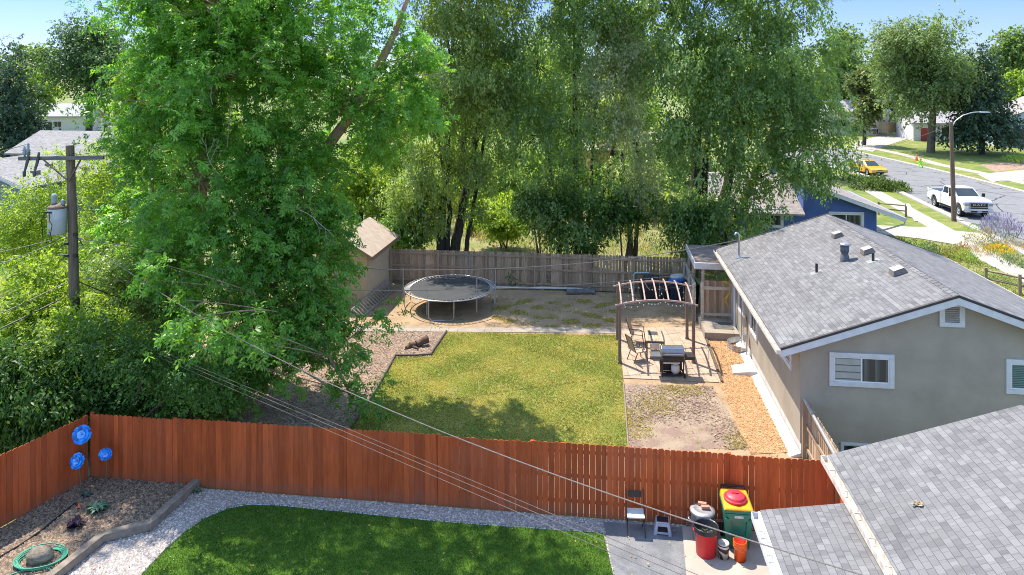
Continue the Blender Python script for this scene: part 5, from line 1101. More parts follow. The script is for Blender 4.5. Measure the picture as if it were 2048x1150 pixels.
def sedan(label, loc, rz):
    o = thing('car', label, 'car', loc, rz); W2 = .9
    pr = [(-2.30, .42), (-1.95, .30)] + arch_pts(-1.38, .38, .32) + [(-.9, .26), (.9, .26)] + arch_pts(1.36, .38, .32) + [(1.95, .26), (2.28, .32), (2.36, .48), (2.28, .66), (2.0, .78), (1.05, .93), (-1.6, .98), (-2.26, .96), (-2.36, .75)]
    mb = MB(); side_profile(mb, pr, -W2, W2); mb.build('body', m_yellow_paint, o, .07, seg=3)
    q = [(1.22, -.80, .90), (1.22, .80, .90), (-1.75, .78, .94), (-1.75, -.78, .94), (.32, -.60, 1.44), (.32, .60, 1.44), (-.95, .60, 1.44), (-.95, -.60, 1.44)]
    greenhouse(o, q, m_yellow_paint, ((.18, .50), (.54, .84)))
    for s in (-1, 1):
        mb = MB(); mb.hexa([(2.0, s * .74 - .13, .56), (2.345, s * .66 - .1, .56), (2.30, s * .66 + .1, .56), (2.0, s * .80 + .11, .56)], [(1.85, s * .74 - .13, .76), (2.16, s * .66 - .1, .72), (2.12, s * .66 + .1, .72), (1.85, s * .80 + .105, .76)]); mb.build('headlight', M('dark_headlight', (.12, .12, .13), (.3, .3, .31), .08, 12), o, .01)
        mb = MB(); mb.box((.95, s * .98, 1.0), (.12, .16, .12)); mb.build('mirror', m_yellow_paint, o, .03)
        mb = MB(); mb.box((-2.3, s * .65, .8), (.12, .4, .14)); mb.build('tail_light', M('red_lens_car', (.35, .02, .02), None, .2), o, .02)
        for x in (-.2, .98, -1.2):
            mb = MB(); mb.bx(x - .006, x + .006, s * .9 - .003, s * .9 + .003, .32, .93); mb.build('door_seam', m_dark, o)
        for x in (-.05, -1.05):
            mb = MB(); mb.bx(x - .1, x + .08, s * .9 - .02, s * .9 + .02, .78, .81); mb.build('door_handle', m_yellow_paint, o)
    mb = MB(); mb.bx(2.2, 2.375, -.45, .45, .36, .46); mb.bx(2.2, 2.33, -.28, .28, .60, .66); mb.build('grille', m_black, o, .01)
    mb = MB(); mb.bx(2.36, 2.39, -.22, .22, .44, .56); mb.build('number_plate', M_stripes('car_plate', (.55, .57, .56), (.1, .2, .16), .06, .6, 1), o)
    for x in (1.36, -1.38):
        for y in (-.79, .79): wheel(o, x, y, .325, .2, m_alum)
    return o
a_, b_ = at(1872.5, 413, FZ), at(1916, 434, FZ); hd = (b_ - a_); hd = Vector((-.10, -1, 0)).normalized(); m_ = (a_ + b_) / 2 + Vector((.95, 0, 0))
pickup('white pickup truck parked at the kerb behind the street lamp', (m_.x, m_.y, FZ + .01), math.atan2(hd.y, hd.x))
a_ = at(1734.5, 350, FZ); hd = Vector((.10, -1, 0)).normalized(); m_ = a_ - hd * 1.36 + Vector((.8, 0, 0))
sedan('yellow sedan car parked at the kerb beyond the juniper hedge', (m_.x, m_.y, FZ + .01), math.atan2(hd.y, hd.x))

# ------------------------------------------------------------------ far houses and street things
def simple_house(label, px_, py_, w, dp, ze, zr, mat, roofm, ridge='x', rz=0., z0=0., wins=(), door=None, name='house', eave=.4, doorm=None):
    p = at(px_, py_, z0); o = thing(name, label, 'house' if name == 'house' else name.replace('_', ' '), p, rz)
    mb = MB()
    if ridge == 'y': gable_wall(mb, -w / 2, w / 2, 0, dp, -.3, ze, zr - .1)
    else:
        mb.X = Matrix.Translation((-w / 2, 0, 0)) @ Matrix.Rotation(-math.pi / 2, 4, 'Z') @ Matrix.Translation((-dp, 0, 0)); gable_wall(mb, 0, dp, 0, w, -.3, ze, zr - .1)
    mb.build('wall', mat, o)
    mb = MB(); e = eave; sl = (zr - ze) / ((w if ridge == 'y' else dp) / 2)
    if ridge != 'y': mb.X = Matrix.Translation((-w / 2, 0, 0)) @ Matrix.Rotation(-math.pi / 2, 4, 'Z') @ Matrix.Translation((-dp, 0, 0))
    W_ = w if ridge == 'y' else dp; L_ = dp if ridge == 'y' else w; x0 = -w / 2 if ridge == 'y' else 0
    gable_roof(mb, x0 - e, x0 + W_ + e, -e, L_ + e, ze - sl * e + .1, zr, .16); r = mb.build('roof', roofm, o)
    for (x, z, ww, hh) in wins:
        t = MB(); t.bx(x - ww / 2 - .1, x + ww / 2 + .1, -.05, .01, z - .1, z + hh + .1); f = t.build('window', m_trim, o); g = MB(); g.bx(x - ww / 2, x - .03, -.06, -.049, z, z + hh); g.bx(x + .03, x + ww / 2, -.06, -.049, z, z + hh); g.build('pane', m_glass, f)
    if door is not None:
        t = MB(); t.bx(door - .5, door + .5, -.05, .01, 0, 2.1); t.build('door', doorm or m_dark, o)
    return o
m_sidegrey = M_stripes('grey_blue_siding', (.20, .235, .27), (.13, .155, .18), .2, .85, 2, .7)
m_whitewall = M('white_wall', (.62, .60, .56), (.56, .54, .5), .8, 2); m_cream = M('cream_wall', (.55, .49, .40), (.48, .43, .35), .85, 2)
off = (-50.8, 48.1, 0)
o = lot_thing('house', 'grey blue siding house with grey roof at the photo edge behind saplings', 'house', -50.8, 48.1)
mb = MB(off); gable_wall(mb, -50.4, -42.4, 48.4, 61, -.2, 3.2, 4.7); mb.build('wall', m_sidegrey, o)
mb = MB(off); gable_roof(mb, -50.9, -41.9, 48.0, 61.4, 3.05, 4.85, .12); r_ = mb.build('roof', m_shingle_far, o)
mb = MB(off); rake(mb, -50.9, -41.9, 47.96, 48.0, 3.05, 4.85, .04, .2); mb.build('bargeboard', m_trim, r_)
for (a, b) in ((-43.6, 51), (-44.2, 53.2), (-43.0, 55.5)):
    z = 3.05 + (a + 41.9) * -.4; mb = MB(off); mb.bx(a - .25, a + .25, b - .25, b + .25, z - .1, z + .2); mb.build('roof_vent', m_vent, r_)
simple_house('grey roofed house beyond the utility pole crossarm', 112, 362, 11, 9, 3.0, 5.0, m_sidegrey, m_shingle_far, 'x', -.15, 0, ((-2, 1, 1.4, 1), (2.5, 1, 1.4, 1)))
simple_house('white bungalow on the bright lawn under the dark left tree', 95, 266, 13, 8, 3.4, 5.6, m_whitewall, M('pale_roof', (.42, .41, .40), (.36, .35, .34), .9, 3), 'x', .1, 0, ((-3.2, 1.3, 2.6, 1.5), (1.9, 1.2, 1.2, 1.0)), .3)
simple_house('small white garage with tan gable roof left of the maple', 222, 272, 5.4, 7, 3.6, 5.6, m_whitewall, M('tan_roof', (.46, .36, .28), (.38, .30, .23), .9, 3), 'y', -.5, 0, ((0, 1.6, .9, .9),), -1.6, 'garage')
simple_house('cream split level house at the head of the far driveway', 1712, 271, 11, 8, 4.2, 6.2, m_cream, M('mauve_roof', (.36, .33, .31), (.3, .27, .26), .9, 3), 'x', -.15, FZ, ((3.9, 2.7, 1.2, 1.1), (3.4, .3, 1.3, .9), (-2.6, 1.6, 2.4, 1.2)), -.2)
simple_house('white house with red shutters behind the big street elm', 1915, 283, 13, 9, 3.0, 4.7, m_whitewall, M('grey_brown_roof', (.34, .32, .31), (.28, .265, .26), .9, 3), 'x', -.2, FZ, ((-1.2, 1.0, 2.2, 1.3), (3.5, 1.0, 1.8, 1.3)), -4.9, doorm=M('red_door', (.35, .05, .04), None, .6))
simple_house('pale blue white gabled house at the photo edge past the spruce', 2120, 296, 16, 10, 3.9, 7.4, M('pale_blue_wall', (.52, .57, .62), (.47, .52, .57), .8, 2), M('brown_roof', (.30, .27, .25), None, .9, 3), 'y', -.2, FZ, ((1, 1.2, 1.8, 1.3),))
simple_house('ochre house glimpsed between the elm trunks', 1262, 345, 10, 8, 2.8, 4.4, M('ochre_wall', (.50, .34, .12), (.42, .29, .1), .85, 2), M('pink_roof', (.45, .36, .33), (.38, .3, .28), .9, 3), 'x', .1, 0, ((-1.4, 1.1, 1.2, 1.2), (2.2, 1.1, 1.2, 1.2)), .6, doorm=M('red_panel', (.45, .05, .03), None, .6))
def px_fence(label, pts, z, mat, h, nm='wooden_fence'):
    pts = [at(x, y, z) for x, y in pts]; o = thing(nm, label, 'fence', pts[0])
    for i in range(len(pts) - 1): fence(o, pts[i], pts[i + 1], mat, z + h, .19, .02, 1, rails=(z + .4, z + h - .3), panel=3.2, z0=z)
    return o
px_fence('brown board fence by the far driveway', [(1756, 272), (1776, 273.5), (1812, 270)], FZ, m_tan_wood, 1.9)
px_fence('dark red fence beside the pale blue white house', [(2004, 300), (2110, 306)], FZ, M('dark_red_fence', (.20, .05, .035), (.15, .038, .026), .85, 4, tint=.3), 2.2)
px_fence('grey fence across the garden behind the elms', [(960, 402), (1060, 400), (1130, 401)], 0, m_grey_wood, 1.8)
ap = at(1820, 271, FZ); o = thing('arbour', 'red painted timber arbour at the end of the far driveway', 'arbour', ap)
m_red = M('red_paint', (.42, .06, .035), (.36, .05, .03), .7, 4)
for x in (-.9, 1.0):
    mb = MB(); mb.bx(x - .12, x + .12, -.1, .1, 0, 2.7); mb.build('post', m_red, o)
mb = MB(); mb.bx(-2, 2, -.12, .12, 2.7, 2.95); [mb.bx(-1.8 + k * .6, -1.7 + k * .6, -.8, .8, 2.955, 3.1) for k in range(7)]; mb.build('beam', m_red, o)
# playing-child warning figure and its cone on the far kerb
kp = at(1841, 335, FZ); o = thing('warning_figure', 'fluorescent green running child warning figure on the far kerb', 'warning sign', kp)
m_fluo = M('fluorescent_green', (.42, .85, .04), (.38, .8, .03), .5, 5)
mb = MB(); mb.ball((0, 0, .93), .13, 7); mb.hexa([(-.12, -.05, .42), (.12, -.05, .42), (.12, .05, .42), (-.12, .05, .42)], [(-.17, -.05, .8), (.17, -.05, .8), (.17, .05, .8), (-.17, .05, .8)]); mb.tube([(0, 0, .78), (0, 0, .86)], .05, 6)
mb.tube([(-.08, 0, .45), (-.2, 0, .22), (-.24, 0, 0)], [.075, .06, .05], 6); mb.tube([(.08, 0, .45), (.16, 0, .22), (.32, 0, .05)], [.075, .06, .05], 6); mb.tube([(-.16, 0, .75), (-.36, 0, .6), (-.3, 0, .42)], .05, 6); mb.tube([(.16, 0, .75), (.34, 0, .62), (.44, 0, .8)], .05, 6); mb.build('figure', m_fluo, o)
mb = MB(); mb.ball((0, 0, 1.0), .14, 7, (1, 1, .6)); mb.box((0, -.14, .97), (.16, .14, .03)); mb.build('cap', M('orange_cap', (.85, .2, .03), None, .5), o)
kc = at(1833, 321, FZ); o = thing('traffic_cone', 'orange traffic cone on the far verge', 'cone', kc); mb = MB(); mb.lathe([(.2, .04), (.045, .72), (0, .73)], 12); mb.bx(-.24, .24, -.24, .24, 0, .04); mb.build('cone', M('cone_orange', (.85, .12, .03), None, .5), o)
# bicycle in the garden
bk = at(1296, 457); o = thing('bicycle', 'old bicycle standing in the garden behind the back fence', 'bicycle', bk, .1)
for x in (-.52, .52):
    mb = MB(); mb.tube([(x + .33 * math.cos(t), 0, .34 + .33 * math.sin(t)) for t in [2 * math.pi * k / 20 for k in range(20)]], .025, 6, closed=True); [mb.tube([(x, 0, .34), (x + .33 * math.cos(t), 0, .34 + .33 * math.sin(t))], .006, 4) for t in [math.pi * k / 4 for k in range(8)]]; mb.build('wheel', m_rubber, o)
mb = MB(); P = [(-.52, 0, .34), (-.1, 0, .3), (-.2, 0, .8), (.36, 0, .82), (.52, 0, .34)]
for i, j in ((0, 1), (1, 2), (2, 3), (1, 3), (3, 4), (0, 2)): mb.tube([P[i], P[j]], .02, 6)
mb.tube([(.36, 0, .82), (.33, 0, .98)], .018, 6); mb.tube([(.33, -.28, 1.0), (.33, .28, 1.0)], .015, 6); mb.build('frame', M('dark_red_frame', (.16, .03, .03), None, .4), o)
mb = MB(); mb.box((-.22, 0, .9), (.26, .14, .06)); mb.build('saddle', m_black, o, .02)
o = thing('garden_shed', 'low dark garden box beside the grey fence behind the elms', 'garden box', at(1268, 436)); mb = MB(); mb.bx(-.9, .9, -.4, .4, 0, .8); mb.bx(-1.0, 1.0, -.5, .5, .802, .86); mb.build('box', M('grey_box', (.3, .29, .31), None, .7), o, .02)
# ------------------------------------------------------------------ vegetation (numpy)
def leaf_mesh(name, P, T, Nn, Ln, Wd, tint, mat, parent=None, loc=(0, 0, 0), fold=.18, kind=None):
    n = len(P); S = np.cross(Nn, T); S /= np.linalg.norm(S, axis=1, keepdims=True) + 1e-9
    Ln = np.broadcast_to(np.asarray(Ln, float), (n,))[:, None]; Wd = np.broadcast_to(np.asarray(Wd, float), (n,))[:, None]
    up = np.cross(T, S); Vx = np.empty((n, 4, 3))
    Vx[:, 0] = P - T * Ln * .5; Vx[:, 1] = P + S * Wd * .5 + T * Ln * .05 - up * Wd * fold * -1; Vx[:, 2] = P + T * Ln * .5; Vx[:, 3] = P - S * Wd * .5 + T * Ln * .05 + up * Wd * fold
    Vx -= np.asarray(loc, float)
    me = bpy.data.meshes.new(name); me.vertices.add(4 * n); me.vertices.foreach_set('co', Vx.reshape(-1).astype(np.float32))
    me.loops.add(4 * n); me.loops.foreach_set('vertex_index', np.arange(4 * n, dtype=np.int32))
    me.polygons.add(n); me.polygons.foreach_set('loop_start', np.arange(0, 4 * n, 4, dtype=np.int32))
    me.update(calc_edges=True)
    a = me.attributes.new('tint', 'FLOAT', 'FACE'); a.data.foreach_set('value', np.clip(tint, 0, 1).astype(np.float32))
    me.materials.append(mat); o = bpy.data.objects.new(name, me); COL.objects.link(o)
    if parent is not None: o.parent = parent
    else: o.location = loc
    if kind: o['kind'] = kind
    return o
def unit(v): return v / (np.linalg.norm(v, axis=-1, keepdims=True) + 1e-9)
def crown_points(lobes, n_clump, rng, shell=.62, low=.25):
    """clump centres spread through a union of ellipsoids, mostly near their outsides"""
    L_ = np.array([l[:6] for l in lobes], float); w = (L_[:, 3] * L_[:, 4] * L_[:, 5]) ** .72
    if len(lobes[0]) > 6: w = w * np.array([l[6] for l in lobes])
    idx = rng.choice(len(L_), n_clump, p=w / w.sum()); d = unit(rng.normal(size=(n_clump, 3)))
    d[:, 2] = np.where((d[:, 2] < 0) & (rng.random(n_clump) < low), -d[:, 2], d[:, 2])
    r = shell + (1.02 - shell) * rng.random(n_clump) ** .7
    r = np.where(rng.random(n_clump) < .22, rng.random(n_clump) ** .5 * .8, r)
    bump = 1 + .16 * np.sin(3.1 * d[:, 0] + 2.3 * d[:, 2] + idx) + .10 * np.sin(5.7 * d[:, 1] + 4.1 * d[:, 2] + 2 * idx)
    C = L_[idx, :3] + d * L_[idx, 3:6] * (r * bump)[:, None]
    return C, d, idx
def foliage(name, parent, loc, lobes, mat, n_clump, twigs, leaves, clump_r, twig_len, leaf, droop, seed, up=.7, tvar=.25, shell=.62, flat=.7, zmin=.05, weep=0., fan=0):
    rng = np.random.default_rng(seed); C, D, idx = crown_points(lobes, n_clump, rng, shell)
    nt = n_clump * twigs; ci = np.repeat(np.arange(n_clump), twigs)
    off = rng.normal(size=(nt, 3)) * clump_r * np.array([1, 1, flat]); Tp = C[ci] + off
    Td = unit(unit(off + 1e-6) * .6 + D[ci] * .6 + rng.normal(size=(nt, 3)) * .45 + np.array([0, 0, -droop]))
    if weep: Td = unit(Td * (1 - weep) + np.array([0, 0, -1.]) * weep)
    nl = nt * leaves; ti = np.repeat(np.arange(nt), leaves); u = rng.random(nl)
    P = Tp[ti] + Td[ti] * (u * twig_len)[:, None] + rng.normal(size=(nl, 3)) * twig_len * .13 - np.array([0, 0, 1.]) * (u ** 2 * twig_len * droop * .35)[:, None]
    T = unit(Td[ti] * .7 + rng.normal(size=(nl, 3)) * .55 + np.array([0, 0, -droop * .6])); Nn = unit(np.array([0, 0, up]) + D[ci][ti] * .3 + unit(off + 1e-6)[ti] * .55 + rng.normal(size=(nl, 3)) * .42)
    ct = rng.normal(size=n_clump) * tvar * .8; tint = .45 + ct[ci][ti] + rng.normal(size=nl) * tvar * .6 + .12 * (u - .5)
    if fan:
        base = P - T * (leaf[0] * .5); Q = unit(np.cross(Nn, T)); Ps, Ts = [], []
        for g in range(fan):
            th = (g - (fan - 1) / 2) * 1.0; T2 = unit(T * math.cos(th) + Q * math.sin(th) - Nn * .12 * abs(g - (fan - 1) / 2)); Ps.append(base + T2 * leaf[0] * .5); Ts.append(T2)
        P = np.concatenate(Ps); T = np.concatenate(Ts); Nn = np.concatenate([Nn] * fan); tint = np.concatenate([tint] * fan); nl *= fan
    keep = P[:, 2] > zmin; sz = rng.uniform(.7, 1.25, nl)
    leaf_mesh(name, P[keep], T[keep], Nn[keep], (leaf[0] * sz)[keep], (leaf[1] * sz)[keep], tint[keep], mat, parent, loc)
    return C, idx
def wood(parent, loc, stems, lobes, C, idx, mat, limb_r, seed, twig_every=5, name='trunk', limb_from=.35):
    r = random.Random(seed); mb = MB(loc); allp = []
    for st in stems:
        st = [tuple(q) for q in st]; pts = [Vector(q[:3]) for q in st]; rs = [q[3] for q in st]
        fp, fr = [], []
        for i in range(len(pts) - 1):
            for k in range(4): t = k / 4; fp.append(pts[i].lerp(pts[i + 1], t) + Vector((r.uniform(-1, 1), r.uniform(-1, 1), 0)) * rs[i] * .18); fr.append(rs[i] * (1 - t) + rs[i + 1] * t)
        fp.append(pts[-1]); fr.append(rs[-1]); mb.tube(fp, fr, 10); allp += list(zip(fp, fr))[max(1, int(len(fp) * limb_from)):]
    def link(p, q, r0, r1, n=5, wig=.08):
        L_ = (q - p).length; m1 = p.lerp(q, .4) + Vector((r.uniform(-1, 1), r.uniform(-1, 1), r.uniform(.2, 1.2))) * L_ * wig
        pts = []
        for i in range(n + 1):
            t = i / n; pts.append((p * (1 - t) + m1 * t) * (1 - t) + (m1 * (1 - t) + q * t) * t)
        mb.tube(pts, [r0 + (r1 - r0) * i / n for i in range(n + 1)], 6); return pts
    ends = []
    for l in lobes:
        c = Vector(l[:3]); best = min(allp, key=lambda a: (a[0] - c).length + (2.0 if a[0].z > c.z - .3 else 0))
        lr = limb_r * min(1, max(.16, (l[3] / 2.2) ** 1.5)); ends.append(link(best[0], c, min(best[1] * .75, lr), lr * .3, 6, .1))
    for k in range(0, len(C), twig_every):
        q = Vector(C[k]); p = r.choice(ends[idx[k]][2:]); link(p, q, limb_r * .26, .008, 4, .12)
    return mb.build(name, mat, parent)
def tree(name, label, cat, base, stems, lobes, mat, bark, n_clump, twigs, leaves, clump_r, twig_len, leaf, droop, seed, group=None, limb_r=.12, twig_every=5, **k):
    base = Vector(base); o = thing(name, label, cat, base, 0, group)
    C, idx = foliage('crown', o, tuple(base), lobes, mat, n_clump, twigs, leaves, clump_r, twig_len, leaf, droop, seed, **k)
    wood(o, base, stems, lobes, C, idx, bark, limb_r, seed, twig_every)
    return o
def lob(pxp, pyp, d, rx, ry=None, rz=None, w=1.): p = atd(pxp, pyp, d); return (p.x, p.y, p.z, rx, ry or rx * .9, rz or rx * .9, w)

lf_maple = M_leaf('maple_leaf', (.052, .160, .020), (.235, .455, .080), .52, rough=.38, spec=.5)
lf_elm = M_leaf('elm_leaf', (.125, .19, .050), (.31, .39, .12), .5, rough=.4, spec=.5)
lf_elm2 = M_leaf('dark_elm_leaf', (.055, .13, .038), (.29, .40, .145), .52, rough=.38, spec=.55)
lf_elm_glint = M_leaf('elm_glint_leaf', (.26, .31, .17), (.52, .56, .36), .5, rough=.36, spec=.65)  # silver of sun glints on the elm, put into the leaf colour
lf_lime = M_leaf('lime_leaf', (.085, .19, .022), (.38, .48, .07), .52)
lf_shrub = M_leaf('shrub_leaf', (.075, .19, .03), (.28, .43, .085), .5, rough=.36, spec=.55)
lf_dark = M_leaf('dark_shrub_leaf', (.030, .090, .014), (.095, .20, .034), .42)
lf_far = M_leaf('far_leaf', (.10, .17, .055), (.23, .33, .105), .46)
lf_farbright = M_leaf('far_bright_leaf', (.15, .24, .04), (.34, .45, .09), .54)
lf_fardark = M_leaf('far_dark_leaf', (.055, .115, .046), (.125, .21, .075), .42)
lf_street = M_leaf('street_elm_leaf', (.11, .165, .066), (.25, .33, .14), .46)
lf_needle = M_leaf('needle', (.040, .080, .048), (.095, .155, .085), .25)
lf_pine = M_leaf('pine_needle', (.12, .15, .055), (.25, .28, .10), .35)

# --- the maple
mp = at(378, 722)
ml = [lob(515, 540, 25.4, 2.2, 2.0, 1.9), lob(400, 360, 25.4, 2.7, 2.3, 2.5), lob(590, 370, 26, 2.3, 2.1, 2.3), lob(330, 210, 26, 2.2, 2.2, 2.5), lob(480, 150, 25.6, 2.8, 2.4, 2.4),
      lob(690, 215, 27, 2.6, 2.2, 2.2), lob(600, 40, 27, 3.0, 2.5, 2.4), lob(430, 10, 26, 2.6, 2.4, 2.2), lob(800, 190, 27.4, 1.3, 1.2, 1.3), lob(800, 60, 27.6, .9, 1, .8), lob(310, 30, 26.2, 1.5, 1.5, 1.2),
      lob(605, 545, 25, 1.6, 1.5, 1.6), lob(560, 660, 25.2, 1.7, 1.4, 1.3), lob(650, 480, 25.2, .7, .7, .8), lob(520, 690, 24.8, 1.2, 1.1, 1.0),
      lob(650, 650, 24.2, .9, .7, .8), lob(690, 720, 23.6, .65, .6, .65), lob(720, 790, 23.2, .45, .5, .5), lob(745, 640, 24.2, .5, .5, .35), lob(720, 690, 23.8, .6, .5, .3), lob(640, 590, 24.4, .9, .8, .8), lob(600, 620, 24.2, .9, .8, .7),  lob(650, 575, 24.6, .7, .7, .5), lob(530, 740, 24, .8, .7, .45), lob(610, 690, 23.8, .6, .5, .4), lob(840, 230, 27.4, .8, .9, .7), lob(790, 280, 27, .8, .8, .6), lob(840, 110, 27.6, .8, .9, .8),
      lob(530, 470, 24.6, 1.8, 1.6, 1.6), lob(290, 560, 20.6, .65, .6, .55), lob(370, 600, 19.8, .75, .7, .6), lob(445, 645, 19.2, .7, .7, .55), lob(505, 690, 18.9, .45, .5, .35), lob(300, 480, 26.5, 1.4, 1.4, 1.6), lob(360, 560, 26.4, 1.3, 1.2, 1.4),
      (-8.4, 24.0, 16.3, 3.6, 2.6, 2.0, .6), (-5.6, 22.6, 16.2, 3.2, 1.7, 1.4, .32), (-15.4, 25.2, 16.8, 2.4, 1.7, 1.2, .5), (-17.2, 26.8, 17.4, 2.0, 1.5, 1.2, .55), (-10.6, 29, 15.5, 3.4, 3, 2.6, .7), (-12.6, 28.5, 13, 3, 3, 3.2, .8)]  # high outer lobes stay out of view, added to shade turf and rock bed
st = [[(mp.x, mp.y, -.1, .52), (mp.x - .05, mp.y + .1, 1.2, .43), (mp.x + .1, mp.y, 3.2, .40), (mp.x + .6, mp.y - .6, 6, .34), (mp.x + 1.2, mp.y - 1.2, 9, .27), (mp.x + 1.6, mp.y - 1.6, 12, .19), (mp.x + 2.0, mp.y - 2.0, 15.5, .09)],
      [(mp.x + .9, mp.y + .6, -.1, .40), (mp.x + 1.3, mp.y + .5, 2, .33), (mp.x + 2.6, mp.y, 4.6, .28), (-8.0, 27.6, 7.0, .24), (-6.3, 27.6, 9.6, .20), (-4.7, 27.8, 12.4, .14), (-3.9, 27.9, 14.5, .08)],
      [(mp.x - .3, mp.y - .2, .2, .16), (mp.x - .75, mp.y - .3, 2.4, .13), (mp.x - 1.3, mp.y - .5, 5.5, .11), (mp.x - .8, mp.y - 1.2, 9.5, .09), (mp.x - .2, mp.y - 1.6, 13, .05)],
      [(mp.x + 1.5, mp.y + .3, 2.4, .17), (-8.8, 26.2, 3.6, .13), (-7.0, 24.8, 3.0, .09), (-6.0, 23.9, 2.0, .06), (-5.2, 23.4, 1.0, .03)]]
maple = tree('maple_tree', 'huge bright green maple with several trunks filling the left of the yard', 'tree', mp, st, ml, lf_maple, m_bark_light, 1250, 7, 10, .26, .5, (.175, .062), .6, 11, limb_r=.13, twig_every=3, up=.8, tvar=.42, fan=3, shell=.7)
r_ = random.Random(5)
def dead_branch(p, dr, L_, mbx, rad=.02, depth=0):
    pts = [p]; d = dr.copy()
    for k in range(5):
        d = (d + Vector((r_.uniform(-.35, .35), r_.uniform(-.2, .2), r_.uniform(-.3, .3)))).normalized(); pts.append(pts[-1] + d * L_ / 5)
    mbx.tube(pts, [rad * (1 - .15 * k) for k in range(6)], 5)
    if depth < 2:
        for k in (2, 3, 4): dead_branch(pts[k], (d + Vector((r_.uniform(-.9, .9), r_.uniform(-.4, .4), r_.uniform(-.7, .9)))).normalized(), L_ * .5, mbx, rad * .6, depth + 1)
for (x, y, d, dx, dz) in ((440, 90, 23.7, -.3, 1), (500, 120, 23.4, .5, 1), (425, 210, 23.3, .1, 1), (440, 350, 23.2, -.5, .8), (600, 420, 23.5, 1, -.2), (830, 150, 26.6, 1, .3), (590, 610, 23.9, 1, -.4)):
    mbx = MB(mp); dead_branch(atd(x, y, d + .35), Vector((dx, -.15, dz)).normalized(), 1.3, mbx, .014); mbx.build('dead_branch', m_dead, maple)

# --- the elms behind the back fence
def elm(label, stems_px, d, lobes, mat, seed, n, **k):
    b = at(stems_px[0][0], 540); base = Vector(((stems_px[0][0] - 1024) * d / F, d, 0)); st = []
    for (x0, x1, x2, top, rad) in stems_px:
        q0 = Vector(((x0 - 1024) * d / F, d, -.1)); q1 = atd(x1, 420, d); q2 = atd(x2, 230, d + .4); q3 = atd(x2 + (x2 - x1) * .4, top, d + .8)
        st.append([(q0.x, q0.y, 0, rad * 1.15), (q0.x * .7 + q1.x * .3, q0.y, 1.6, rad), (q1.x, q1.y, q1.z, rad * .85), (q2.x, q2.y, q2.z, rad * .62), (q3.x, q3.y, q3.z, rad * .3)])
    kw = dict(clump_r=.33, twig_len=.7, leaf=(.19, .095), droop=1.0); kw.update(k)
    return tree('elm_tree', label, 'tree', base, st, lobes, mat, m_bark_dark, int(n * .64), 10, 14, kw.pop('clump_r'), kw.pop('twig_len'), kw.pop('leaf'), kw.pop('droop'), seed, 'elms behind the back fence', .11, 5, tvar=.45, **kw)
elm('weeping elm with leaning trunks behind the fence next to the trampoline', ((880, 885, 900, 60, .26), (905, 925, 960, 80, .30), (930, 946, 975, 200, .14), (893, 900, 870, 150, .16)), 42.5,
    [lob(900, 110, 41.4, 2.7, 2.6, 3.0), lob(840, 250, 40.9, 1.8, 1.8, 2.2), lob(950, 200, 40.4, 2.3, 2.2, 2.6), lob(900, 330, 41.4, 1.7, 1.8, 1.7), lob(835, 380, 41.4, 1.3, 1.4, 1.5), lob(965, 330, 41.4, 1.6, 1.5, 1.6), lob(960, 60, 41.9, 2.6), lob(880, -40, 42.4, 3.2, 3, 3), lob(985, -30, 42.4, 2.6), lob(860, 425, 41, .9, .9, .9), lob(800, 400, 41.4, 1.0, 1.0, 1.2), lob(820, 440, 40.9, .9, 1, .8), lob(970, 415, 40.9, .9, .9, .9)],
    lf_elm, 21, 720, weep=.5)
elm('dark elm with slim forked trunks behind the middle of the fence', ((1120, 1112, 1085, 120, .16), (1156, 1153, 1150, 30, .24), (1184, 1200, 1240, 120, .17), (1172, 1178, 1190, 100, .14)), 42.8,
    [lob(1075, 130, 41.9, 2.6, 2.6, 2.8), lob(1180, 60, 42.4, 2.8), lob(1060, 270, 41.2, 2.0, 2.2, 2.2), lob(1140, 250, 41.0, 2.0, 2, 2.2), lob(1050, 370, 41.9, 1.3, 1.5, 1.2), lob(1120, -30, 42.4, 3.2, 3, 2.8), lob(1220, -20, 42.4, 2.8), lob(1120, 380, 41.9, 1.3, 1.3, 1.3), lob(1180, 450, 41.2, 1.7, 1.3, .9), lob(1100, 440, 41.2, 1.1, 1.0, .8), lob(1060, 410, 41.4, 1.2, 1.1, 1.0), lob(1240, 390, 41.6, 1.1, 1.1, 1.0), lob(1270, 455, 41, .9, .8, .7), lob(1150, 430, 41.2, 1.2, 1.0, .9), lob(1240, 440, 41.2, .9, 1, .7), lob(1120, 465, 40.8, .9, .9, .5), lob(1195, 385, 41.4, 1.2, 1.2, 1.0), lob(1010, 190, 41.8, 1.5, 1.6, 2)],
    lf_elm2, 22, 640)
elm('silvery sunlit elm leaning between the dark elm and the big elm', ((1262, 1255, 1235, 90, .16), (1270, 1280, 1262, 60, .13)), 44.5,
    [lob(1215, 170, 41.8, 1.9, 1.9, 2.3), lob(1240, 270, 41.4, 1.5, 1.6, 1.8), lob(1270, 110, 42.2, 1.8), lob(1280, 360, 42.4, 1.2, 1.2, 1.8), lob(1225, 60, 42.6, 1.8), lob(1330, 420, 42.4, .9, .9, 1.2)],
    lf_elm_glint, 23, 300, weep=.3)
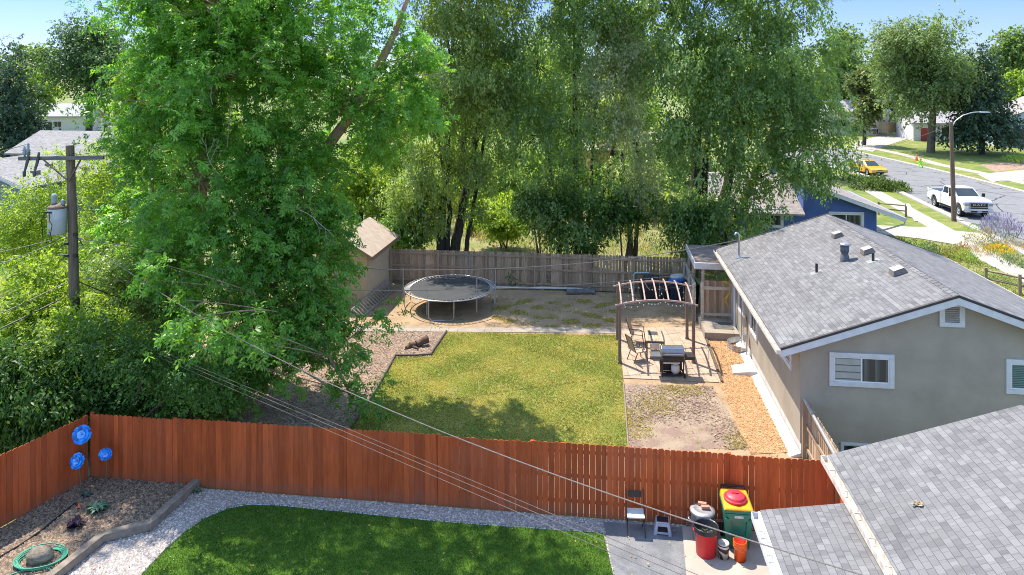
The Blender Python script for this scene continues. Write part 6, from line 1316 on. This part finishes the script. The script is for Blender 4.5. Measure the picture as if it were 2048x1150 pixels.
elm('biggest elm with thick split trunk beside the taupe house roof', ((1385, 1392, 1395, 60, .42), (1415, 1440, 1490, 40, .34), (1432, 1480, 1560, 120, .26), (1400, 1405, 1420, 150, .25)), 42.5,
    [lob(1380, 130, 39.8, 2.9, 2.8, 3.0), lob(1480, 80, 40.2, 3.2, 3, 3), lob(1490, 230, 39.3, 2.7, 2.6, 2.6), lob(1590, 150, 39.6, 2.6, 2.5, 2.7), lob(1610, 270, 39.0, 2.1, 2.1, 2.0), lob(1645, 210, 39.4, 1.2, 1.4, 1.5), lob(1545, 345, 40.7, 1.9, 1.8, 1.3), lob(1640, 350, 40.5, 1.5, 1.5, 1.2), lob(1400, 300, 39.0, 2.2, 2.1, 2.3), lob(1375, 420, 40.5, 1.4, 1.5, 1.5), lob(1480, 420, 40.1, 1.9, 1.6, 1.3), lob(1400, 480, 39.9, 1.4, 1.2, .9), lob(1420, -60, 40.8, 3.6, 3, 2.8), lob(1545, -10, 40.8, 3.0, 2.8, 2.4), lob(1320, 20, 40.8, 2.6, 2.5, 2.6), lob(1690, 320, 40.9, .7, .9, .7)],
    lf_elm2, 24, 1000, leaf=(.20, .10))

# --- saplings and shrubs on the left, in front of and behind the pole
def shrub(name, label, cat, px0, d, lobes, mat, seed, n, tw=7, lv=16, cr=.3, tl=.45, leaf=(.11, .06), droop=.35, stems=3, group=None, **k):
    base = Vector(((px0 - 1024) * d / F, d, 0)); r = random.Random(seed); st = []
    top = max(l[2] for l in lobes)
    for i in range(stems):
        l = lobes[i % len(lobes)]; st.append([(base.x + r.uniform(-.2, .2), base.y + r.uniform(-.2, .2), -.05, .06), ((base.x + l[0]) / 2, (base.y + l[1]) / 2, l[2] * .5, .045), (l[0], l[1], l[2], .02)])
    kk = dict(up=.75, tvar=.45); kk.update(k)
    return tree(name, label, cat, base, st, lobes, mat, m_bark, n, tw, lv, cr, tl, leaf, droop, seed, group, .03, 6, **kk)
G = 'shrubs of the corner thicket'
shrub('sapling', 'light green sapling behind the utility pole below its crossarm', 'sapling', 235, 31, [lob(235, 370, 31, 1.3, 1.3, 1.5), lob(225, 450, 30.6, 1.5, 1.4, 1.5), lob(280, 420, 31, 1.2), lob(200, 330, 31.4, .8, .9, 1.1), lob(290, 330, 31.4, .9, .9, .9)], lf_lime, 31, 230, group=G)
shrub('sapling', 'yellow green sapling at the photo edge before the grey blue house', 'sapling', 60, 33, [lob(60, 430, 33, 1.5, 1.4, 1.1), lob(20, 470, 33, 1.3), lob(110, 400, 33.4, .9, .9, .9), lob(90, 500, 32.6, 1.1, 1, 1), lob(125, 330, 33.5, .6, .6, .8), lob(140, 470, 33, .8)], lf_lime, 32, 190, group=G)
shrub('shrub', 'pale speckled shrub between the utility pole and the maple', 'shrub', 280, 27, [lob(300, 560, 27, 1.5, 1.3, 1.4), lob(270, 640, 26.4, 1.6, 1.3, 1.4), lob(300, 690, 26.6, 1.0, 1.0, .9), lob(240, 540, 27.2, .8, .9, .9)], M_leaf('speckled_leaf', (.075, .17, .03), (.33, .42, .13), .45, rough=.35, spec=.6), 33, 260, group=G)
shrub('shrub', 'bright yellow green shrub below the cables at the photo edge', 'shrub', 50, 24.5, [lob(40, 650, 24.5, 1.2, 1.1, 1.1), lob(110, 640, 24.3, 1.0, 1, 1.0), lob(0, 700, 24, 1.1), lob(90, 560, 25.2, .8, .8, .6)], lf_lime, 34, 190, leaf=(.15, .07), group=G)
shrub('shrub', 'lime green shrub in front of the utility pole foot', 'shrub', 165, 22.8, [lob(170, 690, 22.8, 1.0, .9, .9), lob(130, 670, 22.9, .7, .7, .6), lob(220, 700, 23, .8, .7, .8)], lf_lime, 35, 130, leaf=(.13, .065), group=G)
shrub('shrub', 'dark feathery shrub hanging over the corner of both red fences', 'shrub', 60, 21.6, [lob(60, 770, 21.6, 1.2, 1.0, .95), lob(0, 790, 21.2, 1.1, 1, .9), lob(120, 800, 21.4, .9, .8, .7), lob(40, 850, 21.0, .8, .7, .5), lob(150, 850, 21.2, .6, .5, .4), lob(-60, 780, 21, 1.2)], lf_dark, 36, 260, leaf=(.17, .055), droop=.8, tl=.55, group=G)
shrub('shrub', 'dense dark green shrub behind the long red fence near the blue flowers', 'shrub', 240, 22.6, [lob(240, 770, 22.6, 1.1, .9, .95), lob(300, 722, 20.6, .7, .6, .5), lob(385, 755, 19.9, .6, .5, .4), lob(235, 690, 21, .7, .6, .5), lob(180, 665, 21.4, .6, .6, .5), lob(345, 735, 20.2, .6, .5, .45), lob(190, 790, 22.2, .9, .8, .7), lob(290, 800, 22.4, 1.0, .8, .6), lob(310, 760, 23.2, .9, .8, .6)], lf_dark, 37, 260, leaf=(.10, .055), group=G)
shrub('shrub', 'green shrub at the foot of the maple trunk behind the fence', 'shrub', 420, 23.4, [lob(390, 790, 23.2, 1.0, .8, .55), lob(440, 770, 23.8, .9, .8, .6), lob(340, 800, 22.8, .7, .6, .45), lob(290, 720, 25.5, .8, .8, .7)], lf_shrub, 38, 190, group=G)
shrub('shrub', 'leafy green bush in the left yard beyond the pole', 'shrub', 150, 38, [lob(60, 540, 38, 1.2, 1.0, .8), lob(160, 560, 37.4, 1.5, 1.2, 1.0), lob(110, 500, 38.6, 1.2, 1.2, .9)], lf_shrub, 39, 120, group=G)
shrub('shrub', 'grey green hedge before the grey blue siding', 'shrub', 30, 44, [lob(20, 480, 44, 1.6, 1.2, 1.2), lob(90, 485, 44, 1.4, 1.2, 1.0), lob(200, 500, 44, 1.6, 1.3, 1.0), lob(280, 520, 43, 1.6, 1.2, 1.2)], lf_far, 40, 130, leaf=(.16, .09), group=G)
shrub('shrub', 'dense shrub filling the gap between the pale speckled shrub and the maple trunk', 'shrub', 200, 28.5, [lob(200, 600, 28.6, 1.2, 1.2, 1.3), lob(330, 470, 29, 1.3, 1.3, 1.8), lob(330, 360, 29.5, 1.2, 1.2, 1.6), lob(240, 500, 29, .9, 1, 1.0)], lf_shrub, 41, 230, group=G)

# --- distant trees
def far_tree(name, label, pxc, ytop, ybase, wpx, mat, seed, z0=0., shape='round', n=None, bark=None, group=None, leafk=1., d=None):
    d = d or (H - z0) * F / (ybase - YH); s = d / F; r = random.Random(seed)
    x = (pxc - 1024) * s; top = H - (ytop - YH) * s; hgt = top - z0; w = wpx * s / 2; base = (x, d, z0); lobes = []
    if shape == 'cone':
        for i in range(9):
            t = i / 8; rr_ = max(.35, w * (1 - t * .92)); lobes.append((x + r.uniform(-.1, .1) * w, d + r.uniform(-.1, .1) * w, z0 + hgt * (.16 + .8 * t), rr_, rr_, hgt * .07, 1.4))
    elif shape == 'wide':
        for i in range(11): a = r.uniform(0, 6.28); q = r.uniform(.2, .8); lobes.append((x + w * q * math.cos(a), d + w * q * math.sin(a), z0 + hgt * r.uniform(.4, .85), w * r.uniform(.32, .46), w * r.uniform(.32, .46), hgt * r.uniform(.11, .17)))
    else:
        for i in range(9):
            a = r.uniform(0, 6.28); q = r.uniform(.1, .62); t = r.uniform(.36, .88); lobes.append((x + w * q * math.cos(a), d + w * q * math.sin(a), z0 + hgt * t, w * r.uniform(.36, .55), w * r.uniform(.36, .55), hgt * r.uniform(.10, .17)))
        lobes.append((x, d, z0 + hgt * .88, w * .45, w * .45, hgt * .12))
    cr = max(.35, w * .12); lf = max(.16, d * .0030) * leafk; n = n or 150
    st = [[(x, d, z0 - .1, .05 * w + .15), (x + r.uniform(-.03, .03) * hgt, d, z0 + hgt * .4, .04 * w + .1), (x, d, z0 + hgt * .8, .06)]]
    return tree(name, label, 'tree', base, st, lobes, mat, bark or m_bark_dark, n, 6, 9, cr, cr * 1.3, (lf * 1.25, lf * .75), .5, seed, group, .02 * w + .06, 6, tvar=.3, zmin=z0 + .3)
far_tree('spruce_tree', 'dark spruce with bare lower trunk at the left photo edge', 20, 76, 335, 150, lf_needle, 51, shape='cone', n=330)
far_tree('broadleaf_tree', 'tall dark green tree over the white bungalow and garage', 175, 36, 262, 205, lf_fardark, 52, n=420, d=100)
far_tree('broadleaf_tree', 'hazy pale tree crown on the skyline between spruce and dark tree', 75, 88, 200, 110, lf_far, 53, n=180, d=170)
far_tree('broadleaf_tree', 'low light green tree under the skyline near the spruce', 60, 130, 250, 100, lf_farbright, 54, n=170, d=130)
far_tree('broadleaf_tree', 'bright tree between the tall dark tree and the maple', 270, 110, 300, 120, lf_farbright, 55, n=200, d=75)
far_tree('broadleaf_tree', 'lime green crown behind the maple and the weeping elm', 770, 150, 470, 190, lf_farbright, 56, n=330, d=56)
far_tree('broadleaf_tree', 'sunlit tree behind the tan garden shed', 720, 330, 480, 170, lf_lime, 57, n=230, d=52)
far_tree('broadleaf_tree', 'pale green crown behind the weeping elm', 930, 90, 420, 230, lf_farbright, 58, n=300, d=70)
far_tree('broadleaf_tree', 'lime tinted crown behind the dark forked elm', 1100, 60, 400, 240, lf_farbright, 59, n=320, d=74)
far_tree('broadleaf_tree', 'tree filling the gap behind the silvery elm', 1270, 20, 400, 200, lf_farbright, 60, n=300, d=72)
far_tree('broadleaf_tree', 'green crown behind the biggest elm', 1480, 60, 380, 260, lf_far, 61, n=300, d=80)
far_tree('broadleaf_tree', 'mid green crown behind the upper maple', 560, 60, 420, 330, lf_far, 62, n=300, d=66)
far_tree('broadleaf_tree', 'green crown behind the lower maple', 400, 240, 460, 280, lf_farbright, 63, n=260, d=60)
far_tree('broadleaf_tree', 'open topped tree on the skyline past the biggest elm', 1690, 52, 262, 130, lf_far, 64, z0=FZ, n=280, d=135)
far_tree('pine_tree', 'olive pine in front of the cream split level house', 1728, 140, 270, 80, lf_pine, 65, z0=FZ, n=260, d=110)
far_tree('street_elm', 'large grey green elm on the lawn across the street', 1862, 32, 298, 225, lf_street, 66, z0=FZ, n=700, d=100, shape='wide', bark=m_bark)
far_tree('spruce_tree', 'blue green spruce in front of the white house with red shutters', 1965, 85, 292, 150, lf_needle, 67, z0=FZ, n=380, d=98, shape='cone')
far_tree('broadleaf_tree', 'pale tree crown on the skyline at the photo edge', 2035, 52, 240, 120, lf_far, 68, z0=FZ, n=240, d=140)
far_tree('broadleaf_tree', 'bright bushy tree above the pale blue white house', 2050, 140, 262, 90, lf_farbright, 69, z0=FZ, n=200, d=125)
far_tree('broadleaf_tree', 'distant tree row end behind the open topped tree', 1760, 120, 240, 140, lf_fardark, 70, z0=FZ, n=160, d=170)
far_tree('broadleaf_tree', 'far skyline crown between the weeping elm and the maple', 815, 95, 300, 130, lf_far, 71, n=200, d=95)
for i, (x, yt, w, d, mt, lb) in enumerate(((1650, 135, 110, 150, lf_far, 'green crown left of the cream split level house'), (1775, 150, 110, 150, lf_street, 'grey green crown above the far driveway fence'), (1830, 165, 120, 145, lf_fardark, 'dark crown behind the red arbour'), (1990, 150, 110, 150, lf_farbright, 'bright crown right of the blue green spruce'), (1705, 170, 90, 142, lf_fardark, 'dark low crown behind the cream split level house'))):
    far_tree('broadleaf_tree', lb, x, yt, 262, w, mt, 95 + i, z0=FZ, n=190, d=d)
for i, (x, yt, w, lb) in enumerate(((-40, 105, 160, 'distant crown beyond the left spruce'), (330, 60, 200, 'distant crown hidden behind the upper left maple'), (1010, 100, 220, 'distant crown between the weeping and the dark elm'), (1390, 90, 240, 'distant crown behind the big elm trunk'), (1570, 95, 200, 'distant crown behind the right half of the big elm'), (1900, 110, 220, 'distant crown behind the street elm'), (2110, 95, 170, 'distant crown past the photo corner house'))):
    far_tree('broadleaf_tree', lb, x, yt, 240, w, lf_far if i % 2 else lf_fardark, 80 + i, n=170, d=150 + 8 * i, group='distant trees on the skyline')

for i, (x, y, d, w, h, mt, lb) in enumerate(((1010, 390, 66, 4.5, 2.0, lf_lime, 'lime bushes before the grey garden fence, left end'), (1090, 350, 72, 5, 3.0, lf_farbright, 'sunlit bushes behind the grey garden fence'), (1180, 370, 68, 4.5, 2.6, lf_lime, 'lime bush behind the middle of the dark elm'), (1290, 380, 66, 4.5, 2.2, lf_farbright, 'bright bush behind the silvery elm'), (960, 330, 78, 6, 3.5, lf_farbright, 'tall bright bush behind the weeping elm'), (1350, 330, 76, 6, 3.6, lf_far, 'tall green bush between the silvery and the biggest elm'), (1130, 270, 88, 8, 4.5, lf_far, 'distant bushy hedge seen between the elm trunks'), (1250, 250, 92, 8, 4.5, lf_farbright, 'distant bright hedge above the ochre house'), (870, 400, 62, 5, 2.5, lf_farbright, 'bright bush left of the weeping elm trunks'), (1020, 240, 90, 8, 5, lf_far, 'distant green bush mass beside the weeping elm'))):
    p_ = atd(x, y, d); s_ = d / F; r0 = random.Random(300 + i)
    shrub('bush', lb, 'bush', x, d, [(p_.x + r0.uniform(-1, 1) * w * .6, d + r0.uniform(-1, 1), max(.8, p_.z + r0.uniform(-.5, .5) * h), w * r0.uniform(.3, .5), w * .35, h * r0.uniform(.35, .55)) for _ in range(6)], mt, 300 + i, 170, tw=6, lv=9, cr=.5, tl=.7, leaf=(.30, .18), group='bushes behind the elms')

lf_low = M_leaf('low_bough_leaf', (.036, .105, .024), (.15, .26, .065), .46)
for i, (x, y, d, w, h, mt, lb) in enumerate(((1080, 440, 41.6, 2.0, 1.5, lf_low, 'dark low suckers round the slim dark elm trunks, left part'), (1165, 450, 41.2, 2.4, 1.6, lf_low, 'dark low suckers round the slim dark elm trunks, middle part'), (1245, 440, 41.6, 1.9, 1.5, lf_low, 'dark low suckers left of the open straw patch'), (1390, 465, 40.4, 1.9, 1.4, lf_low, 'dark bush at the foot of the biggest elm by the patio cover'), (835, 420, 42.5, 1.9, 2.2, lf_farbright, 'bright leafy bush over the fence between shed and weeping elm'), (1010, 440, 47, 2.2, 1.0, lf_lime, 'bright low bush in the straw between weeping and dark elm'), (800, 470, 41, 1.2, .9, lf_shrub, 'green bush peeping over the fence beside the shed roof'))):
    p_ = atd(x, y, d); r0 = random.Random(400 + i)
    shrub('bush', lb, 'bush', x, d, [(p_.x + r0.uniform(-1, 1) * w * .6, d + r0.uniform(-.5, .5), max(.5, p_.z + r0.uniform(-.7, .9) * h), w * r0.uniform(.2, .42), w * .32, h * r0.uniform(.18, .42)) for _ in range(8)], mt, 400 + i, 58 if mt is lf_low else 95, tw=8, lv=11, cr=.28, tl=.5, leaf=(.19, .10), group='low bushes along the back fence')

# --- garden plants behind the fence and along the street
shrub('juniper_hedge', 'low bright green juniper hedge between the yellow car and the sidewalk', 'hedge', 1755, 69, [lob(1722, 368, 72, 1.7, 1.6, .4), lob(1752, 374, 69.5, 1.9, 1.7, .45), lob(1782, 378, 67.5, 1.5, 1.3, .4), lob(1705, 364, 74, 1.3, 1.3, .4), lob(1740, 376, 68, 1.5, 1.2, .4)], M_leaf('juniper', (.07, .12, .02), (.15, .22, .03), .2), 91, 170, tl=.4, leaf=(.22, .08), droop=-.3, zmin=FZ)
def clump(name, label, cat, px_, py_, r, h, mat, seed, n=260, leaf=(.12, .04), z=FZ, flower=None, up=1.2, fl_n=90):
    rng = np.random.default_rng(seed); p = at(px_, py_, z); o = thing(name, label, cat, p)
    th = rng.uniform(0, 6.28, n); q = np.sqrt(rng.random(n)) * r; t = rng.random(n) ** .7
    P = np.stack([p.x + q * np.cos(th) * (.6 + .4 * t), p.y + q * np.sin(th) * (.6 + .4 * t), z + t * h * np.clip(1.2 - (q / r) ** 2 * .6, .3, 1.2)], 1)
    D = unit(np.stack([np.cos(th) * .5, np.sin(th) * .5, np.full(n, up)], 1) + rng.normal(size=(n, 3)) * .35)
    leaf_mesh('foliage', P, D, unit(rng.normal(size=(n, 3)) + [0, 0, .6]), leaf[0] * rng.uniform(.7, 1.3, n), leaf[1], .5 + rng.normal(size=n) * .3, mat, o, tuple(p))
    if flower:
        m = fl_n; th = rng.uniform(0, 6.28, m); q = np.sqrt(rng.random(m)) * r * 1.05; zt = z + h * (flower[2] + rng.random(m) * (1.25 - flower[2])) * np.clip(1.15 - (q / r) ** 2 * .35, .4, 1.2)
        P = np.stack([p.x + q * np.cos(th), p.y + q * np.sin(th), zt], 1)
        leaf_mesh('blossoms', P, unit(np.stack([np.cos(th) * .35, np.sin(th) * .35, np.ones(m)], 1)), unit(rng.normal(size=(m, 3)) + [0, -.5, .6]), flower[1][0], flower[1][1], rng.random(m), flower[0], o, tuple(p))
    return o
m_lav = M_leaf('lavender_blossom', (.24, .20, .42), (.42, .37, .60), .2); m_yel = M_leaf('yellow_blossom', (.70, .38, .02), (.85, .55, .04), .2); m_redb = M_leaf('red_blossom', (.55, .12, .06), (.7, .25, .15), .2)
lf_sage = M_leaf('sage_leaf', (.12, .16, .10), (.22, .27, .18), .25); lf_grass = M_leaf('garden_grass', (.10, .15, .03), (.22, .26, .06), .35); lf_straw = M_leaf('straw', (.34, .25, .10), (.55, .42, .20), .3); lf_rust = M_leaf('rusty_grass', (.32, .15, .05), (.48, .27, .10), .3)
clump('lavender_bush', 'tall lavender coloured flowering bush at the kerb', 'bush', 2003, 484, 1.15, 1.35, lf_sage, 101, 420, (.3, .03), flower=(m_lav, (.34, .05), .55), fl_n=520)
clump('flower_clump', 'yellow flower clump in the middle of the front bed', 'flowers', 1998, 512, .75, .5, lf_grass, 102, 220, flower=(m_yel, (.14, .12), .8), fl_n=120)
clump('flower_clump', 'small golden flower clump nearest the driveway', 'flowers', 1976, 484, .4, .7, lf_grass, 103, 130, flower=(m_yel, (.10, .08), .75), fl_n=60)
clump('flower_clump', 'yellow green clump at the front bed corner by the driveway', 'flowers', 1948, 486, .8, .45, lf_grass, 104, 240, flower=(m_yel, (.08, .06), .8), fl_n=50)
clump('bush', 'silvery grey bush at the photo edge of the front bed', 'bush', 2030, 530, 1.1, .5, lf_sage, 105, 300, (.14, .06))
clump('bush', 'green mounded bush behind the yellow flower clump', 'bush', 1990, 500, .9, .45, lf_grass, 106, 260)
clump('bush', 'grassy tan clump in the front bed by the sidewalk', 'bush', 1960, 508, .8, .55, lf_straw, 107, 240, (.3, .025))
clump('bush', 'tan and green tuft between the flowers and the kerb', 'bush', 2030, 500, 1.0, .6, lf_straw, 108, 260, (.3, .03))
clump('bush', 'low green bush at the end of the kerb verge', 'bush', 1950, 464, .9, .5, lf_shrub, 109, 220)
for i, (x, y, rr_, mt, lb) in enumerate(((1800, 500, .7, lf_grass, 'light green bush at the near end of the lawn hedge row'), (1832, 505, .8, lf_shrub, 'second bush of the lawn hedge row'), (1860, 508, .7, lf_sage, 'grey bush in the lawn hedge row'), (1885, 512, .8, lf_grass, 'tall grassy bush in the lawn hedge row'), (1908, 516, .7, lf_straw, 'straw coloured bush in the lawn hedge row'), (1930, 522, .8, lf_shrub, 'last green bush of the lawn hedge row by the sidewalk'), (1925, 508, .5, lf_rust, 'rusty seed heads above the lawn hedge row'))):
    clump('bush', lb, 'bush', x, y, rr_, .65, mt, 120 + i, 260, (.16, .05), group if False else FZ) if 0 else clump('bush', lb, 'bush', x, y, rr_, .65, mt, 120 + i, 260, (.16, .05))
clump('bush', 'green mound on the lawn across the street by the dark red fence', 'bush', 2040, 325, 2.2, .8, lf_farbright, 131, 420, (.3, .12))
# garden behind the fence
gx = [(830, 470, .9, .9, lf_grass, 'tall grass clump behind the fence next to the weeping elm'), (975, 478, 1.2, .7, lf_straw, 'tan dry grass clump behind the fence'), (1008, 472, 1.2, .7, lf_straw, 'pale straw clump behind the fence'), (1040, 455, 1.2, .8, lf_grass, 'green weeds between the weeping and the dark elm'), (990, 430, 1.4, .9, lf_lime, 'lime weeds by the grey garden fence'), (1060, 430, 1.4, .9, lf_farbright, 'bright weeds before the grey garden fence'), (1300, 440, 1.0, 1.1, lf_lime, 'bright flowering weeds around the bicycle'), (1340, 445, .9, 1.0, lf_grass, 'weeds right of the bicycle'), (1240, 425, .8, 2.2, M_leaf('teal_shrub', (.04, .15, .13), (.10, .27, .24), .2), 'teal green upright shrub in the garden'), (1265, 470, .9, .4, lf_straw, 'flat straw tuft behind the fence near the silvery elm'), (945, 470, .6, 1.0, lf_lime, 'lime weed between the leaning elm trunks'), (870, 460, .8, .8, lf_straw, 'straw tuft behind the weeping elm trunk'), (1110, 470, .9, .8, lf_grass, 'grass tuft at the dark elm foot')]
for k, (x, y, mt, lb) in enumerate(((800, 440, lf_lime, 'lime weed mass left of the weeping elm'), (850, 425, lf_farbright, 'bright weed mass behind the weeping elm, farther left'), (915, 430, lf_grass, 'grassy weeds seen between the weeping elm trunks'), (955, 440, lf_farbright, 'bright weeds just right of the weeping elm trunks'), (1015, 425, lf_lime, 'tall lime weeds before the grey garden fence, left part'), (1085, 445, lf_grass, 'grassy weeds left of the dark elm trunk'), (1140, 430, lf_farbright, 'bright weeds right of the first dark elm trunk'), (1205, 440, lf_grass, 'green weeds behind the low boughs of the dark elm'), (1215, 425, lf_far, 'far green weeds near the teal shrub'), (1275, 425, lf_farbright, 'bright weeds above the bicycle'), (1365, 430, lf_far, 'green weeds beside the biggest elm trunk'), (1330, 425, lf_lime, 'lime weeds between bicycle and biggest elm'))):
    gx.append((x, y, 1.5, 1.5, mt, lb))
for i, (x, y, r0, h, mt, lb) in enumerate(gx):
    clump('weed_clump', lb, 'weeds', x, y, r0, h, mt, 140 + i, 260 if mt in (lf_straw, lf_rust) else 800, (.34, .04) if mt in (lf_straw, lf_rust) else (.30, .11), z=0., flower=(m_redb, (.1, .08), .8) if i in (6, 7) else None)
for i, (x, y, h, lb) in enumerate(((1025, 576, .9, 'small dark sapling against the back fence, nearer the trampoline'), (1095, 577, .8, 'small dark sapling in the middle of the back fence'))):
    clump('sapling', lb, 'sapling', x, y, .42, h, lf_dark, 170 + i, 170, (.13, .06), z=0.)

# ------------------------------------------------------------------ ground cover
def inside(poly, X, Y):
    c = np.zeros(len(X), bool); n = len(poly)
    for i in range(n):
        x0, y0 = poly[i][0], poly[i][1]; x1, y1 = poly[i - 1][0], poly[i - 1][1]
        k = ((y0 > Y) != (y1 > Y)) & (X < (x1 - x0) * (Y - y0) / (y1 - y0 + 1e-12) + x0); c ^= k
    return c
def scatter(poly, n, rng):
    xs = [p[0] for p in poly]; ys = [p[1] for p in poly]; X = rng.uniform(min(xs), max(xs), n); Y = rng.uniform(min(ys), max(ys), n); k = inside(poly, X, Y); return X[k], Y[k]
def patch(X, Y, s, seed):
    r = np.random.default_rng(seed); a = r.uniform(0, 6.28, 6); f = r.uniform(.5, 1.6, (6, 2)) * s
    return sum(np.sin(f[i, 0] * X + f[i, 1] * Y * (1 if i % 2 else -1) + a[i]) for i in range(6)) / 2.5
def blades(name, poly, n, mat, h, w, z, seed, lean=.5, thr=None, psc=1.5, tint_patch=.25):
    rng = np.random.default_rng(seed); X, Y = scatter(poly, n, rng); pt = patch(X, Y, psc, seed)
    if thr is not None: k = pt + rng.normal(size=len(X)) * .3 > thr; X, Y, pt = X[k], Y[k], pt[k]
    m = len(X); hh = h * rng.uniform(.6, 1.4, m); T = unit(np.stack([rng.normal(size=m) * lean, rng.normal(size=m) * lean, np.ones(m)], 1))
    P = np.stack([X, Y, np.full(m, z)], 1) + T * hh[:, None] * .45
    o = leaf_mesh(name, P, T, unit(rng.normal(size=(m, 3)) * np.array([1, 1, .4])), hh, w, .5 + pt * tint_patch + rng.normal(size=m) * .25, mat, None, (float(X.mean()), float(Y.mean()), 0), kind='stuff'); return o
def chips(name, poly, n, mat, L_, W_, z, seed, thr=None, psc=2., tilt=.35, fold=.05):
    rng = np.random.default_rng(seed); X, Y = scatter(poly, n, rng)
    if thr is not None: k = patch(X, Y, psc, seed) + rng.normal(size=len(X)) * .4 > thr; X, Y = X[k], Y[k]
    m = len(X); a = rng.uniform(0, 6.28, m); T = unit(np.stack([np.cos(a), np.sin(a), rng.normal(size=m) * .25], 1)); Nn = unit(np.stack([rng.normal(size=m) * tilt, rng.normal(size=m) * tilt, np.ones(m)], 1))
    return leaf_mesh(name, np.stack([X, Y, z + rng.uniform(.004, .025, m)], 1), T, Nn, L_ * rng.uniform(.5, 1.5, m), W_ * rng.uniform(.6, 1.4, m), rng.random(m), mat, None, (float(X.mean()), float(Y.mean()), 0), fold, 'stuff')
def stones(name, poly, n, mat, r, z, seed, cut=()):
    rng = np.random.default_rng(seed); X, Y = scatter(poly, n, rng)
    for c in cut: k = ~inside(c, X, Y); X, Y = X[k], Y[k]
    m = len(X); rr_ = r * rng.uniform(.5, 1.5, m); a0 = rng.uniform(0, 6.28, m); Vx = np.empty((m, 6, 3))
    for k in range(5): t = a0 + k * 1.2566; q = rr_ * rng.uniform(.75, 1.2, m); Vx[:, k] = np.stack([X + q * np.cos(t), Y + q * np.sin(t), np.full(m, z)], 1)
    Vx[:, 5] = np.stack([X + rng.normal(size=m) * r * .2, Y + rng.normal(size=m) * r * .2, z + rr_ * rng.uniform(.5, 1.0, m)], 1)
    fc = np.concatenate([np.stack([np.arange(m) * 6 + k, np.arange(m) * 6 + (k + 1) % 5, np.arange(m) * 6 + 5], 1) for k in range(5)]); loc = np.array([X.mean(), Y.mean(), 0]); Vx -= loc
    me = bpy.data.meshes.new(name); me.vertices.add(6 * m); me.vertices.foreach_set('co', Vx.reshape(-1).astype(np.float32)); nf = len(fc); me.loops.add(3 * nf); me.loops.foreach_set('vertex_index', fc.reshape(-1).astype(np.int32)); me.polygons.add(nf); me.polygons.foreach_set('loop_start', np.arange(0, 3 * nf, 3, dtype=np.int32)); me.update(calc_edges=True)
    at_ = me.attributes.new('tint', 'FLOAT', 'FACE'); at_.data.foreach_set('value', np.tile(rng.random(m), 5).astype(np.float32)); me.materials.append(mat)
    o = bpy.data.objects.new(name, me); COL.objects.link(o); o.location = loc; o['kind'] = 'stuff'; return o
def M_two(name, a, b, rough=.9):
    m, N, L, B = nodes_of(name); L.new(mixn(N, L, attr(N), rgba(a), rgba(b)), B.inputs['Base Color']); B.inputs['Roughness'].default_value = rough; B.inputs['Specular IOR Level'].default_value = .2; return m
gr_l = M_leaf('lawn_blade', (.14, .215, .032), (.47, .385, .125), .38); gr_t = M_leaf('turf_blade', (.050, .13, .014), (.13, .22, .035), .35); gr_f = M_leaf('front_blade', (.11, .17, .03), (.26, .26, .08), .3)
blades('lawn_grass', LAWN, 80000, gr_l, .055, .03, .008, 201, .9, None, 2.0, .42)
blades('lawn_grass', px([(985, 598), (1238, 598), (1238, 656), (985, 654)]), 22000, gr_l, .07, .035, .0, 202, .9, .55, 3.6)
blades('dirt_weeds', YARD, 26000, gr_l, .07, .035, .0, 203, .9, .8, 3.)
blades('dirt_weeds', MULCHR, 7000, gr_l, .07, .035, .01, 204, .9, .55, 1.6)
blades('turf_grass', TURF, 60000, gr_t, .06, .016, .03, 205, .5, None, 1.2, .15)
blades('garden_grass', [LOT(-14, 38.6), LOT(12, 38.6), LOT(14, 58), LOT(-16, 58)], 26000, M_leaf('dry_blade', (.15, .19, .05), (.42, .36, .15), .3), .26, .05, 0, 206, .5, -.5, .6, .3)
blades('verge_grass', px([(1750, 465), (1905, 490), (1960, 520), (2048, 566), (2048, 640), (1750, 520)], FZ), 16000, gr_f, .09, .04, FZ, 207, .6, -.6, .8)
chips('wood_chips', CHIPS, 26000, M_two('chip_tone', (.19, .135, .10), (.46, .36, .29)), .085, .04, .004, 211)
chips('wood_chips', MULCHR, 6500, M_two('chip_tone_brown', (.17, .11, .085), (.42, .32, .24)), .085, .04, .004, 212, -.2, 1.0)
chips('cedar_chips', CEDAR, 24000, M_two('cedar_tone', (.40, .215, .10), (.66, .45, .26)), .06, .018, .012, 213, tilt=.5)
stones('gravel_stones', [LOT(-14.2, 14.4), LOT(2.1, 14.4), LOT(2.1, 18.6), LOT(-14.2, 18.6)], 48000, M_two('gravel_tone', (.24, .215, .205), (.58, .52, .48)), .024, .0, 214, (TURF, ASPH, PAD, BED))
stones('rock_bed_stones', BED, 26000, M_two('rock_tone', (.08, .058, .044), (.34, .25, .18)), .029, .05, 215)
chips('leaf_litter', [LOT(-14, 12), LOT(3, 12), LOT(3, 18.4), LOT(-14, 18.4)], 700, M_two('litter_tone', (.22, .15, .07), (.45, .36, .16)), .06, .035, .035, 221)
chips('leaf_litter', [LOT(2, 13), LOT(4, 13), LOT(4, 18.4), LOT(2, 18.4)], 90, M_two('litter_tone_pad', (.2, .14, .07), (.4, .3, .14)), .05, .03, .036, 222)
chips('stray_chips', [LOT(4.2, 22), LOT(5.75, 22), LOT(5.75, 31), LOT(4.2, 31)], 600, M_two('stray_tone', (.40, .19, .07), (.68, .44, .22)), .07, .022, .03, 223)
